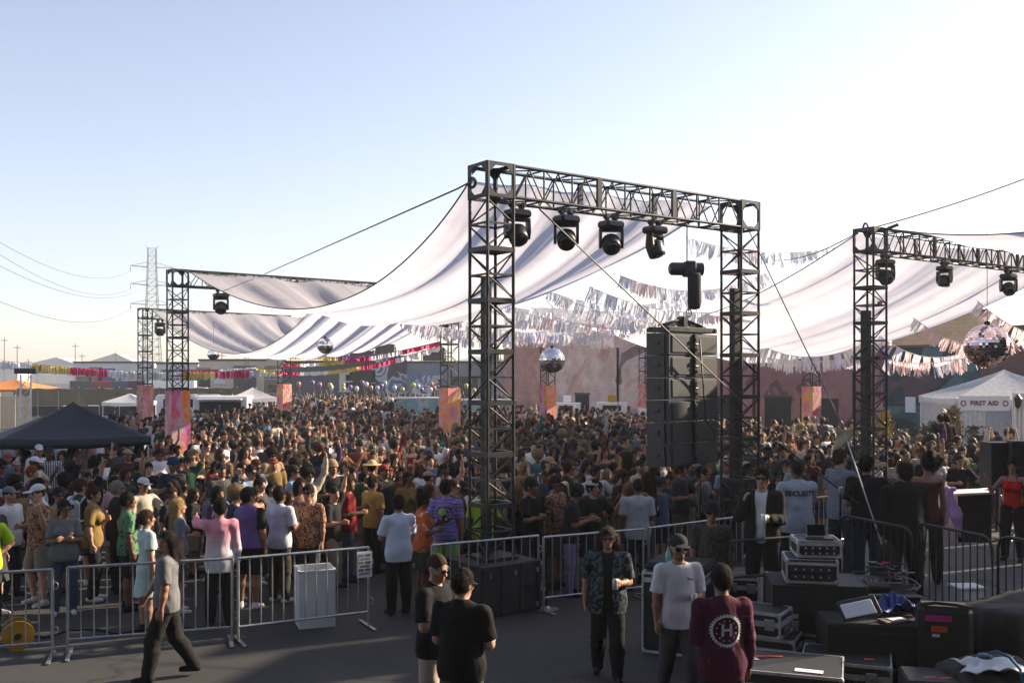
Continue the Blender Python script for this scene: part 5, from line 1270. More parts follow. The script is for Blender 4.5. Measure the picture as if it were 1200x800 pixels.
# ------------------------------------------------------------------ unseen stage wing added right of frame, panel heights shaped to shade the foreground
sw = empty('added_shade_wing', (0, 0, 0)); tag(sw, 'unseen black fabric wing on scaffold, added to shade the foreground', 'stage')
for k in range(6):
    a = Vector((11.2+.75*k, 10.2+2.1*k, 0)); b = a+Vector((.70, 1.96, 0)); d = b-a
    hp_ = (4.6, 5.0, 7.2, 6.6, 9.0, 9.6)[k]; MB().box((0, 0, 0), (d.length, .04, hp_)).build('fabric_panel', M['black_cloth'], sw, loc=(a+b)/2+Vector((0, 0, hp_/2+.05)), rot=(0, 0, math.atan2(d.y, d.x)))
    for z in (1.6, 3.4, 5.0): bar('scaffold_tube', a+Vector((0, 0, z)), b+Vector((0, 0, z)), .025, M['steel'], sw)
    bar('scaffold_post', a-Vector((.05, .14, 0)), a-Vector((.05, .14, 0))+Vector((0, 0, 10.0)), .025, M['steel'], sw)

# ------------------------------------------------------------------ unseen stage around the camera, its roof and drops added to block sky light
stg = empty('added_shade_stage', (0, 0, 0)); tag(stg, 'unseen black stage around the camera, roof added to block sky light', 'stage')
MB().bbox((1, -1.2, .9), (24, 11.0, 1.8), .02).build('stage_floor', M['black_wood'], stg)
MB().box((1, -7.0, 4.6), (24, .2, 9.2)).build('back_drop', M['black_cloth'], stg)
MB().box((1, .2, 8.3), (25, 14.2, .25)).build('roof', M['black_cloth'], stg)
for x in (-11.2, 13.2): MB().box((x, -4.2, 4.2), (.2, 5.4, 7.9)).build('side_drop', M['black_cloth'], stg)
for x in (-11.0, 13.0): bar('roof_post', (x, 5.6, 0), (x, 5.6, 8.2), .15, M['truss'], stg)

# ------------------------------------------------------------------ air
hz_ = MB().box((0, 265, 32), (1500, 590, 66)); hz_o = hz_.build('haze', None, None) if False else None
hm = bpy.data.materials.new('haze_air'); hm.use_nodes = True; hm.node_tree.nodes.remove(hm.node_tree.nodes['Principled BSDF'])
pv = hm.node_tree.nodes.new('ShaderNodeVolumePrincipled'); pv.inputs['Color'].default_value = (.93, .95, 1.0, 1); pv.inputs['Density'].default_value = .0006; pv.inputs['Anisotropy'].default_value = .35
hm.node_tree.links.new(pv.outputs[0], hm.node_tree.nodes['Material Output'].inputs['Volume'])
ho = MB().box((0, 262, 31), (1400, 580, 64)).build('haze', hm); tag(ho, 'pale evening haze filling the air over the lot', None, None, 'stuff')
# ------------------------------------------------------------------ people: one continuous surface per body, grown from a distance field
class Field:
    def __init__(s, lo, hi, h):
        s.lo = np.array(lo, float); s.h = h; s.n = np.ceil((np.array(hi)-s.lo)/h).astype(int)+1
        s.ax = [s.lo[i]+h*np.arange(s.n[i]) for i in range(3)]; s.F = np.full(tuple(s.n), .12, np.float32)
    def sub(s, lo, hi):
        sl = []
        for i in range(3):
            a = max(0, int((lo[i]-s.lo[i])/s.h)-1); b = min(s.n[i], int((hi[i]-s.lo[i])/s.h)+2)
            if b <= a: return None
            sl.append(slice(a, b))
        X, Y, Z = np.meshgrid(s.ax[0][sl[0]], s.ax[1][sl[1]], s.ax[2][sl[2]], indexing='ij', sparse=True)
        return tuple(sl), X, Y, Z
    def put(s, sl, d, k):
        f = s.F[sl]
        if k <= 0: s.F[sl] = np.minimum(f, d); return
        h = np.clip(.5+.5*(f-d)/k, 0, 1); s.F[sl] = f*(1-h)+d*h-k*h*(1-h)
    def cone(s, a, b, ra, rb, k=.025, sq=None, cap=None):
        """tapered limb a->b; sq = (axis, factor) flattens the section along axis; cap cuts it flat at this share of its length"""
        a = np.asarray(a, float); b = np.asarray(b, float); R = max(ra, rb)+.07
        r = s.sub(np.minimum(a, b)-R, np.maximum(a, b)+R)
        if r is None: return s
        sl, X, Y, Z = r; ab = b-a; L2 = max(1e-9, ab@ab)
        px, py, pz = X-a[0], Y-a[1], Z-a[2]
        tt = (px*ab[0]+py*ab[1]+pz*ab[2])/L2; t = np.clip(tt, 0, 1)
        qx, qy, qz = px-t*ab[0], py-t*ab[1], pz-t*ab[2]
        if sq is not None:
            w = np.asarray(sq[0], float); c = (qx*w[0]+qy*w[1]+qz*w[2])*(sq[1]-1); qx = qx+w[0]*c; qy = qy+w[1]*c; qz = qz+w[2]*c
        d = np.sqrt(qx*qx+qy*qy+qz*qz)-(ra+(rb-ra)*t)
        if cap is not None: d = np.maximum(d, (tt-cap)*math.sqrt(L2))
        s.put(sl, d.astype(np.float32), k); return s
    def ell(s, c, r, R=None, k=.02, neg=False):
        c = np.asarray(c, float); r = np.asarray(r, float); m = r.max()+.06
        q = s.sub(c-m, c+m)
        if q is None: return s
        sl, X, Y, Z = q; px, py, pz = X-c[0], Y-c[1], Z-c[2]
        if R is not None:
            R = np.asarray(R); px, py, pz = (R[0, 0]*px+R[1, 0]*py+R[2, 0]*pz, R[0, 1]*px+R[1, 1]*py+R[2, 1]*pz, R[0, 2]*px+R[1, 2]*py+R[2, 2]*pz)
        k0 = np.sqrt((px/r[0])**2+(py/r[1])**2+(pz/r[2])**2); k1 = np.sqrt((px/r[0]**2)**2+(py/r[1]**2)**2+(pz/r[2]**2)**2)+1e-9
        d = (k0*(k0-1)/k1).astype(np.float32)
        if neg: s.F[sl] = np.maximum(s.F[sl], -d)
        else: s.put(sl, d, k)
        return s
    def plane(s, p, n):
        X, Y, Z = np.meshgrid(*s.ax, indexing='ij', sparse=True); s.F = np.maximum(s.F, ((X-p[0])*n[0]+(Y-p[1])*n[1]+(Z-p[2])*n[2]).astype(np.float32)); return s
    def rough(s, amp, f, seed=0, stretch=(1, 1, 1)):
        X, Y, Z = np.meshgrid(*s.ax, indexing='ij', sparse=True); X, Y, Z = X*f*stretch[0], Y*f*stretch[1], Z*f*stretch[2]; o = seed*1.7
        n = np.sin(X+2*np.sin(.7*Z+o)+o)*np.sin(Y*1.1+1.7*np.sin(.9*X+o*2))*.6+np.sin(1.9*Z+1.5*np.sin(1.3*Y+o)+1.2*np.sin(1.1*X))*.5
        s.F = s.F+(amp*n).astype(np.float32); return s
    def mesh(s):
        F = s.F; S = F < 0; n = np.array(F.shape)
        cnt = np.zeros(tuple(n-1), np.int8); C = [(i, j, k) for i in (0, 1) for j in (0, 1) for k in (0, 1)]
        for (i, j, k) in C: cnt += S[i:n[0]-1+i, j:n[1]-1+j, k:n[2]-1+k]
        I = np.argwhere((cnt > 0) & (cnt < 8))
        if len(I) == 0: return np.zeros((0, 3)), np.zeros((0, 4), int)
        vid = np.full(tuple(n-1), -1, np.int32); vid[I[:, 0], I[:, 1], I[:, 2]] = np.arange(len(I))
        acc = np.zeros((len(I), 3)); num = np.zeros(len(I))
        g = {c: F[I[:, 0]+c[0], I[:, 1]+c[1], I[:, 2]+c[2]] for c in C}
        for c0 in C:
            for ax in range(3):
                if c0[ax]: continue
                c1 = list(c0); c1[ax] = 1; f0, f1 = g[c0], g[tuple(c1)]; m = (f0 < 0) != (f1 < 0)
                t = np.where(m, f0/np.where(m, f0-f1, 1), 0)
                p = np.tile(np.array(c0, float), (len(I), 1)); p[:, ax] += t; acc += p*m[:, None]; num += m
        V = (I+acc/num[:, None])*s.h+s.lo
        Q = []
        for ax in range(3):
            u, v = (ax+1) % 3, (ax+2) % 3
            sl0 = [slice(None)]*3; sl1 = [slice(None)]*3; sl0[ax] = slice(0, -1); sl1[ax] = slice(1, None)
            E = np.argwhere(S[tuple(sl0)] != S[tuple(sl1)]); E = E[(E[:, u] > 0) & (E[:, v] > 0) & (E[:, u] < n[u]-1) & (E[:, v] < n[v]-1)]
            if len(E) == 0: continue
            q = []
            for du, dv in ((0, 0), (-1, 0), (-1, -1), (0, -1)):
                e = E.copy(); e[:, u] += du; e[:, v] += dv; q.append(vid[e[:, 0], e[:, 1], e[:, 2]])
            q = np.stack(q, 1); ins = S[E[:, 0], E[:, 1], E[:, 2]]; q[~ins] = q[~ins][:, ::-1]; Q.append(q)
        Q = np.concatenate(Q); Q = Q[(Q >= 0).all(1)]
        return V, Q
def np_mesh(name, V, Q, mat_=None, col=None):
    me = bpy.data.meshes.new(name); nv, nq = len(V), len(Q)
    me.vertices.add(nv); me.vertices.foreach_set('co', np.asarray(V, np.float32).ravel())
    me.loops.add(nq*4); me.loops.foreach_set('vertex_index', np.asarray(Q, np.int32).ravel())
    me.polygons.add(nq); me.polygons.foreach_set('loop_start', np.arange(nq, dtype=np.int32)*4)
    me.update(calc_edges=True); me.validate(); me.shade_smooth()
    if mat_: me.materials.append(mat_)
    if col is not None:
        a = me.color_attributes.new('tint', 'FLOAT_COLOR', 'POINT'); a.data.foreach_set('color', np.asarray(col, np.float32).ravel())
    return me

# ---- materials that take their colour from the object (one material, many people)
def people_mat(name, rough, kind=''):
    m, nt, b = newmat(name); oi = nt.nodes.new('ShaderNodeObjectInfo'); c = oi.outputs['Color']
    b.inputs['Roughness'].default_value = rough
    if kind == 'skin':
        at = nt.nodes.new('ShaderNodeVertexColor'); at.layer_name = 'tint'; c = mix(nt, c, at.outputs['Color'], 1.0, 'MULTIPLY')
        b.inputs['Specular IOR Level'].default_value = .3; c = mix(nt, c, ramp(nt, noise(nt, 26, 4, .65, 'obj'), [(.3, (.84, .80, .78)), (.7, (1.1, 1.08, 1.06))]), 1.0, 'MULTIPLY')
    elif kind == 'hair':
        c = mix(nt, c, ramp(nt, noise(nt, 60, 2, .6, 'obj'), [(.3, (.5, .5, .5)), (.7, (1.6, 1.5, 1.4))]), 1.0, 'MULTIPLY'); b.inputs['Specular IOR Level'].default_value = .12
        mp = nt.nodes.new('ShaderNodeMapping'); mp.inputs['Scale'].default_value = (90, 90, 22); nt.links.new(nt.nodes.new('ShaderNodeTexCoord').outputs['Object'], mp.inputs[0]); bump(nt, b, noise(nt, 1.0, 3, .6, vec=mp.outputs[0]), .9, .02)
    else:
        c = mix(nt, c, ramp(nt, noise(nt, 9, 4, .6, 'obj'), [(.3, (.92, .92, .92)), (.7, (1.05, 1.05, 1.05))]), 1.0, 'MULTIPLY')
        crease(nt, b); b.inputs['Specular IOR Level'].default_value = .15
    nt.links.new(c, b.inputs['Base Color']); return m
M['skin'] = people_mat('skin', .52, 'skin'); M['garment'] = people_mat('garment', .88); M['hair'] = people_mat('hair', .68, 'hair'); M['hat'] = people_mat('hat_felt', .85)
def pattern_mat(name, cols, scale, kind='blobs', rough=.85):
    m, nt, b = newmat(name); tc = nt.nodes.new('ShaderNodeTexCoord').outputs['Object']; c = None
    if kind == 'blobs':
        v = nt.nodes.new('ShaderNodeTexNoise'); v.inputs['Scale'].default_value = scale; v.inputs['Detail'].default_value = 1.0; v.inputs['Distortion'].default_value = 1.0; nt.links.new(tc, v.inputs['Vector'])
        r = nt.nodes.new('ShaderNodeValToRGB'); r.color_ramp.interpolation = 'CONSTANT'; e = r.color_ramp.elements; n = len(cols)
        while len(e) < n: e.new(.5)
        for k, q in enumerate(cols): e[k].position = 0 if k == 0 else .36+.26*(k-1)/max(1, n-2); e[k].color = (*q, 1)
        nt.links.new(v.outputs['Fac'], r.inputs[0]); c = r.outputs[0]
    elif kind == 'dots':
        v = nt.nodes.new('ShaderNodeTexVoronoi'); v.inputs['Scale'].default_value = scale; nt.links.new(tc, v.inputs['Vector'])
        c = mix(nt, cols[1], cols[0], ramp(nt, v.outputs['Distance'], [(.2, 0.0), (.3, 1.0)]))
    elif kind == 'plaid':
        ws = []
        for ax in ('X', 'Z'):
            w = nt.nodes.new('ShaderNodeTexWave'); w.bands_direction = ax; w.inputs['Scale'].default_value = scale; nt.links.new(tc, w.inputs['Vector']); ws.append(ramp(nt, w.outputs['Fac'], [(.4, 0.0), (.55, 1.0)]))
        c = mix(nt, mix(nt, cols[0], cols[1], ws[0]), cols[2], mix(nt, (0, 0, 0), ws[1], .6))
    elif kind == 'fade':
        s_ = nt.nodes.new('ShaderNodeSeparateXYZ'); nt.links.new(tc, s_.inputs[0]); mr = nt.nodes.new('ShaderNodeMapRange'); mr.inputs[1].default_value = .85; mr.inputs[2].default_value = 1.42; nt.links.new(s_.outputs[2], mr.inputs[0])
        c = ramp(nt, mr.outputs[0], [(.15, cols[0]), (.85, cols[1])])
    elif kind == 'tie':
        v = nt.nodes.new('ShaderNodeTexWave'); v.wave_type = 'RINGS'; v.inputs['Scale'].default_value = scale; v.inputs['Distortion'].default_value = 9; v.inputs['Detail'].default_value = 3; nt.links.new(tc, v.inputs['Vector'])
        c = ramp(nt, v.outputs['Fac'], [(.2, cols[0]), (.5, cols[1]), (.8, cols[2])])
    c = mix(nt, c, ramp(nt, noise(nt, 9, 4, .6, 'obj'), [(.3, (.85, .85, .85)), (.7, (1.1, 1.1, 1.1))]), 1.0, 'MULTIPLY')
    nt.links.new(c, b.inputs['Base Color']); b.inputs['Roughness'].default_value = rough; b.inputs['Specular IOR Level'].default_value = .2; crease(nt, b); return m
PM = {'floral_dark': pattern_mat('dark_floral_print', [(.012, .013, .016), (.016, .018, .02), (.05, .08, .10), (.10, .13, .09)], 16),
      'floral_dense': pattern_mat('dense_dark_floral', [(.02, .02, .02), (.10, .09, .07), (.025, .025, .03), (.13, .12, .10)], 26),
      'floral_orange': pattern_mat('orange_floral_print', [(.22, .06, .03), (.42, .22, .12), (.12, .05, .05), (.45, .30, .18)], 12),
      'green_print': pattern_mat('green_leaf_print', [(.03, .09, .05), (.10, .22, .12), (.02, .05, .03)], 11),
      'camo': pattern_mat('dark_camouflage', [(.02, .022, .018), (.05, .055, .035), (.03, .03, .025)], 9),
      'plaid': pattern_mat('blue_grey_plaid', [(.16, .16, .20), (.24, .25, .30), (.10, .10, .14)], 9, 'plaid'), 'check': pattern_mat('black_white_check', [(.5, .5, .5), (.05, .05, .06), (.1, .1, .1)], 7, 'plaid'),
      'pinkfade': pattern_mat('pink_to_white_fade', [(.62, .62, .64), (.56, .24, .30)], 1, 'fade'), 'tiedye': pattern_mat('purple_tie_dye', [(.22, .16, .45), (.45, .42, .62), (.10, .06, .28)], 5, 'tie'),
      'maroon': pattern_mat('maroon_tie_dye', [(.075, .012, .035), (.085, .014, .04), (.075, .012, .032), (.17, .05, .09)], 5), 'jersey': pattern_mat('orange_striped_jersey', [(.42, .10, .03), (.40, .09, .03), (.5, .40, .3)], 8)}

def rotz(v, a): c, s_ = math.cos(a), math.sin(a); return np.array([v[0]*c-v[1]*s_, v[0]*s_+v[1]*c, v[2]])
def rotx(v, a): c, s_ = math.cos(a), math.sin(a); return np.array([v[0], v[1]*c-v[2]*s_, v[1]*s_+v[2]*c])
def U(v): v = np.array(v, float); return v/np.linalg.norm(v)
# poses: for each side (outward x, y forward is negative, z): upper arm, forearm; thigh, shin.  index 0 = person's left (+x), 1 = right
ARM = {'down': ((.14, .03, -1), (.06, -.16, -1)), 'phone': ((.16, -.12, -1), (-.35, -1, .35)), 'cup': ((.14, .0, -1), (-.45, -1, .12)), 'hip': ((.6, .25, -1), (-.75, -.35, -.55)),
       'up': ((.5, -.1, 1), (.0, -.2, 1)), 'upbent': ((.55, -.3, -.75), (.30, -.45, 1)), 'chest': ((.2, -.2, -1), (-.9, -.75, .5)), 'fwd': ((.15, -.5, -1), (.0, -1, -.05)), 'swingf': ((.12, -.45, -1), (.02, -.7, -1)),
       'swingb': ((.14, .42, -1), (.08, .1, -1)), 'cross': ((.2, -.25, -1), (-1, -.45, .12)), 'pocket': ((.3, .12, -1), (-.2, -.25, -1)), 'face': ((.3, -.35, -1), (-.35, -.45, 1)), 'out': ((.5, -.1, -1), (.55, -.5, -.6)), 'reach': ((.35, -.8, -.1), (.05, -1, .25))}
LEG = {'stand': (((.06, 0, -1), (.02, .02, -1)), ((.06, 0, -1), (.02, .02, -1))), 'apart': (((.14, 0, -1), (.08, .03, -1)), ((.12, -.05, -1), (.05, .06, -1))),
       'stride': (((.03, -.36, -1), (.02, -.12, -1)), ((.03, .22, -1), (.02, .62, -1))), 'walk': (((.04, -.26, -1), (.02, .02, -1)), ((.04, .14, -1), (.02, .42, -1))), 'contra': (((.10, -.03, -1), (.06, .03, -1)), ((.05, -.2, -1), (.04, .22, -1)))}

class Person:
    def __init__(s, H=1.75, arms=('down', 'down'), legs='stand', yaw=0.0, pitch=0.0, lean=0.0, build=1.0, female=False, hold=(None, None)):
        s.k = H/1.75; s.b = build; s.f = female; s.yaw, s.pitch = yaw, pitch
        sh = .165 if female else .19; hipw = .092 if female else .088
        L = lambda p: rotx(np.array(p, float)-np.array([0, 0, .95]), lean)+np.array([0, 0, .95])
        s.L = L; s.sh = []; s.el = []; s.wr = []; s.ha = []; s.hp = []; s.kn = []; s.an = []; s.toe = []
        LG = LEG[legs]; low = 9
        for i, sx in enumerate((1, -1)):
            S_ = L((sx*sh*min(1.1, .5+.5*build), .0, 1.425)); up, fo = ARM[arms[i]]
            up = U((sx*up[0], up[1], up[2])); fo = U((sx*fo[0], fo[1], fo[2])); e = S_+up*.285; w = e+fo*.245; s.sh.append(S_); s.el.append(e); s.wr.append(w); s.ha.append(fo)
            th, shn = LG[i]; th = U((sx*th[0], th[1], th[2])); shn = U((sx*shn[0], shn[1], shn[2])); h_ = np.array([sx*hipw, .0, .92]); kk = h_+th*.43; a_ = kk+shn*.405; s.hp.append(h_); s.kn.append(kk); s.an.append(a_)
            low = min(low, a_[2])
        s.drop = low-.08
        s.bx = {}
    def hd(s, p): return s.L(rotz(rotx(np.array(p, float)-np.array([0, 0, 1.55]), s.pitch), s.yaw)+np.array([0, 0, 1.55]))
    def hR(s):
        c = [s.hd(e)-s.hd((0, 0, 0)) for e in np.eye(3)]; return np.stack(c, 1)
    def bounds(s, z0=None, z1=None, pad=.13):
        P_ = np.array(s.sh+s.el+s.wr+[w+h*.2 for w, h in zip(s.wr, s.ha)]+s.hp+s.kn+s.an+[s.hd((0, 0, 1.76)), s.hd((0, -.12, 1.6)), s.hd((0, .14, 1.65))])
        lo, hi = P_.min(0)-pad, P_.max(0)+pad; lo[0] = min(lo[0], -.3); hi[0] = max(hi[0], .3); lo[1] = min(lo[1], -.26); hi[1] = max(hi[1], .24)
        if z0 is not None: lo[2] = max(lo[2], z0)
        if z1 is not None: hi[2] = min(hi[2], z1)
        return lo, hi
    def torso(s, F, o=0.0, loose=0.0):
        b = s.b; L = s.L; Y = (0, 1, 0); fm = s.f
        ex = .009 if o > .012 else 0.0
        F.cone((-.055, .01, .93), (.055, .01, .93), (.125 if fm else .115)*b+o+loose+ex, (.125 if fm else .115)*b+o+loose+ex, .03, (Y, 1.14 if ex else 1.18))
        F.cone(L((0, 0, .97)), L((0, -.005, 1.14)), (.145 if fm else .152)*b+o+loose+ex, (.122 if fm else .148)*b+o+loose*.8, .04, (Y, 1.38 if b < 1.1 else 1.12))
        F.cone(L((0, 0, 1.14)), L((0, .0, 1.33)), (.122 if fm else .148)*b+o+loose*.7, (.140 if fm else .158)*b+o+loose*.3, .04, (Y, 1.36))
        if ex: F.cone((0, .0, 1.0), (0, .0, .78), .150*b+o+loose+ex, .152*b+o+loose+ex, .03, (Y, 1.24))
        w = s.sh[0][0]-.012
        F.cone(L((-w+.025, .01, 1.402)), L((w-.025, .01, 1.402)), .062+o*1.1, .062+o*1.1, .045)
        F.cone(L((0, .02, 1.36)), L((0, .012, 1.49)), .10+o*.7, .052+o*.4, .045)
        if fm:
            for sx in (-1, 1): F.ell(L((sx*.07, -.085, 1.285)), (.068+o, .062+o, .065+o), k=.035)
        return F
    def arm(s, F, i, o=0.0, lo=False, cap=None, loose=0.0):
        b = .55+.45*s.b; f = .86 if s.f else 1.0
        if cap is None or cap > 1: F.cone(s.sh[i], s.el[i], .057*b*f+o, .043*b*f+o, .03)
        else: F.cone(s.sh[i]-np.array([0, 0, .004]), s.el[i], .057*b*f+o, .050*b*f+o+loose, .025, cap=cap)
        if lo:
            m = s.el[i]*.62+s.wr[i]*.38
            F.cone(s.el[i], m, .042*b*f+o, .044*b*f+o, .025); F.cone(m, s.wr[i], .043*b*f+o, .027*f+o*1.1, .025)
        return F
    def hand(s, F, i, fist=.5, q=1.0):
        d = U(s.ha[i]); sx = 1 if i == 0 else -1
        ref = np.array([0, 0, 1.]) if abs(d[2]) < .8 else np.array([0, -1., 0]); side = U(ref-d*(ref@d)); nrm = np.cross(d, side)
        if nrm[0]*sx > 0: nrm = -nrm
        w = s.wr[i]; p0 = w+d*.02; p1 = w+d*.075
        F.cone(p0-side*.012, p1-side*.02, .023, .021, .02, (nrm, 1.5)); F.cone(p0+side*.012, p1+side*.02, .023, .021, .02, (nrm, 1.5))
        r = .0088*q
        for j, t in enumerate((-.031, -.010, .011, .031)):
            ln = (.068, .078, .074, .060)[j]; a = p1+side*t+d*.006; k1 = a+(d*(1-.25*fist)+nrm*.45*fist)*ln*.5; k2 = k1+(d*(1-.95*fist)+nrm*1.0*fist)*ln*.5
            F.cone(a, k1, r*1.08, r, .006); F.cone(k1, k2, r, r*.85, .006)
        a = p0+side*.03; k1 = a+side*.022+d*.032+nrm*.008; k2 = k1+d*.032+nrm*.016*fist; F.cone(a, k1, r*1.3, r*1.1, .012); F.cone(k1, k2, r*1.1, r*.95, .006)
        return F
    def leg(s, F, i, o=0.0, to=1.0, loose=0.0, k=.03):
        b = .5+.5*s.b; m = s.kn[i]*.68+s.an[i]*.32+np.array([0, .012, 0])
        if to >= 1.0:
            F.cone(s.hp[i], s.kn[i], .088*b+o+loose*.4, .058*b+o+loose, k); F.cone(s.kn[i], m, .056*b+o+loose, .058*b+o+loose, k); F.cone(m, s.an[i]+np.array([0, 0, .0]), .058*b+o+loose, .036*b+o+loose*1.2, k)
        else: F.cone(s.hp[i], s.hp[i]+(s.kn[i]-s.hp[i])*1.12, .090*b+o+loose*.5, .070*b+o+loose*1.3, k, cap=to/1.12)
        return F
    def head(s, F):
        R = s.hR(); hd = s.hd
        F.cone(s.L((0, .012, 1.44)), hd((0, .0, 1.57)), .056 if not s.f else .047, .052 if not s.f else .045, .03)
        F.ell(hd((0, .012, 1.665)), (.076, .096, .098), R, .03)
        F.cone(hd((0, -.025, 1.635)), hd((0, -.05, 1.572)), .064, .043 if s.f else .048, .03)
        F.ell(hd((0, -.078, 1.555)), (.024, .02, .018), R, .02)
        F.cone(hd((0, -.086, 1.66)), hd((0, -.112, 1.618)), .010, .0155, .012)
        for sx in (-1, 1):
            F.ell(hd((sx*.077, .012, 1.638)), (.010, .022, .031), R, .008); F.ell(hd((sx*.034, -.074, 1.683)), (.026, .014, .010), R, .012); F.ell(hd((sx*.036, -.070, 1.628)), (.022, .018, .02), R, .02)
        F.ell(hd((0, -.091, 1.588)), (.026, .012, .011), R, .012)
        for sx in (-1, 1): F.ell(hd((sx*.033, -.102, 1.658)), (.017, .014, .011), R, neg=True)
        for sx in (-1, 1): F.ell(hd((sx*.032, -.079, 1.657)), (.0135, .0135, .0125), R, .002)
        return F
    def tints(s, V, beard=0.0, brow=(.12, .09, .07), q=1.0):
        R = s.hR(); c0 = s.hd((0, 0, 1.55)); W = (V-c0)@R; x, y, z = np.abs(W[:, 0]), W[:, 1], W[:, 2]+1.55
        T = np.ones((len(V), 4), np.float32)
        def paint(mask, c, a=1.0): T[mask, :3] = T[mask, :3]*(1-a)+np.array(c)*a
        if beard: paint((z < 1.612) & (z > 1.53) & (y < -.005) & ~((x < .026) & (abs(z-1.588) < .012)), (.28, .24, .22), beard)
        paint((y < -.062) & (abs(z-1.588) < .012*q) & (x < .027), (.82, .52, .50))
        paint((y < -.05) & (abs(z-1.692) < .009*q) & (x > .012) & (x < .056), brow)
        paint((y < -.06) & (abs(z-1.657) < .011*q) & (x > .018) & (x < .048), (.5, .42, .38)); paint((y < -.06) & (abs(z-1.657) < .007*q) & (x > .026) & (x < .040), (.06, .05, .05))
        return T

def make_person(name, spec, vox):
    """returns {part: mesh} in metres, feet at z = 0, facing -Y"""
    p = Person(spec.get('H', 1.75), spec.get('arms', ('down', 'down')), spec.get('legs', 'stand'), spec.get('yaw', 0), spec.get('pitch', 0), spec.get('lean', 0), spec.get('build', 1.0), spec.get('female', False))
    out = {}; k = p.k; fin = lambda V: (V-np.array([0, 0, p.drop]))*k
    seed = spec.get('seed', 1); fist = spec.get('fist', (.5, .5)); fq = max(1.0, vox/.0105)
    F = Field(*p.bounds(pad=.1), vox); p.torso(F)
    for i in (0, 1):
        p.arm(F, i, 0, True); p.leg(F, i); p.hand(F, i, fist[i], min(fq, 1.35))
        F.cone(p.an[i]+np.array([0, .03, -.04]), p.an[i]+np.array([(.02, -.02)[i], -.14, -.055]), .036, .03, .02)
    p.head(F); V, Q = F.mesh(); out['body'] = np_mesh('body', fin(V), Q, M['skin'], p.tints(V, spec.get('beard', 0), q=max(1, vox/.010)))
    top = spec.get('top', 'tee'); hem = spec.get('hem', .84); pm = spec.get('topmat')
    lo, hi = p.bounds(hem-.02, None, .09); lo[2] = max(lo[2], .4)
    def neck_cut(F, r=.06, z=1.50): F.ell(p.L((0, -.015, z)), (r, r*.95, .055), neg=True)
    if top in ('tee', 'long', 'shirt', 'jacket', 'tank', 'crop', 'vest'):
        F = Field(lo, hi, vox); o = .010 if top in ('tank', 'crop') else .014; loose = {'tee': .012, 'shirt': .018, 'jacket': .03, 'long': .014, 'vest': .02}.get(top, .0)
        p.torso(F, o, loose)
        for i in (0, 1):
            if top in ('tee', 'shirt'): p.arm(F, i, .013, False, .84, .016)
            elif top in ('long', 'jacket'): p.arm(F, i, .015 if top == 'long' else .026, True)
        F.rough(.0040 if top != 'jacket' else .007, 19, seed, (1, 1, .8)).rough(.0026, 42, seed+3, (1.2, 1.2, .5))
        F.plane(p.L((0, 0, hem if top != 'crop' else 1.10)), (0, 0, -1))
        if top in ('tank', 'crop'):
            F.plane(p.L((0, 0, 1.40)), (0, 0, 1))
            for sx in (-1, 1):
                F.cone(p.L((sx*.075, -.075, 1.37)), p.L((sx*.075, -.02, 1.475)), .017, .017, .01); F.cone(p.L((sx*.075, .09, 1.37)), p.L((sx*.075, -.02, 1.475)), .017, .017, .01)
        else: neck_cut(F, .066 if top != 'jacket' else .075)
        if top == 'long' or top == 'jacket':
            for i in (0, 1): F.plane(p.wr[i]-U(p.ha[i])*.0, tuple(U(p.ha[i]))) if False else None
        opn = top == 'jacket' or spec.get('open')
        if opn:      # open front
            X, Y, Z = np.meshgrid(*F.ax, indexing='ij', sparse=True); wd = .062 if top == 'jacket' else .05
            reg = np.maximum(np.maximum(np.abs(X)-wd-.03*np.clip((1.0-Z)*2, 0, 1)-.02*np.clip((Z-1.3)*4, 0, 1), Y+.02), Z-1.5).astype(np.float32); F.F = np.maximum(F.F, -reg)
        V, Q = F.mesh(); out['shirt' if top != 'jacket' else 'jacket'] = np_mesh('shirt', fin(V), Q, pm or M['garment'])
        if spec.get('vestmat'):
            F = Field(lo, hi, vox); p.torso(F, .024, .02); F.rough(.005, 17, seed).plane(p.L((0, 0, hem+.07)), (0, 0, -1)); neck_cut(F, .075)
            for i in (0, 1): F.ell(p.sh[i], (.05, .09, .10), neg=True)
            V, Q = F.mesh(); out['vest'] = np_mesh('vest', fin(V), Q, spec['vestmat'])
        if opn:
            F = Field(lo, hi, vox); p.torso(F, .010, .006); F.rough(.004, 20, seed).plane(p.L((0, 0, hem-.01)), (0, 0, -1)); neck_cut(F, .06); V, Q = F.mesh(); out['undershirt'] = np_mesh('undershirt', fin(V), Q, M['garment'])
    elif top == 'dress':
        lo[2] = .35; F = Field(lo-np.array([.12, .12, 0]), hi+np.array([.12, .12, 0]), vox); p.torso(F, .012, .004)
        F.cone((0, .0, 1.0), (0, .0, .50), .150*p.b, .235*p.b, .05, ((0, 1, 0), 1.2))
        if spec.get('sleeves', True):
            for i in (0, 1): p.arm(F, i, .02, False, .7, .03)
        else: F.plane(p.L((0, 0, 1.42)), (0, 0, 1))
        F.rough(.008, 15, seed, (1.6, 1.6, .3)).plane((0, 0, spec.get('hem', .52)), (0, 0, -1)); neck_cut(F); V, Q = F.mesh(); out['dress'] = np_mesh('dress', fin(V), Q, pm or M['garment'])
    bot = spec.get('bottom', 'trousers')
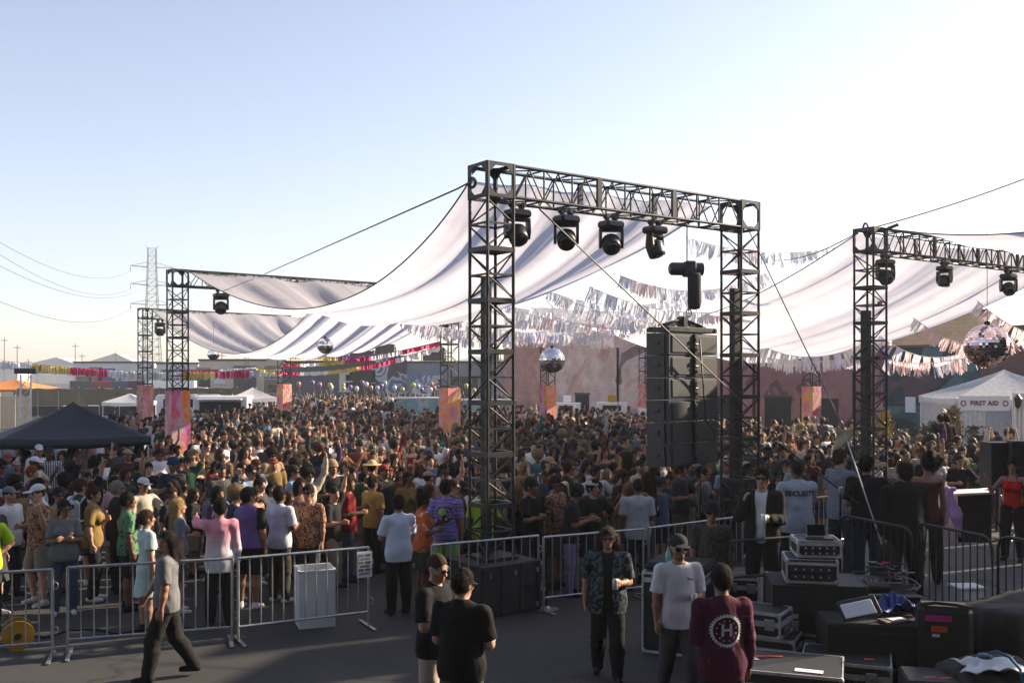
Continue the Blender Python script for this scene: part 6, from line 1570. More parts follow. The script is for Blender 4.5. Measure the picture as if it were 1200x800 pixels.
    if bot != 'none':
        lo, hi = p.bounds(None, 1.12, .1); F = Field(lo, hi, vox); oo = spec.get('pantloose', .012)
        F.cone((-.055, .01, .93), (.055, .01, .93), .115*p.b+.014, .115*p.b+.014, .03, ((0, 1, 0), 1.18)); F.cone((0, 0, .95), (0, 0, 1.02), .145*p.b+.006, .138*p.b+.004, .03, ((0, 1, 0), 1.34))
        for i in (0, 1):
            if bot == 'trousers': p.leg(F, i, .014, 1.0, oo, .022)
            elif bot == 'shorts': p.leg(F, i, .014, .92, oo, .02)
        if bot == 'skirt': F.cone((0, .0, .98), (0, .0, .62), .145, .20, .04, ((0, 1, 0), 1.25), cap=1.0)
        F.rough(.0055, 16, seed+5, (1, 1, .6)).rough(.003, 34, seed+2); F.plane((0, 0, 1.04), (0, 0, 1))
        V, Q = F.mesh(); out[bot if bot != 'skirt' else 'skirt'] = np_mesh('trousers', fin(V), Q, spec.get('botmat') or M['garment'])
    for i in (0, 1):
        a = p.an[i]; lo = a-np.array([.09, .22, .12]); hi = a+np.array([.09, .12, .1]); F = Field(lo, hi, max(vox, .011)); sx = (1, -1)[i]
        F.cone(a+np.array([0, .035, -.035]), a+np.array([sx*.018, -.15, -.052]), .045, .036, .02); F.cone(a+np.array([0, .01, -.02]), a+np.array([0, .005, .04]), .043, .046, .02)
        F.plane((0, 0, a[2]-.08), (0, 0, -1)).plane((0, 0, a[2]+.035), (0, 0, 1)); V, Q = F.mesh(); out['shoe%d' % i] = np_mesh('shoe', fin(V), Q, M['garment'])
    hair = spec.get('hair', 'short'); R = p.hR(); hd = p.hd; hv = max(.0095, vox*.8)
    if hair != 'bald':
        F = Field(hd((0, .02, 1.66))-.36, hd((0, .02, 1.66))+.26, hv); F.lo = F.lo
        buzz = hair == 'buzz'; tk = .004 if buzz else .012
        F.ell(hd((0, .016, 1.672)), (.078+tk, .098+tk, .100+tk+(.008 if hair in ('short', 'quiff') else 0)), R, .02)
        if hair == 'quiff': F.ell(hd((0, -.05, 1.755)), (.06, .05, .035), R, .03)
        if hair == 'afro': F.ell(hd((0, .035, 1.71)), (.135, .135, .125), R, .03)
        if hair in ('long', 'bob', 'wavy'):
            zz = {'long': 1.28, 'bob': 1.50, 'wavy': 1.44}[hair]; wv = .014 if hair == 'wavy' else 0
            for sx in (-1, 1): F.cone(hd((sx*.072, .02, 1.67)), hd((sx*(.088+wv), .03, zz)), .034+wv, .032+wv*1.3, .03); F.cone(hd((sx*.045, .075, 1.66)), hd((sx*.05, .085, zz-.02)), .05, .045+wv, .03)
        if hair == 'bun': F.ell(hd((0, .06, 1.80)), (.045, .045, .04), R, .012)
        if hair == 'pony': F.cone(hd((0, .11, 1.70)), hd((0, .15, 1.50)), .035, .022, .02)
        F.ell(hd((0, -.105, 1.605)), (.074, .085, .112), R, neg=True)
        if hair not in ('long', 'bob', 'wavy', 'afro'):
            n_ = R@np.array([0, -.55, -.83]); F.plane(hd((0, -.02, 1.615)), tuple(n_))
            for sx in (-1, 1): F.ell(hd((sx*.095, -.005, 1.625)), (.03, .03, .04), R, neg=True)
        if not buzz: F.rough(.0045 if hair != 'wavy' else .010, 46 if hair != 'wavy' else 30, seed, (1, 1, .35)).rough(.003, 70, seed+1, (1, 1, .4))
        V, Q = F.mesh()
        if not buzz and len(Q):
            rs = np.random.RandomState(seed); nb = int(1500*min(1.0, (.0125/vox)**1.5)*(1.6 if hair in ('long', 'wavy', 'afro', 'bob') else 1)); f = Q[rs.randint(0, len(Q), nb)]; c = V[f].mean(1); nr = np.cross(V[f[:, 2]]-V[f[:, 0]], V[f[:, 3]]-V[f[:, 1]]); nr /= np.linalg.norm(nr, axis=1, keepdims=True)+1e-9
            dn = np.array([0, .25, -1.0])+rs.normal(0, .45 if hair != 'afro' else 1.2, (nb, 3)); dn -= nr*(dn*nr).sum(1, keepdims=True); dn /= np.linalg.norm(dn, axis=1, keepdims=True)+1e-9
            ln = rs.uniform(.02, .055, (nb, 1))*(1.5 if hair in ('long', 'wavy') else .75 if hair in ('short', 'quiff') else 1); sd_ = np.cross(nr, dn); wd = max(.0022, vox*.22)
            b0 = c-nr*.004; tip = c+dn*ln+nr*(rs.uniform(.002, .012, (nb, 1))); V2_ = np.concatenate([b0-sd_*wd, b0+sd_*wd, tip+sd_*wd*.3, tip-sd_*wd*.3]); i0 = np.arange(nb)+len(V); Q = np.concatenate([Q, np.stack([i0, i0+nb, i0+2*nb, i0+3*nb], 1)]); V = np.concatenate([V, V2_])
        out['hair'] = np_mesh('hair', fin(V), Q, M['hair'])
    hat = spec.get('hat')
    if hat:
        F = Field(hd((0, .0, 1.72))-.26, hd((0, .0, 1.72))+.24, hv*.9); n_ = R@np.array([0, 0, -1.0])
        if hat in ('cap', 'backcap'):
            sg = 1 if hat == 'cap' else -1
            F.ell(hd((0, .012, 1.685)), (.097, .117, .105), R, .01); F.plane(hd((0, 0, 1.695)), tuple(n_)); F.ell(hd((0, sg*-.135+.0, 1.697)), (.078, .085, .011), R, .012)
        elif hat == 'straw':
            F.ell(hd((0, .012, 1.70)), (.10, .118, .105), R, .01); F.plane(hd((0, 0, 1.69)), tuple(n_)); F.ell(hd((0, .012, 1.697)), (.21, .22, .016), R, .012)
        elif hat == 'bucket':
            F.ell(hd((0, .012, 1.69)), (.10, .12, .10), R, .01); F.plane(hd((0, 0, 1.69)), tuple(n_)); F.cone(hd((0, .012, 1.70)), hd((0, .012, 1.655)), .11, .145, .01, cap=1.0)
            F.plane(hd((0, 0, 1.662)), tuple(n_))
        elif hat == 'beanie':
            F.ell(hd((0, .018, 1.695)), (.096, .116, .108), R, .01); F.plane(hd((0, 0, 1.69)), tuple(R@np.array([0, .25, -.97])))
        V, Q = F.mesh(); out['hat'] = np_mesh('hat', fin(V), Q, M['hat'])
    if spec.get('glasses'):
        m = MB()
        def hb(c, size, rz=0.0):
            c = np.array(c); RR = Matrix([[float(x) for x in row] for row in R]); m.bbox(tuple(fin(hd(c)[None])[0]), tuple(x*k for x in size), .006, R=RR @ Matrix.Rotation(rz, 3, 'Z'))
        for sx in (-1, 1): hb((sx*.034, -.103, 1.656), (.056, .014, .042), sx*.22); hb((sx*.078, -.045, 1.664), (.008, .11, .012))
        hb((0, -.108, 1.664), (.02, .01, .01)); out['sunglasses'] = m.mesh('sunglasses', M['lens'])
    out['_p'] = p; out['_fin'] = fin
    return out

def hand_point(ms, i, off=.075):
    p = ms['_p']; w = p.wr[i]+U(p.ha[i])*off; return ms['_fin'](w[None])[0]
PARTNAMES = {'shirt': 'shirt', 'jacket': 'jacket', 'undershirt': 'undershirt', 'vest': 'vest', 'dress': 'dress', 'trousers': 'trousers', 'shorts': 'shorts', 'skirt': 'skirt', 'shoe0': 'shoe', 'shoe1': 'shoe', 'hair': 'hair', 'hat': 'hat', 'sunglasses': 'sunglasses'}
def place_person(ms, loc, rz, cols, label, group=None, sc=1.0):
    o = mobj('person', ms['body'], None, loc, (0, 0, rz)); o.scale = (sc, sc, sc); o.color = (*cols['skin'], 1); tag(o, label, 'person', group)
    for k, nm in PARTNAMES.items():
        if k not in ms: continue
        c = mobj(nm, ms[k], o); key = {'jacket': 'shirt', 'dress': 'shirt', 'shorts': 'trousers', 'skirt': 'trousers', 'shoe0': 'shoe', 'shoe1': 'shoe'}.get(k, k)
        c.color = (*cols.get(key, (.05, .05, .05)), 1)
    return o
SKIN = {'fair': (.50, .30, .22), 'light': (.44, .26, .18), 'tan': (.33, .18, .115), 'olive': (.28, .155, .095), 'brown': (.16, .08, .048), 'dark': (.075, .038, .025)}
BLK = (.014, .014, .015); WHT = (.66, .66, .67)
# ------------------------------------------------------------------ foreground people and recognisable people in the crowd
import time as _t
_t0 = _t.time()
from mathutils.bvhtree import BVHTree
R_ = math.radians
def decal(me, name, polys, mt, parent, off=.004, front=False):
    """flat shapes (x, z) printed onto the back (or front) of a garment"""
    V = [v.co.copy() for v in me.vertices]; bv = BVHTree.FromPolygons(V, [tuple(p.vertices) for p in me.polygons]); sgn = -1 if front else 1
    m = MB()
    for vs, fs in polys:
        q = []
        for (x, z) in vs:
            h = bv.ray_cast(Vector((x, sgn*.6, z)), Vector((0, -sgn, 0))); y = h[0].y if h[0] is not None else sgn*.12; q.append((x, y+sgn*off, z))
        m.add(q, fs)
    return m.build(name, mt, parent)
def text_polys(body, size, cx, cz, flip=True, bold=.0):
    cu = bpy.data.curves.new('t', 'FONT'); cu.body = body; cu.size = size; cu.align_x = 'CENTER'; cu.align_y = 'CENTER'; cu.resolution_u = 2; cu.offset = bold
    o = bpy.data.objects.new('t', cu); COL.objects.link(o); dg = bpy.context.evaluated_depsgraph_get(); me = bpy.data.meshes.new_from_object(o.evaluated_get(dg))
    r = ([((-v.co.x if flip else v.co.x)+cx, v.co.y+cz) for v in me.vertices], [tuple(p.vertices) for p in me.polygons]); bpy.data.objects.remove(o); bpy.data.curves.remove(cu); return [r]
def ring_polys(cx, cz, r0, r1, n=48, tooth=0.0):
    vs = []
    for k in range(n):
        a = 2*math.pi*k/n; t = tooth if k % 2 else 0; vs += [(cx+r0*math.cos(a), cz+r0*math.sin(a)), (cx+(r1-t)*math.cos(a), cz+(r1-t)*math.sin(a))]
    return [(vs, [(2*k, 2*k+1, (2*k+3) % (2*n), (2*k+2) % (2*n)) for k in range(n)])]
def disc_polys(cx, cz, r, n=24): return [([(cx, cz)]+[(cx+r*math.cos(2*math.pi*k/n), cz+r*math.sin(2*math.pi*k/n)) for k in range(n)], [(0, 1+k, 1+(k+1) % n) for k in range(n)])]
PRINT = {'white': mat('white_print', (.6, .6, .6), .8, 0, .06, 20), 'black': mat('black_print', (.015, .015, .016), .8, 0, .1, 20), 'lime': mat('lime_print', (.42, .55, .12), .8, 0, .1, 20)}
TAKEN = []
def cup(ms, i, root, kind='can', h=.12):
    q = hand_point(ms, i, .085); p = ms['_p']; sx = 1 if i == 0 else -1
    c = Vector(q)+Vector((-sx*.03, -.01, 0)); W = root.matrix_world if False else Matrix.Translation(root.location) @ Matrix.Rotation(root.rotation_euler.z, 4, 'Z'); c = W @ c
    if kind == 'can': o = MB().lathe([(.026, -h/2), (.032, -h/2+.008), (.032, h/2-.012), (.026, h/2)], 14).build('drink_can', mat('pale_can', (.5, .5, .46), .35, .5, .2, 30), None, loc=c, smooth=True)
    elif kind == 'phone': o = MB().bbox((0, 0, 0), (.072, .010, .15), .006, R=Matrix.Rotation(root.rotation_euler.z, 3, 'Z') @ Matrix.Rotation(-.6, 3, 'X')).build('phone', M['black_plastic'], None, loc=c)
    else: o = MB().lathe([(.026, -h/2), (.036, h/2), (.034, h/2), (.025, -h/2+.01)], 14).build('plastic_cup', M['white_plastic'], None, loc=c, smooth=True)
    return o
def hero(px, d, rz, spec, cols, label, z=0.0, vox=.0105, group=None):
    ms = make_person('p', spec, vox); loc = Vector((PX(px, d), d, z)); o = place_person(ms, loc, R_(rz), cols, label, group); TAKEN.append((loc.x, loc.y, .42)); return ms, o
SK = SKIN
DK_HAIR = (.012, .009, .008); BR_HAIR = (.05, .028, .016); BL_HAIR = (.34, .22, .10); GR_HAIR = (.2, .19, .18)
shoe_w, shoe_b = (.6, .6, .6), (.02, .02, .02)
# the walking person
hero(195, 11.5, -78, dict(H=1.72, arms=('down', 'swingf'), legs='stride', yaw=.85, top='tee', hair='long', seed=3, pantloose=.02), dict(skin=SK['tan'], shirt=(.15, .15, .155), trousers=(.018, .017, .017), hair=DK_HAIR, shoe=(.02, .02, .02)), 'person in grey t-shirt and black trousers walking left past the barrier')
# two people with a phone
ms, o = hero(510, 9.45, 62, dict(H=1.80, arms=('phone', 'phone'), legs='stand', pitch=.30, yaw=-.15, top='tee', hair='buzz', beard=.65, glasses=True, build=1.08, seed=4), dict(skin=SK['fair'], shirt=BLK, trousers=(.40, .33, .25), hair=BR_HAIR, shoe=shoe_b), 'person in black t-shirt, sunglasses and beige trousers facing right')
ms, o = hero(541, 8.75, 158, dict(H=1.78, arms=('phone', 'phone'), legs='stand', pitch=.25, yaw=-.25, top='tee', hair='short', build=1.12, seed=5, glasses=True), dict(skin=SK['fair'], shirt=BLK, trousers=(.06, .06, .05), hair=(.02, .014, .011), shoe=shoe_b), 'person in black t-shirt seen from behind at the bottom centre')
t = cup(ms, 0, o, 'phone'); tag(t, 'black phone held by the person at the bottom centre', 'phone')
# person in open floral shirt
ms, o = hero(712, 11.5, -4, dict(H=1.75, arms=('cup', 'down'), legs='walk', top='shirt', open=True, topmat=PM['floral_dark'], hair='wavy', glasses=True, build=1.13, seed=6, hem=.80, beard=.3, fist=(.8, .4)), dict(skin=SK['tan'], undershirt=BLK, trousers=(.015, .015, .017), hair=(.03, .018, .012), shoe=shoe_b), 'person in a dark floral shirt over black, holding a can')
t = cup(ms, 0, o); tag(t, 'pale drink can held by the person in the floral shirt', 'can')
# white t-shirt
ms, o = hero(795, 10.6, 8, dict(H=1.80, arms=('cup', 'down'), legs='walk', pitch=.12, top='tee', hair='buzz', hat='cap', glasses=True, seed=7, hem=.83, beard=.7, fist=(.8, .4)), dict(skin=SK['tan'], shirt=(.62, .62, .66), trousers=(.085, .085, .085), hair=DK_HAIR, hat=(.025, .028, .035), shoe=shoe_b), 'person in white t-shirt, cap and sunglasses carrying a can')
t = cup(ms, 0, o); tag(t, 'small can held by the person in the white t-shirt', 'can')
decal(ms['shirt'], 'chest_print', [([(.055, 1.372), (.064, 1.380), (.095, 1.360), (.135, 1.354), (.134, 1.342), (.085, 1.350)], [(5, 4, 3, 2), (0, 5, 2, 1)])], PRINT['black'], o, .004, True)
# maroon shirt with round emblem
ms, o = hero(846, 8.85, 186, dict(H=1.80, arms=('cup', 'down'), legs='stand', pitch=.15, top='long', topmat=PM['maroon'], hair='short', seed=8, hem=.80, build=1.05), dict(skin=SK['tan'], trousers=(.02, .02, .022), hair=(.014, .010, .009), shoe=shoe_b), 'person in maroon long-sleeved shirt with a white round H emblem on the back')
zc_ = 1.27; em = ring_polys(0, zc_, .118, .150, 64, .014)+text_polys('H', .15, 0, zc_, True, .004)
for k in range(12):
    a = 2*math.pi*k/12+.26; em += disc_polys(.090*math.cos(a), zc_+.090*math.sin(a), .007, 8)
decal(ms['shirt'], 'back_emblem', em, PRINT['white'], o)
# patterned shirt, white trousers
hero(834, 13.2, -6, dict(H=1.80, arms=('down', 'down'), legs='stand', top='tee', topmat=PM['floral_dense'], hair='short', hat='bucket', glasses=True, seed=9, hem=.88), dict(skin=SK['tan'], trousers=(.52, .50, .46), hair=DK_HAIR, hat=(.02, .02, .022), shoe=shoe_w), 'person in dark patterned shirt, white trousers and dark hat by the road cases')
# people on the deck
ms, o = hero(893, 12.75, -22, dict(H=1.80, arms=('cup', 'face'), legs='stand', top='jacket', hair='quiff', glasses=True, seed=10, hem=.86, fist=(.8, .7)), dict(skin=SK['light'], shirt=(.016, .017, .014), undershirt=WHT, trousers=(.013, .013, .014), hair=(.016, .011, .009), shoe=shoe_b), 'person in black bomber jacket and white t-shirt on the deck holding a cup', DK)
t = cup(ms, 0, o, 'cup'); tag(t, 'white plastic cup held by the person in the bomber jacket', 'cup')
ms, o = hero(934, 13.6, 188, dict(H=1.84, arms=('down', 'fwd'), legs='apart', top='tee', hair='buzz', build=1.14, seed=11, hem=.84), dict(skin=SK['brown'], shirt=(.36, .39, .46), trousers=(.014, .014, .016), hair=(.02, .015, .012), shoe=shoe_b), 'person in pale blue-grey t-shirt printed SECURITY on the back', DK)
decal(ms['shirt'], 'back_print', text_polys('SECURITY', .095, 0, 1.335*1.84/1.75, True, .004), PRINT['black'], o)
hero(985, 15.0, 118, dict(H=1.88, arms=('cup', 'phone'), legs='contra', top='shirt', topmat=PM['plaid'], hair='short', seed=12, hem=.80), dict(skin=SK['fair'], trousers=(.03, .035, .045), hair=BR_HAIR, shoe=shoe_b), 'person in blue-grey plaid shirt standing sideways on the deck', DK)
hero(1016, 13.9, 172, dict(H=1.87, arms=('cup', 'phone'), legs='stand', yaw=-.6, top='tee', hair='short', seed=13, build=1.05), dict(skin=SK['tan'], shirt=BLK, trousers=(.03, .04, .06), hair=DK_HAIR, shoe=shoe_b), 'person in black t-shirt and jeans seen from behind beside the leaning pole', DK)
hero(1060, 13.0, 182, dict(H=1.85, arms=('down', 'cup'), legs='apart', top='long', hair='short', seed=14, build=1.30, hem=.82), dict(skin=SK['tan'], shirt=(.012, .012, .013), trousers=(.015, .015, .016), hair=DK_HAIR, shoe=shoe_b), 'person in black long-sleeved top seen from behind on the deck', DK)
hero(1087, 14.4, 172, dict(H=1.84, arms=('cup', 'down'), legs='stand', top='tank', hair='bun', seed=15, female=True, yaw=.2), dict(skin=SK['olive'], shirt=(.10, .025, .02), trousers=(.02, .02, .02), hair=DK_HAIR, shoe=shoe_b), 'person in dark red sleeveless top seen from behind', DK)
hero(1187, 16.2, -38, dict(H=1.62, arms=('out', 'upbent'), legs='stand', top='tank', hair='bun', seed=16, female=True), dict(skin=SK['tan'], shirt=(.55, .012, .012), trousers=(.012, .012, .013), hair=DK_HAIR, shoe=shoe_b), 'person in red sleeveless top raising a hand at the right edge', DK)
CRG = None
# recognisable people behind the barriers
V2 = .0135
ms, o = hero(95, 16.6, 168, dict(H=1.76, top='tee', vestmat=PM['camo'], hair='short', yaw=-.5, hem=.80, bottom='shorts', arms=('down', 'cup'), seed=21, glasses=True), dict(skin=SK['light'], shirt=WHT, trousers=(.07, .06, .045), hair=BR_HAIR, shoe=shoe_w), 'person in camouflage vest with a pale backpack behind the left barrier', 0, V2)
bp = empty('backpack', o.location, o.rotation_euler.z); tag(bp, 'small light grey backpack on the person in the camouflage vest', 'backpack')
gm_ = mat('light_grey_nylon', (.36, .38, .42), .6, 0, .15, 12, .15)
MB().bbox((0, .235, 1.25), (.27, .14, .40), .05).build('bag_body', gm_, bp); MB().bbox((0, .315, 1.17), (.2, .04, .18), .018).build('front_pocket', gm_, bp); MB().bbox((0, .312, 1.36), (.18, .03, .07), .012).build('zip_flap', M['black_cloth'], bp)
for sx in (-1, 1): MB().path([(sx*.10, .17, 1.40), (sx*.11, .06, 1.49), (sx*.11, -.06, 1.47), (sx*.115, -.155, 1.36), (sx*.12, -.15, 1.22), (sx*.13, .0, 1.12), (sx*.11, .17, 1.10)], .02, 6).build('strap', gm_, bp, smooth=True)
hero(257, 13.95, 197, dict(H=1.76, top='long', topmat=PM['pinkfade'], hair='short', arms=('reach', 'down'), yaw=.4, seed=22, hem=.76), dict(skin=SK['olive'], trousers=(.015, .015, .016), hair=DK_HAIR, shoe=shoe_b), 'person in pink-to-white long shirt seen from behind at the barrier', 0, V2)
hero(172, 13.55, 128, dict(H=1.66, female=True, top='dress', bottom='none', hair='pony', arms=('chest', 'down'), seed=23, hem=.55), dict(skin=SK['light'], shirt=(.44, .54, .52), hair=BR_HAIR, shoe=shoe_b), 'person in pale mint dress behind the barrier next to the walking person', 0, V2)
hero(209, 14.7, 118, dict(H=1.68, female=True, top='tee', bottom='shorts', hair='long', arms=('cup', 'down'), seed=24, hem=.90), dict(skin=SK['light'], shirt=(.14, .15, .18), trousers=(.06, .07, .10), hair=BL_HAIR, shoe=shoe_w), 'person in slate grey top behind the left barrier', 0, V2)
hero(467, 14.65, -150, dict(H=1.72, top='tee', hair='short', arms=('cross', 'cross'), yaw=-.5, pitch=.2, seed=25, hem=.80, build=1.08), dict(skin=SK['olive'], shirt=(.50, .54, .64), trousers=(.014, .014, .016), hair=DK_HAIR, shoe=shoe_b), 'person in pale blue-white t-shirt and black trousers left of the crate', 0, V2)
hero(496, 15.3, 112, dict(H=1.70, top='shirt', topmat=PM['jersey'], hair='bun', arms=('phone', 'cup'), seed=26, female=True, bottom='shorts'), dict(skin=SK['brown'], trousers=(.05, .045, .04), hair=DK_HAIR, shoe=shoe_w), 'person in orange striped jersey left of the tie-dye shirt', 0, V2)
ms, o = hero(522, 15.9, 176, dict(H=1.82, top='tee', topmat=PM['tiedye'], hair='short', arms=('cup', 'down'), bottom='shorts', seed=27), dict(skin=SK['tan'], trousers=(.28, .45, .14), hair=DK_HAIR, shoe=shoe_w), 'person in purple tie-dye t-shirt with a round emblem on the back', 0, V2)
zz = 1.25*1.82/1.75; decal(ms['shirt'], 'back_emblem', disc_polys(0, zz, .135, 32), PRINT['black'], o, .004); decal(ms['shirt'], 'emblem_half', disc_polys(.035, zz+.045, .062, 20)+disc_polys(-.03, zz-.07, .022, 14), PRINT['lime'], o, .008)
hero(361, 15.7, -8, dict(H=1.76, top='shirt', topmat=PM['floral_orange'], hair='short', arms=('down', 'down'), glasses=True, beard=.4, seed=28, hem=.80), dict(skin=SK['tan'], trousers=(.05, .055, .06), hair=DK_HAIR, shoe=shoe_b), 'person in orange floral shirt and sunglasses facing the camera', 0, V2)
hero(328, 15.4, 150, dict(H=1.77, top='tee', hair='short', arms=('down', 'phone'), seed=29), dict(skin=SK['brown'], shirt=(.56, .58, .62), trousers=(.05, .048, .04), hair=DK_HAIR, shoe=shoe_w), 'person in white t-shirt with back turned near the white bin', 0, V2)
hero(408, 17.0, 92, dict(H=1.77, top='tee', hair='short', arms=('phone', 'cup'), beard=.5, seed=30), dict(skin=SK['olive'], shirt=(.22, .018, .02), trousers=(.05, .06, .08), hair=DK_HAIR, shoe=shoe_b), 'person in dark red polo shirt facing right in the left crowd', 0, V2)
hero(437, 17.7, 140, dict(H=1.70, top='tee', hair='short', arms=('phone', 'down'), seed=31), dict(skin=SK['tan'], shirt=(.42, .27, .07), trousers=(.02, .02, .02), hair=DK_HAIR, shoe=shoe_b), 'person in mustard yellow t-shirt with a black strap', 0, V2)
hero(436, 20.4, 176, dict(H=1.74, top='long', hair='short', hat='straw', seed=32), dict(skin=SK['tan'], shirt=(.24, .10, .03), trousers=(.03, .03, .03), hair=DK_HAIR, hat=(.50, .36, .18), shoe=shoe_b), 'person in wide straw hat and rust brown top in the crowd', 0, V2)
hero(291, 14.95, 165, dict(H=1.80, top='tee', vestmat=mat('purple_nylon_vest', (.10, .05, .19), .6, 0, .15, 9, .2), hair='short', arms=('down', 'down'), bottom='shorts', yaw=-.5, seed=33, build=1.08), dict(skin=SK['olive'], shirt=BLK, trousers=(.015, .015, .016), hair=DK_HAIR, shoe=shoe_w), 'person in purple vest over black t-shirt behind the left barrier', 0, V2)
hero(747, 16.3, 183, dict(H=1.80, top='tee', hair='buzz', arms=('down', 'cup'), seed=34, build=1.05, hem=.82), dict(skin=SK['brown'], shirt=(.38, .38, .40), trousers=(.02, .02, .025), hair=DK_HAIR, shoe=shoe_b), 'person in light grey t-shirt seen from behind at the centre barrier', 0, V2)
hero(649, 17.2, 158, dict(H=1.74, top='tee', hair='short', hat='cap', yaw=-.4, seed=35), dict(skin=SK['tan'], shirt=BLK, trousers=(.02, .02, .02), hair=DK_HAIR, hat=(.36, .02, .025), shoe=shoe_b), 'person in bright red cap and black top right of the tall tower', 0, V2)
hero(668, 15.9, 84, dict(H=1.76, top='tee', hair='short', hat='beanie', arms=('phone', 'phone'), pitch=.45, lean=.1, seed=36), dict(skin=SK['olive'], shirt=(.02, .022, .026), trousers=(.22, .19, .30), hair=DK_HAIR, hat=(.02, .02, .025), shoe=shoe_b), 'person in dark top and lilac trousers looking down at the barrier', 0, V2)
hero(567, 16.4, 174, dict(H=1.72, top='tee', hair='short', seed=37, build=1.05), dict(skin=SK['brown'], shirt=(.42, .62, .03), trousers=(.03, .03, .03), hair=DK_HAIR, shoe=shoe_b), 'person in neon yellow shirt behind the tall tower', 0, V2)
hero(344, 18.7, 85, dict(H=1.80, top='long', hair='short', hat='backcap', glasses=True, seed=38), dict(skin=SK['tan'], shirt=(.20, .29, .42), trousers=(.03, .035, .05), hair=DK_HAIR, hat=(.02, .02, .02), shoe=shoe_b), 'person in light denim shirt and dark cap looking right', 0, V2)
hero(-16, 13.7, 40, dict(H=1.72, top='tee', hair='short', seed=39, arms=('hip', 'down')), dict(skin=SK['olive'], shirt=(.42, .62, .03), trousers=(.03, .03, .03), hair=DK_HAIR, shoe=shoe_b), 'person in neon yellow cut off by the left picture edge', 0, V2)
hero(38, 19.2, 95, dict(H=1.74, top='tee', hair='short', arms=('face', 'down'), seed=40, female=True), dict(skin=SK['light'], shirt=(.20, .06, .16), trousers=(.03, .03, .04), hair=(.22, .05, .02), shoe=shoe_b), 'person in plum t-shirt by the charcoal tent', 0, V2)
hero(138, 16.1, 122, dict(H=1.78, top='tee', hair='short', seed=41, build=1.14, glasses=True), dict(skin=SK['light'], shirt=(.016, .016, .017), trousers=(.02, .02, .022), hair=GR_HAIR, shoe=shoe_b), 'person in black t-shirt and black trousers behind the left barrier', 0, V2)
hero(150, 14.9, 116, dict(H=1.74, top='shirt', topmat=PM['green_print'], hair='short', arms=('cup', 'down'), bottom='shorts', seed=42), dict(skin=SK['brown'], trousers=(.02, .02, .02), hair=DK_HAIR, shoe=shoe_b), 'person in green leaf print shirt behind the person in the mint dress', 0, V2)
hero(604, 16.9, 200, dict(H=1.68, female=True, top='tank', hair='long', seed=43, arms=('cup', 'up')), dict(skin=SK['light'], shirt=BLK, trousers=(.02, .02, .02), hair=(.20, .13, .06), shoe=shoe_b), 'person in black tank top raising one arm behind the tall tower', 0, V2)
ms_w = make_person('p', dict(H=1.80, top='tee', hair='short', seed=44, build=1.1), .022)
for px, d, lb, cw in ((915, 38.5, 'person in white t-shirt seen from behind at the back right, left of the banner tower', (.6, .62, .66)), (968, 39.5, 'person in white t-shirt right of the orange banner tower at the back', WHT)):
    place_person(ms_w, (PX(px, d), d, 0), R_(178), dict(skin=SK['brown'], shirt=cw, trousers=(.02, .02, .03), hair=DK_HAIR, shoe=shoe_b), lb); TAKEN.append((PX(px, d), d, .9))
place_person(ms_w, (PX(698, 42.5), 42.5, 0), R_(170), dict(skin=SK['brown'], shirt=(.36, .62, .02), trousers=(.05, .06, .1), hair=(.6, .6, .6), shoe=shoe_b), 'distant person in neon green shirt before the mural wall'); TAKEN.append((PX(698, 42.5), 42.5, 1.0))
for px, lb in ((1102, 'left of two people in black before the planter'), (1109, 'right of two people in black before the planter')):
    place_person(ms_w, (PX(px, 29.0), 29.0, .55), R_(185), dict(skin=SK['tan'], shirt=BLK, trousers=(.014, .014, .015), hair=DK_HAIR, shoe=shoe_b), lb)
sf = empty('tied_scarf', Vector((PX(1112, 19.6), 19.6, 1.2))); tag(sf, 'lavender fabric scarf tied in a knot on the barrier', 'scarf')
F = Field((-.45, -.3, -1.0), (.45, .3, .25), .016); F.ell((0, 0, .04), (.07, .06, .08), k=.02).ell((-.07, 0, .08), (.09, .05, .06), k=.03).ell((.08, 0, .07), (.08, .05, .05), k=.03)
F.cone((-.02, -.02, 0), (-.17, -.05, -.50), .05, .15, .03, ((0, 1, 0), 2.0)).cone((.03, -.02, 0), (.12, -.06, -.45), .05, .13, .03, ((0, 1, 0), 2.0)).cone((.12, -.06, -.45), (.20, -.05, -.86), .13, .02, .03, ((0, 1, 0), 2.0)).rough(.014, 22, 3, (2.0, 1, .5))
V_, Q_ = F.mesh(); mobj('tied_cloth', np_mesh('tied_cloth', V_, Q_, lav), sf)
print('heroes', round(_t.time()-_t0, 1))
# ------------------------------------------------------------------ the crowd
rg = random.Random(11)
TOPS = ['tee', 'tee', 'tee', 'shirt', 'long', 'tank', 'crop', 'tee', 'shirt', 'dress', 'tank', 'tee']
ARMSETS = [('down', 'down'), ('cup', 'down'), ('phone', 'phone'), ('cross', 'cross'), ('down', 'hip'), ('chest', 'down'), ('cup', 'pocket'), ('up', 'cup'), ('face', 'down'), ('upbent', 'cup'), ('hip', 'cup'), ('pocket', 'pocket')]
ARMTXT = ['', 'holding a drink', 'looking at a phone', 'arms folded', 'hand on hip', 'hand on chest', 'holding a drink', 'one arm raised', 'hand at the face', 'waving', 'holding a drink', 'hands in pockets']
HAIRM = ['short', 'quiff', 'buzz', 'afro', 'short', 'wavy']; HAIRF = ['long', 'bob', 'bun', 'pony', 'wavy', 'long']
HTXT = {'short': 'short hair', 'quiff': 'swept-up hair', 'buzz': 'cropped hair', 'afro': 'afro hair', 'wavy': 'wavy hair', 'long': 'long hair', 'bob': 'a bob', 'bun': 'a bun', 'pony': 'a ponytail'}
ARCH = []
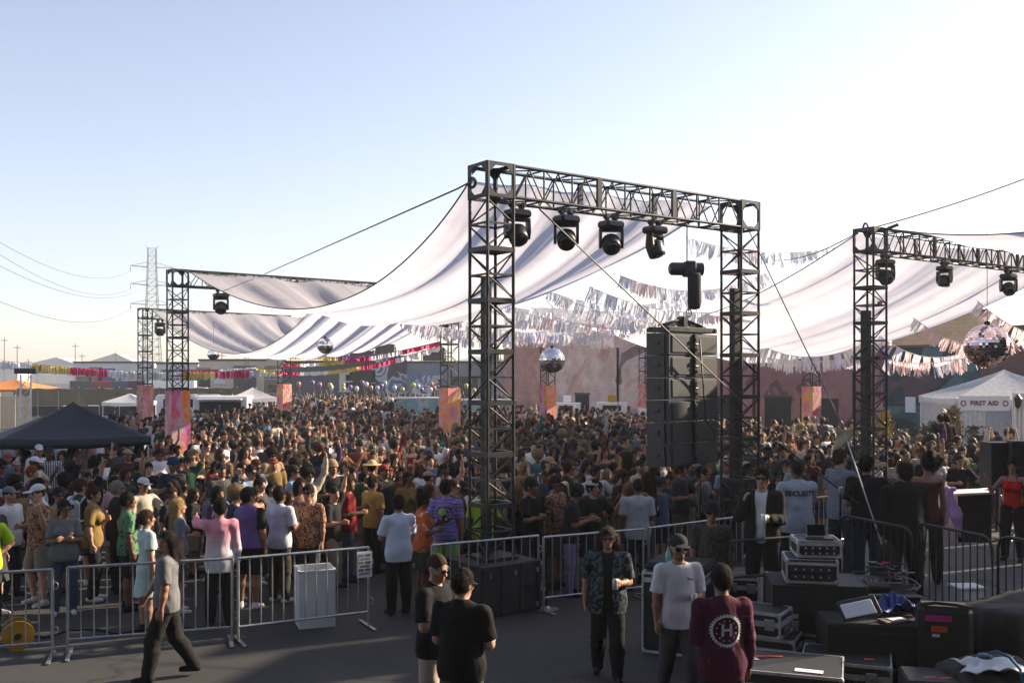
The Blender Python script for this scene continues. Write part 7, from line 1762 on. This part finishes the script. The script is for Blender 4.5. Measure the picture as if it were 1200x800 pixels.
for k in range(34):
    fm = k % 5 in (1, 3); top = TOPS[k % 12] if fm else ['tee', 'shirt', 'tee', 'long', 'tee', 'tank'][k % 6]
    sp = dict(H=1.66 if fm else 1.76, female=fm, top=top, hair=(HAIRF if fm else HAIRM)[k % 6], arms=ARMSETS[(k*5+k//6) % 12], legs=['stand', 'apart', 'contra'][k % 3], seed=50+k, yaw=rg.uniform(-.5, .5), pitch=rg.uniform(-.05, .25), build=rg.choice([.95, 1, 1.05, 1.15]),
              bottom='none' if top == 'dress' else rg.choice(['trousers', 'shorts', 'trousers'] if not fm else ['shorts', 'skirt', 'trousers']), hem=.52 if top == 'dress' else .84, glasses=k % 3 == 0, beard=0 if fm else rg.choice([0, 0, .5, .7]))
    if k % 4 == 2 or k % 7 == 4: sp['hat'] = 'straw' if k == 18 else ['cap', 'backcap', 'bucket', 'cap', 'beanie'][(k//4) % 5]
    ARCH.append((sp, make_person('p', sp, .0175)))
print('archetypes', round(_t.time()-_t0, 1))
SHIRTS = [('black', (.016, .016, .017)), ('black', (.02, .02, .022)), ('black', (.013, .013, .014)), ('black', (.017, .016, .017)), ('charcoal', (.045, .045, .05)), ('charcoal', (.035, .035, .038)), ('charcoal', (.055, .053, .052)), ('navy', (.02, .028, .055)), ('navy', (.028, .035, .06)), ('grey', (.16, .16, .165)), ('dark brown', (.055, .035, .024)),
          ('white', (.62, .62, .63)), ('white', (.56, .56, .58)), ('white', (.64, .63, .62)), ('pale grey', (.38, .38, .40)), ('pale blue', (.26, .34, .43)), ('olive', (.065, .068, .038)), ('rust', (.16, .06, .03)), ('cream', (.46, .40, .31)), ('dark red', (.13, .015, .02)), ('teal', (.03, .12, .13)), ('mustard', (.20, .13, .045)), ('dusty pink', (.38, .22, .23)), ('plum', (.07, .045, .09)), ('forest green', (.022, .065, .035)), ('tan', (.28, .19, .12)), ('denim blue', (.08, .12, .19))]
PATS = [('floral', 'floral_dense'), ('orange floral', 'floral_orange'), ('green print', 'green_print'), ('plaid', 'plaid'), ('checked', 'check'), ('dark floral', 'floral_dark')]
PANTS = [(.015, .015, .017), (.03, .035, .05), (.06, .08, .13), (.12, .10, .07), (.02, .02, .022), (.25, .22, .17), (.08, .085, .09)]
PNAME = ['black', 'navy', 'denim', 'brown', 'black', 'beige', 'grey']
HAIRC = [('black', (.011, .009, .008)), ('black', (.013, .010, .009)), ('dark brown', (.025, .015, .010)), ('brown', (.038, .022, .014)), ('blond', (.20, .14, .07)), ('black', (.010, .009, .008)), ('dark', (.016, .012, .010)), ('black', (.012, .010, .009)), ('dark brown', (.022, .014, .010)), ('auburn', (.055, .022, .013))]
HATC = [('black', (.016, .016, .018)), ('black', (.02, .02, .021)), ('white', (.5, .5, .5)), ('dark red', (.20, .03, .03)), ('navy', (.02, .03, .07)), ('tan', (.26, .19, .12)), ('grey', (.14, .14, .14))]
skl = list(SKIN.values())
bx = [-9.5, -5.56, -3.7, -2.0, -1.1, .4, 2.05, 4.0, 5.0, 7.0, 10.0, 12.0, 20.0]; by = [11.4, 12.45, 13.1, 13.95, 14.2, 15.0, 15.7, 17.6, 19.2, 20.8, 21.3, 22.6, 24.0]
def yfront(x): return float(np.interp(x, bx, by))
OBST = TAKEN+[(T1.x, T1.y, .95), (T2.x, T2.y, .7), (T3.x, T3.y, .7), (T5.x, T5.y, .7), (T6.x, T6.y, .7), (T7.x, T7.y, .7), (T8.x, T8.y, .7), (T9.x, T9.y, .6), (T10.x, T10.y, .6), (T11.x, T11.y, .6), (cen.x, cen.y, 1.1), (cen.x+.8, cen.y, .7), (cen.x-.8, cen.y, .7),
              (PX(232, 57), 57, 3.2), (PX(262, 62), 62, 2.2), (PX(490, 58), 59, 2.0), (PX(572, 60), 61, 2.2), (PX(717, 56), 56, 1.2), (PX(665, 57), 57, 1.1), (PX(770, 54), 54, 1.3), (PX(506, 54), 54, .7), (PX(556, 54), 54, .7), (PX(296, 64), 64, 1.5), (PX(1125, 20.2), 20.2, 1.0), (PX(1168, 19.3), 19.3, .6), (PX(1200, 19.0), 19.0, .7)]
def spacing(x, y):
    px = 600+FPX*x/y; yf = yfront(x)
    if y < yf+.35 or px < -60 or px > 1215: return None
    if x > 8.5 and y < 21.8: return None
    dd = y-yf
    if x < -1.6:
        if dd < 2.4: return None
        if y < 27: return .95 if dd < 3.6 else .68
        if px < 190: return (.8 if px > 95 and y < 45 else None)
    if px > 1000 and y > 29.5: return None
    if px > 820 and y > 41: return None
    if px > 880 and y > 33 and y < 41: return .75
    if y < 44: return .56 if px > 590 else .60
    if 600 <= px <= 820: return .8 if y < 60 else None
    if y < 54: return .72
    if 215 < px < 600 and y < 97: return 1.0
    return None
cells = {}; PTS = []
def ok(x, y, r):
    for ox, oy, orr in OBST:
        if (x-ox)**2+(y-oy)**2 < (orr+.18)**2: return False
    if 3.0 < x < 11.0 and 11.5 < y < 18.3: return False
    i, j = int(x//1.2), int(y//1.2)
    for a in (-1, 0, 1):
        for b in (-1, 0, 1):
            for (qx, qy) in cells.get((i+a, j+b), ()):
                if (x-qx)**2+(y-qy)**2 < r*r: return False
    return True
for _ in range(34000):
    y = math.sqrt(rg.uniform(12**2, 97**2)) if rg.random() < .45 else rg.uniform(12, 46); x = rg.uniform(-.58, .56)*y
    s_ = spacing(x, y)
    if s_ is None: continue
    s_ *= .92+.22*math.sin(.9*x+1.3*math.sin(.7*y))*math.sin(.8*y+x*.5)+rg.uniform(-.05, .22)*(rg.random() < .4)
    if ok(x, y, s_): cells.setdefault((int(x//1.2), int(y//1.2)), []).append((x, y)); PTS.append((x, y))
PTS.sort(key=lambda p: p[1])
print('crowd', len(PTS), round(_t.time()-_t0, 1))
def facing(x, y):
    dx, dy = 8.0-x, 7.0-y; a = math.atan2(dx, -dy)
    if rg.random() < .16: a += rg.uniform(-3, 3)
    return a+rg.gauss(0, .42)
def zone(x, y):
    px = 600+FPX*x/y
    if px < 200: return 'by the charcoal tent' if y > 17.5 else 'behind the left barrier'
    if px < 440: return 'behind the left barrier' if y < 17.5 else ('in the left crowd' if y < 23 else 'before the left portal')
    if px < 548: return 'left of the tall tower'+('' if y < 20 else ' further back')
    if px < 640: return 'behind the tall tower'
    if px < 760: return 'in the centre crowd'+('' if y < 20 else ' further back')
    if px < 850: return 'under the speaker array'
    if px < 1000: return 'in the crowd between the right towers'
    return 'in the crowd before the planter'
NIND = 300-46; used = set()
def draw(k=None):
    sp, ms = ARCH[rg.randrange(len(ARCH))]
    if sp.get('hat') == 'straw' and rg.random() < .6: sp, ms = ARCH[rg.randrange(18)]
    sn, sc_ = rg.choice(SHIRTS); pat = None
    if rg.random() < .10 and sp['top'] in ('tee', 'shirt', 'long', 'dress'): pat = rg.choice(PATS)
    return sp, ms, sn, sc_, pat, rg.choice(HAIRC), rg.choice(HATC), rg.choice(skl if rg.random() < .5 else skl[1:4]), rg.choice(PANTS)
TXT = {'tee': 't-shirt', 'shirt': 'shirt', 'long': 'long-sleeved top', 'tank': 'tank top', 'crop': 'crop top', 'dress': 'dress'}
for (x, y) in PTS[:NIND]:
    z_ = zone(x, y)
    for tr_ in range(60):
        sp, ms, sn, sc_, pat, hc, ht, sk, pc = draw()
        at = ARMTXT[ARMSETS.index(sp['arms'])]; bt = sp['bottom']
        low = '' if bt == 'none' else ' and %s %s' % (PNAME[PANTS.index(pc)], bt)
        ex = (['%s %s' % (ht[0] if sp['hat'] != 'straw' else 'wide', {'backcap': 'backwards cap', 'straw': 'straw hat', 'bucket': 'bucket hat'}.get(sp['hat'], sp['hat']))] if sp.get('hat') else [])+(['sunglasses'] if sp.get('glasses') else [])+([at] if at else [])
        lb = 'person in %s %s%s%s, %s' % (pat[0] if pat else sn, TXT[sp['top']], low, (', '+', '.join(ex)) if ex else '', z_)
        if lb not in used and len(lb.split()) <= 16: break
    used.add(lb)
    if sp.get('hat') == 'straw': ht = ('straw', (.46, .33, .17))
    o = place_person(ms, (x, y, 0), facing(x, y), dict(skin=sk, shirt=sc_, trousers=pc, hair=hc[1], hat=ht[1], shoe=rg.choice([shoe_w, shoe_b])), lb, 'people packed in the crowd', rg.uniform(.91, 1.07))
    if pat:
        for c in o.children:
            if c.name.split('.')[0] in ('shirt', 'dress'): c.material_slots[0].link = 'OBJECT'; c.material_slots[0].material = PM[pat[1]]
# the rest of the crowd reads as one mass: instances on points
def inst_mat(name, attr, rough):
    m, nt, b = newmat(name); a = nt.nodes.new('ShaderNodeAttribute'); a.attribute_type = 'INSTANCER'; a.attribute_name = attr; nt.links.new(a.outputs['Color'], b.inputs['Base Color']); b.inputs['Roughness'].default_value = rough; b.inputs['Specular IOR Level'].default_value = .25; return m
IM = {'skin': inst_mat('crowd_skin', 'c_skin', .55), 'top': inst_mat('crowd_top', 'c_top', .88), 'leg': inst_mat('crowd_trousers', 'c_leg', .88), 'hair': inst_mat('crowd_hair', 'c_hair', .55)}
src = bpy.data.collections.new('crowd_figures')
for k in range(20):
    sp = dict(ARCH[(k*5) % 34][0]); sp['hat'] = None if sp.get('hat') == 'straw' else sp.get('hat'); ms = make_person('p', sp, .026); vs = []; qs = []; mi = []; n = 0
    for part, key in (('body', 'skin'), ('shirt', 'top'), ('dress', 'top'), ('trousers', 'leg'), ('shorts', 'leg'), ('skirt', 'leg'), ('hair', 'hair'), ('hat', 'hair')):
        if part not in ms: continue
        me = ms[part]; v = np.empty(len(me.vertices)*3, np.float32); me.vertices.foreach_get('co', v); q = np.empty(len(me.loops), np.int32); me.loops.foreach_get('vertex_index', q)
        vs.append(v.reshape(-1, 3)); qs.append(q.reshape(-1, 4)+n); n += len(v)//3; mi += [['skin', 'top', 'leg', 'hair'].index(key)]*(len(q)//4)
    me = np_mesh('crowd_figure', np.concatenate(vs), np.concatenate(qs))
    for key in ('skin', 'top', 'leg', 'hair'): me.materials.append(IM[key])
    me.polygons.foreach_set('material_index', mi); o = bpy.data.objects.new('crowd_figure_%02d' % k, me); src.objects.link(o)
rest = PTS[NIND:]
pm = bpy.data.meshes.new('crowd'); pm.from_pydata([(x, y, 0) for x, y in rest], [], [])
def attr(nm, typ, vals, fld='value'):
    a = pm.attributes.new(nm, typ, 'POINT'); a.data.foreach_set(fld, np.asarray(vals, np.float32).ravel() if typ != 'INT' else np.asarray(vals, np.int32))
attr('rz', 'FLOAT', [facing(x, y) for x, y in rest]); attr('sc', 'FLOAT', [rg.uniform(.90, 1.08) for _ in rest]); attr('pick', 'INT', [rg.randrange(20) for _ in rest])
c4 = lambda c: (*c, 1)
attr('c_skin', 'FLOAT_COLOR', [c4(rg.choice(skl if rg.random() < .5 else skl[1:4])) for _ in rest], 'color'); attr('c_top', 'FLOAT_COLOR', [c4(rg.choice(SHIRTS)[1]) for _ in rest], 'color')
attr('c_leg', 'FLOAT_COLOR', [c4(rg.choice(PANTS)) for _ in rest], 'color'); attr('c_hair', 'FLOAT_COLOR', [c4(rg.choice(HAIRC)[1]) for _ in rest], 'color')
co = mobj('crowd', pm); tag(co, 'dense festival crowd filling the lot to the back fence', 'crowd', None, 'stuff')
gt = bpy.data.node_groups.new('crowd_scatter', 'GeometryNodeTree'); gt.interface.new_socket('Geometry', in_out='INPUT', socket_type='NodeSocketGeometry'); gt.interface.new_socket('Geometry', in_out='OUTPUT', socket_type='NodeSocketGeometry')
gi = gt.nodes.new('NodeGroupInput'); go = gt.nodes.new('NodeGroupOutput'); ci = gt.nodes.new('GeometryNodeCollectionInfo'); ci.inputs['Collection'].default_value = src; ci.inputs['Separate Children'].default_value = True; ci.inputs['Reset Children'].default_value = True
ip = gt.nodes.new('GeometryNodeInstanceOnPoints'); ip.inputs['Pick Instance'].default_value = True
def named(nm, typ):
    n = gt.nodes.new('GeometryNodeInputNamedAttribute'); n.data_type = typ; n.inputs['Name'].default_value = nm; return n.outputs['Attribute']
cx = gt.nodes.new('ShaderNodeCombineXYZ'); gt.links.new(named('rz', 'FLOAT'), cx.inputs['Z'])
gt.links.new(gi.outputs[0], ip.inputs['Points']); gt.links.new(ci.outputs[0], ip.inputs['Instance']); gt.links.new(named('pick', 'INT'), ip.inputs['Instance Index']); gt.links.new(cx.outputs[0], ip.inputs['Rotation']); gt.links.new(named('sc', 'FLOAT'), ip.inputs['Scale']); gt.links.new(ip.outputs[0], go.inputs[0])
co.modifiers.new('scatter', 'NODES').node_group = gt
print('crowd done', round(_t.time()-_t0, 1))
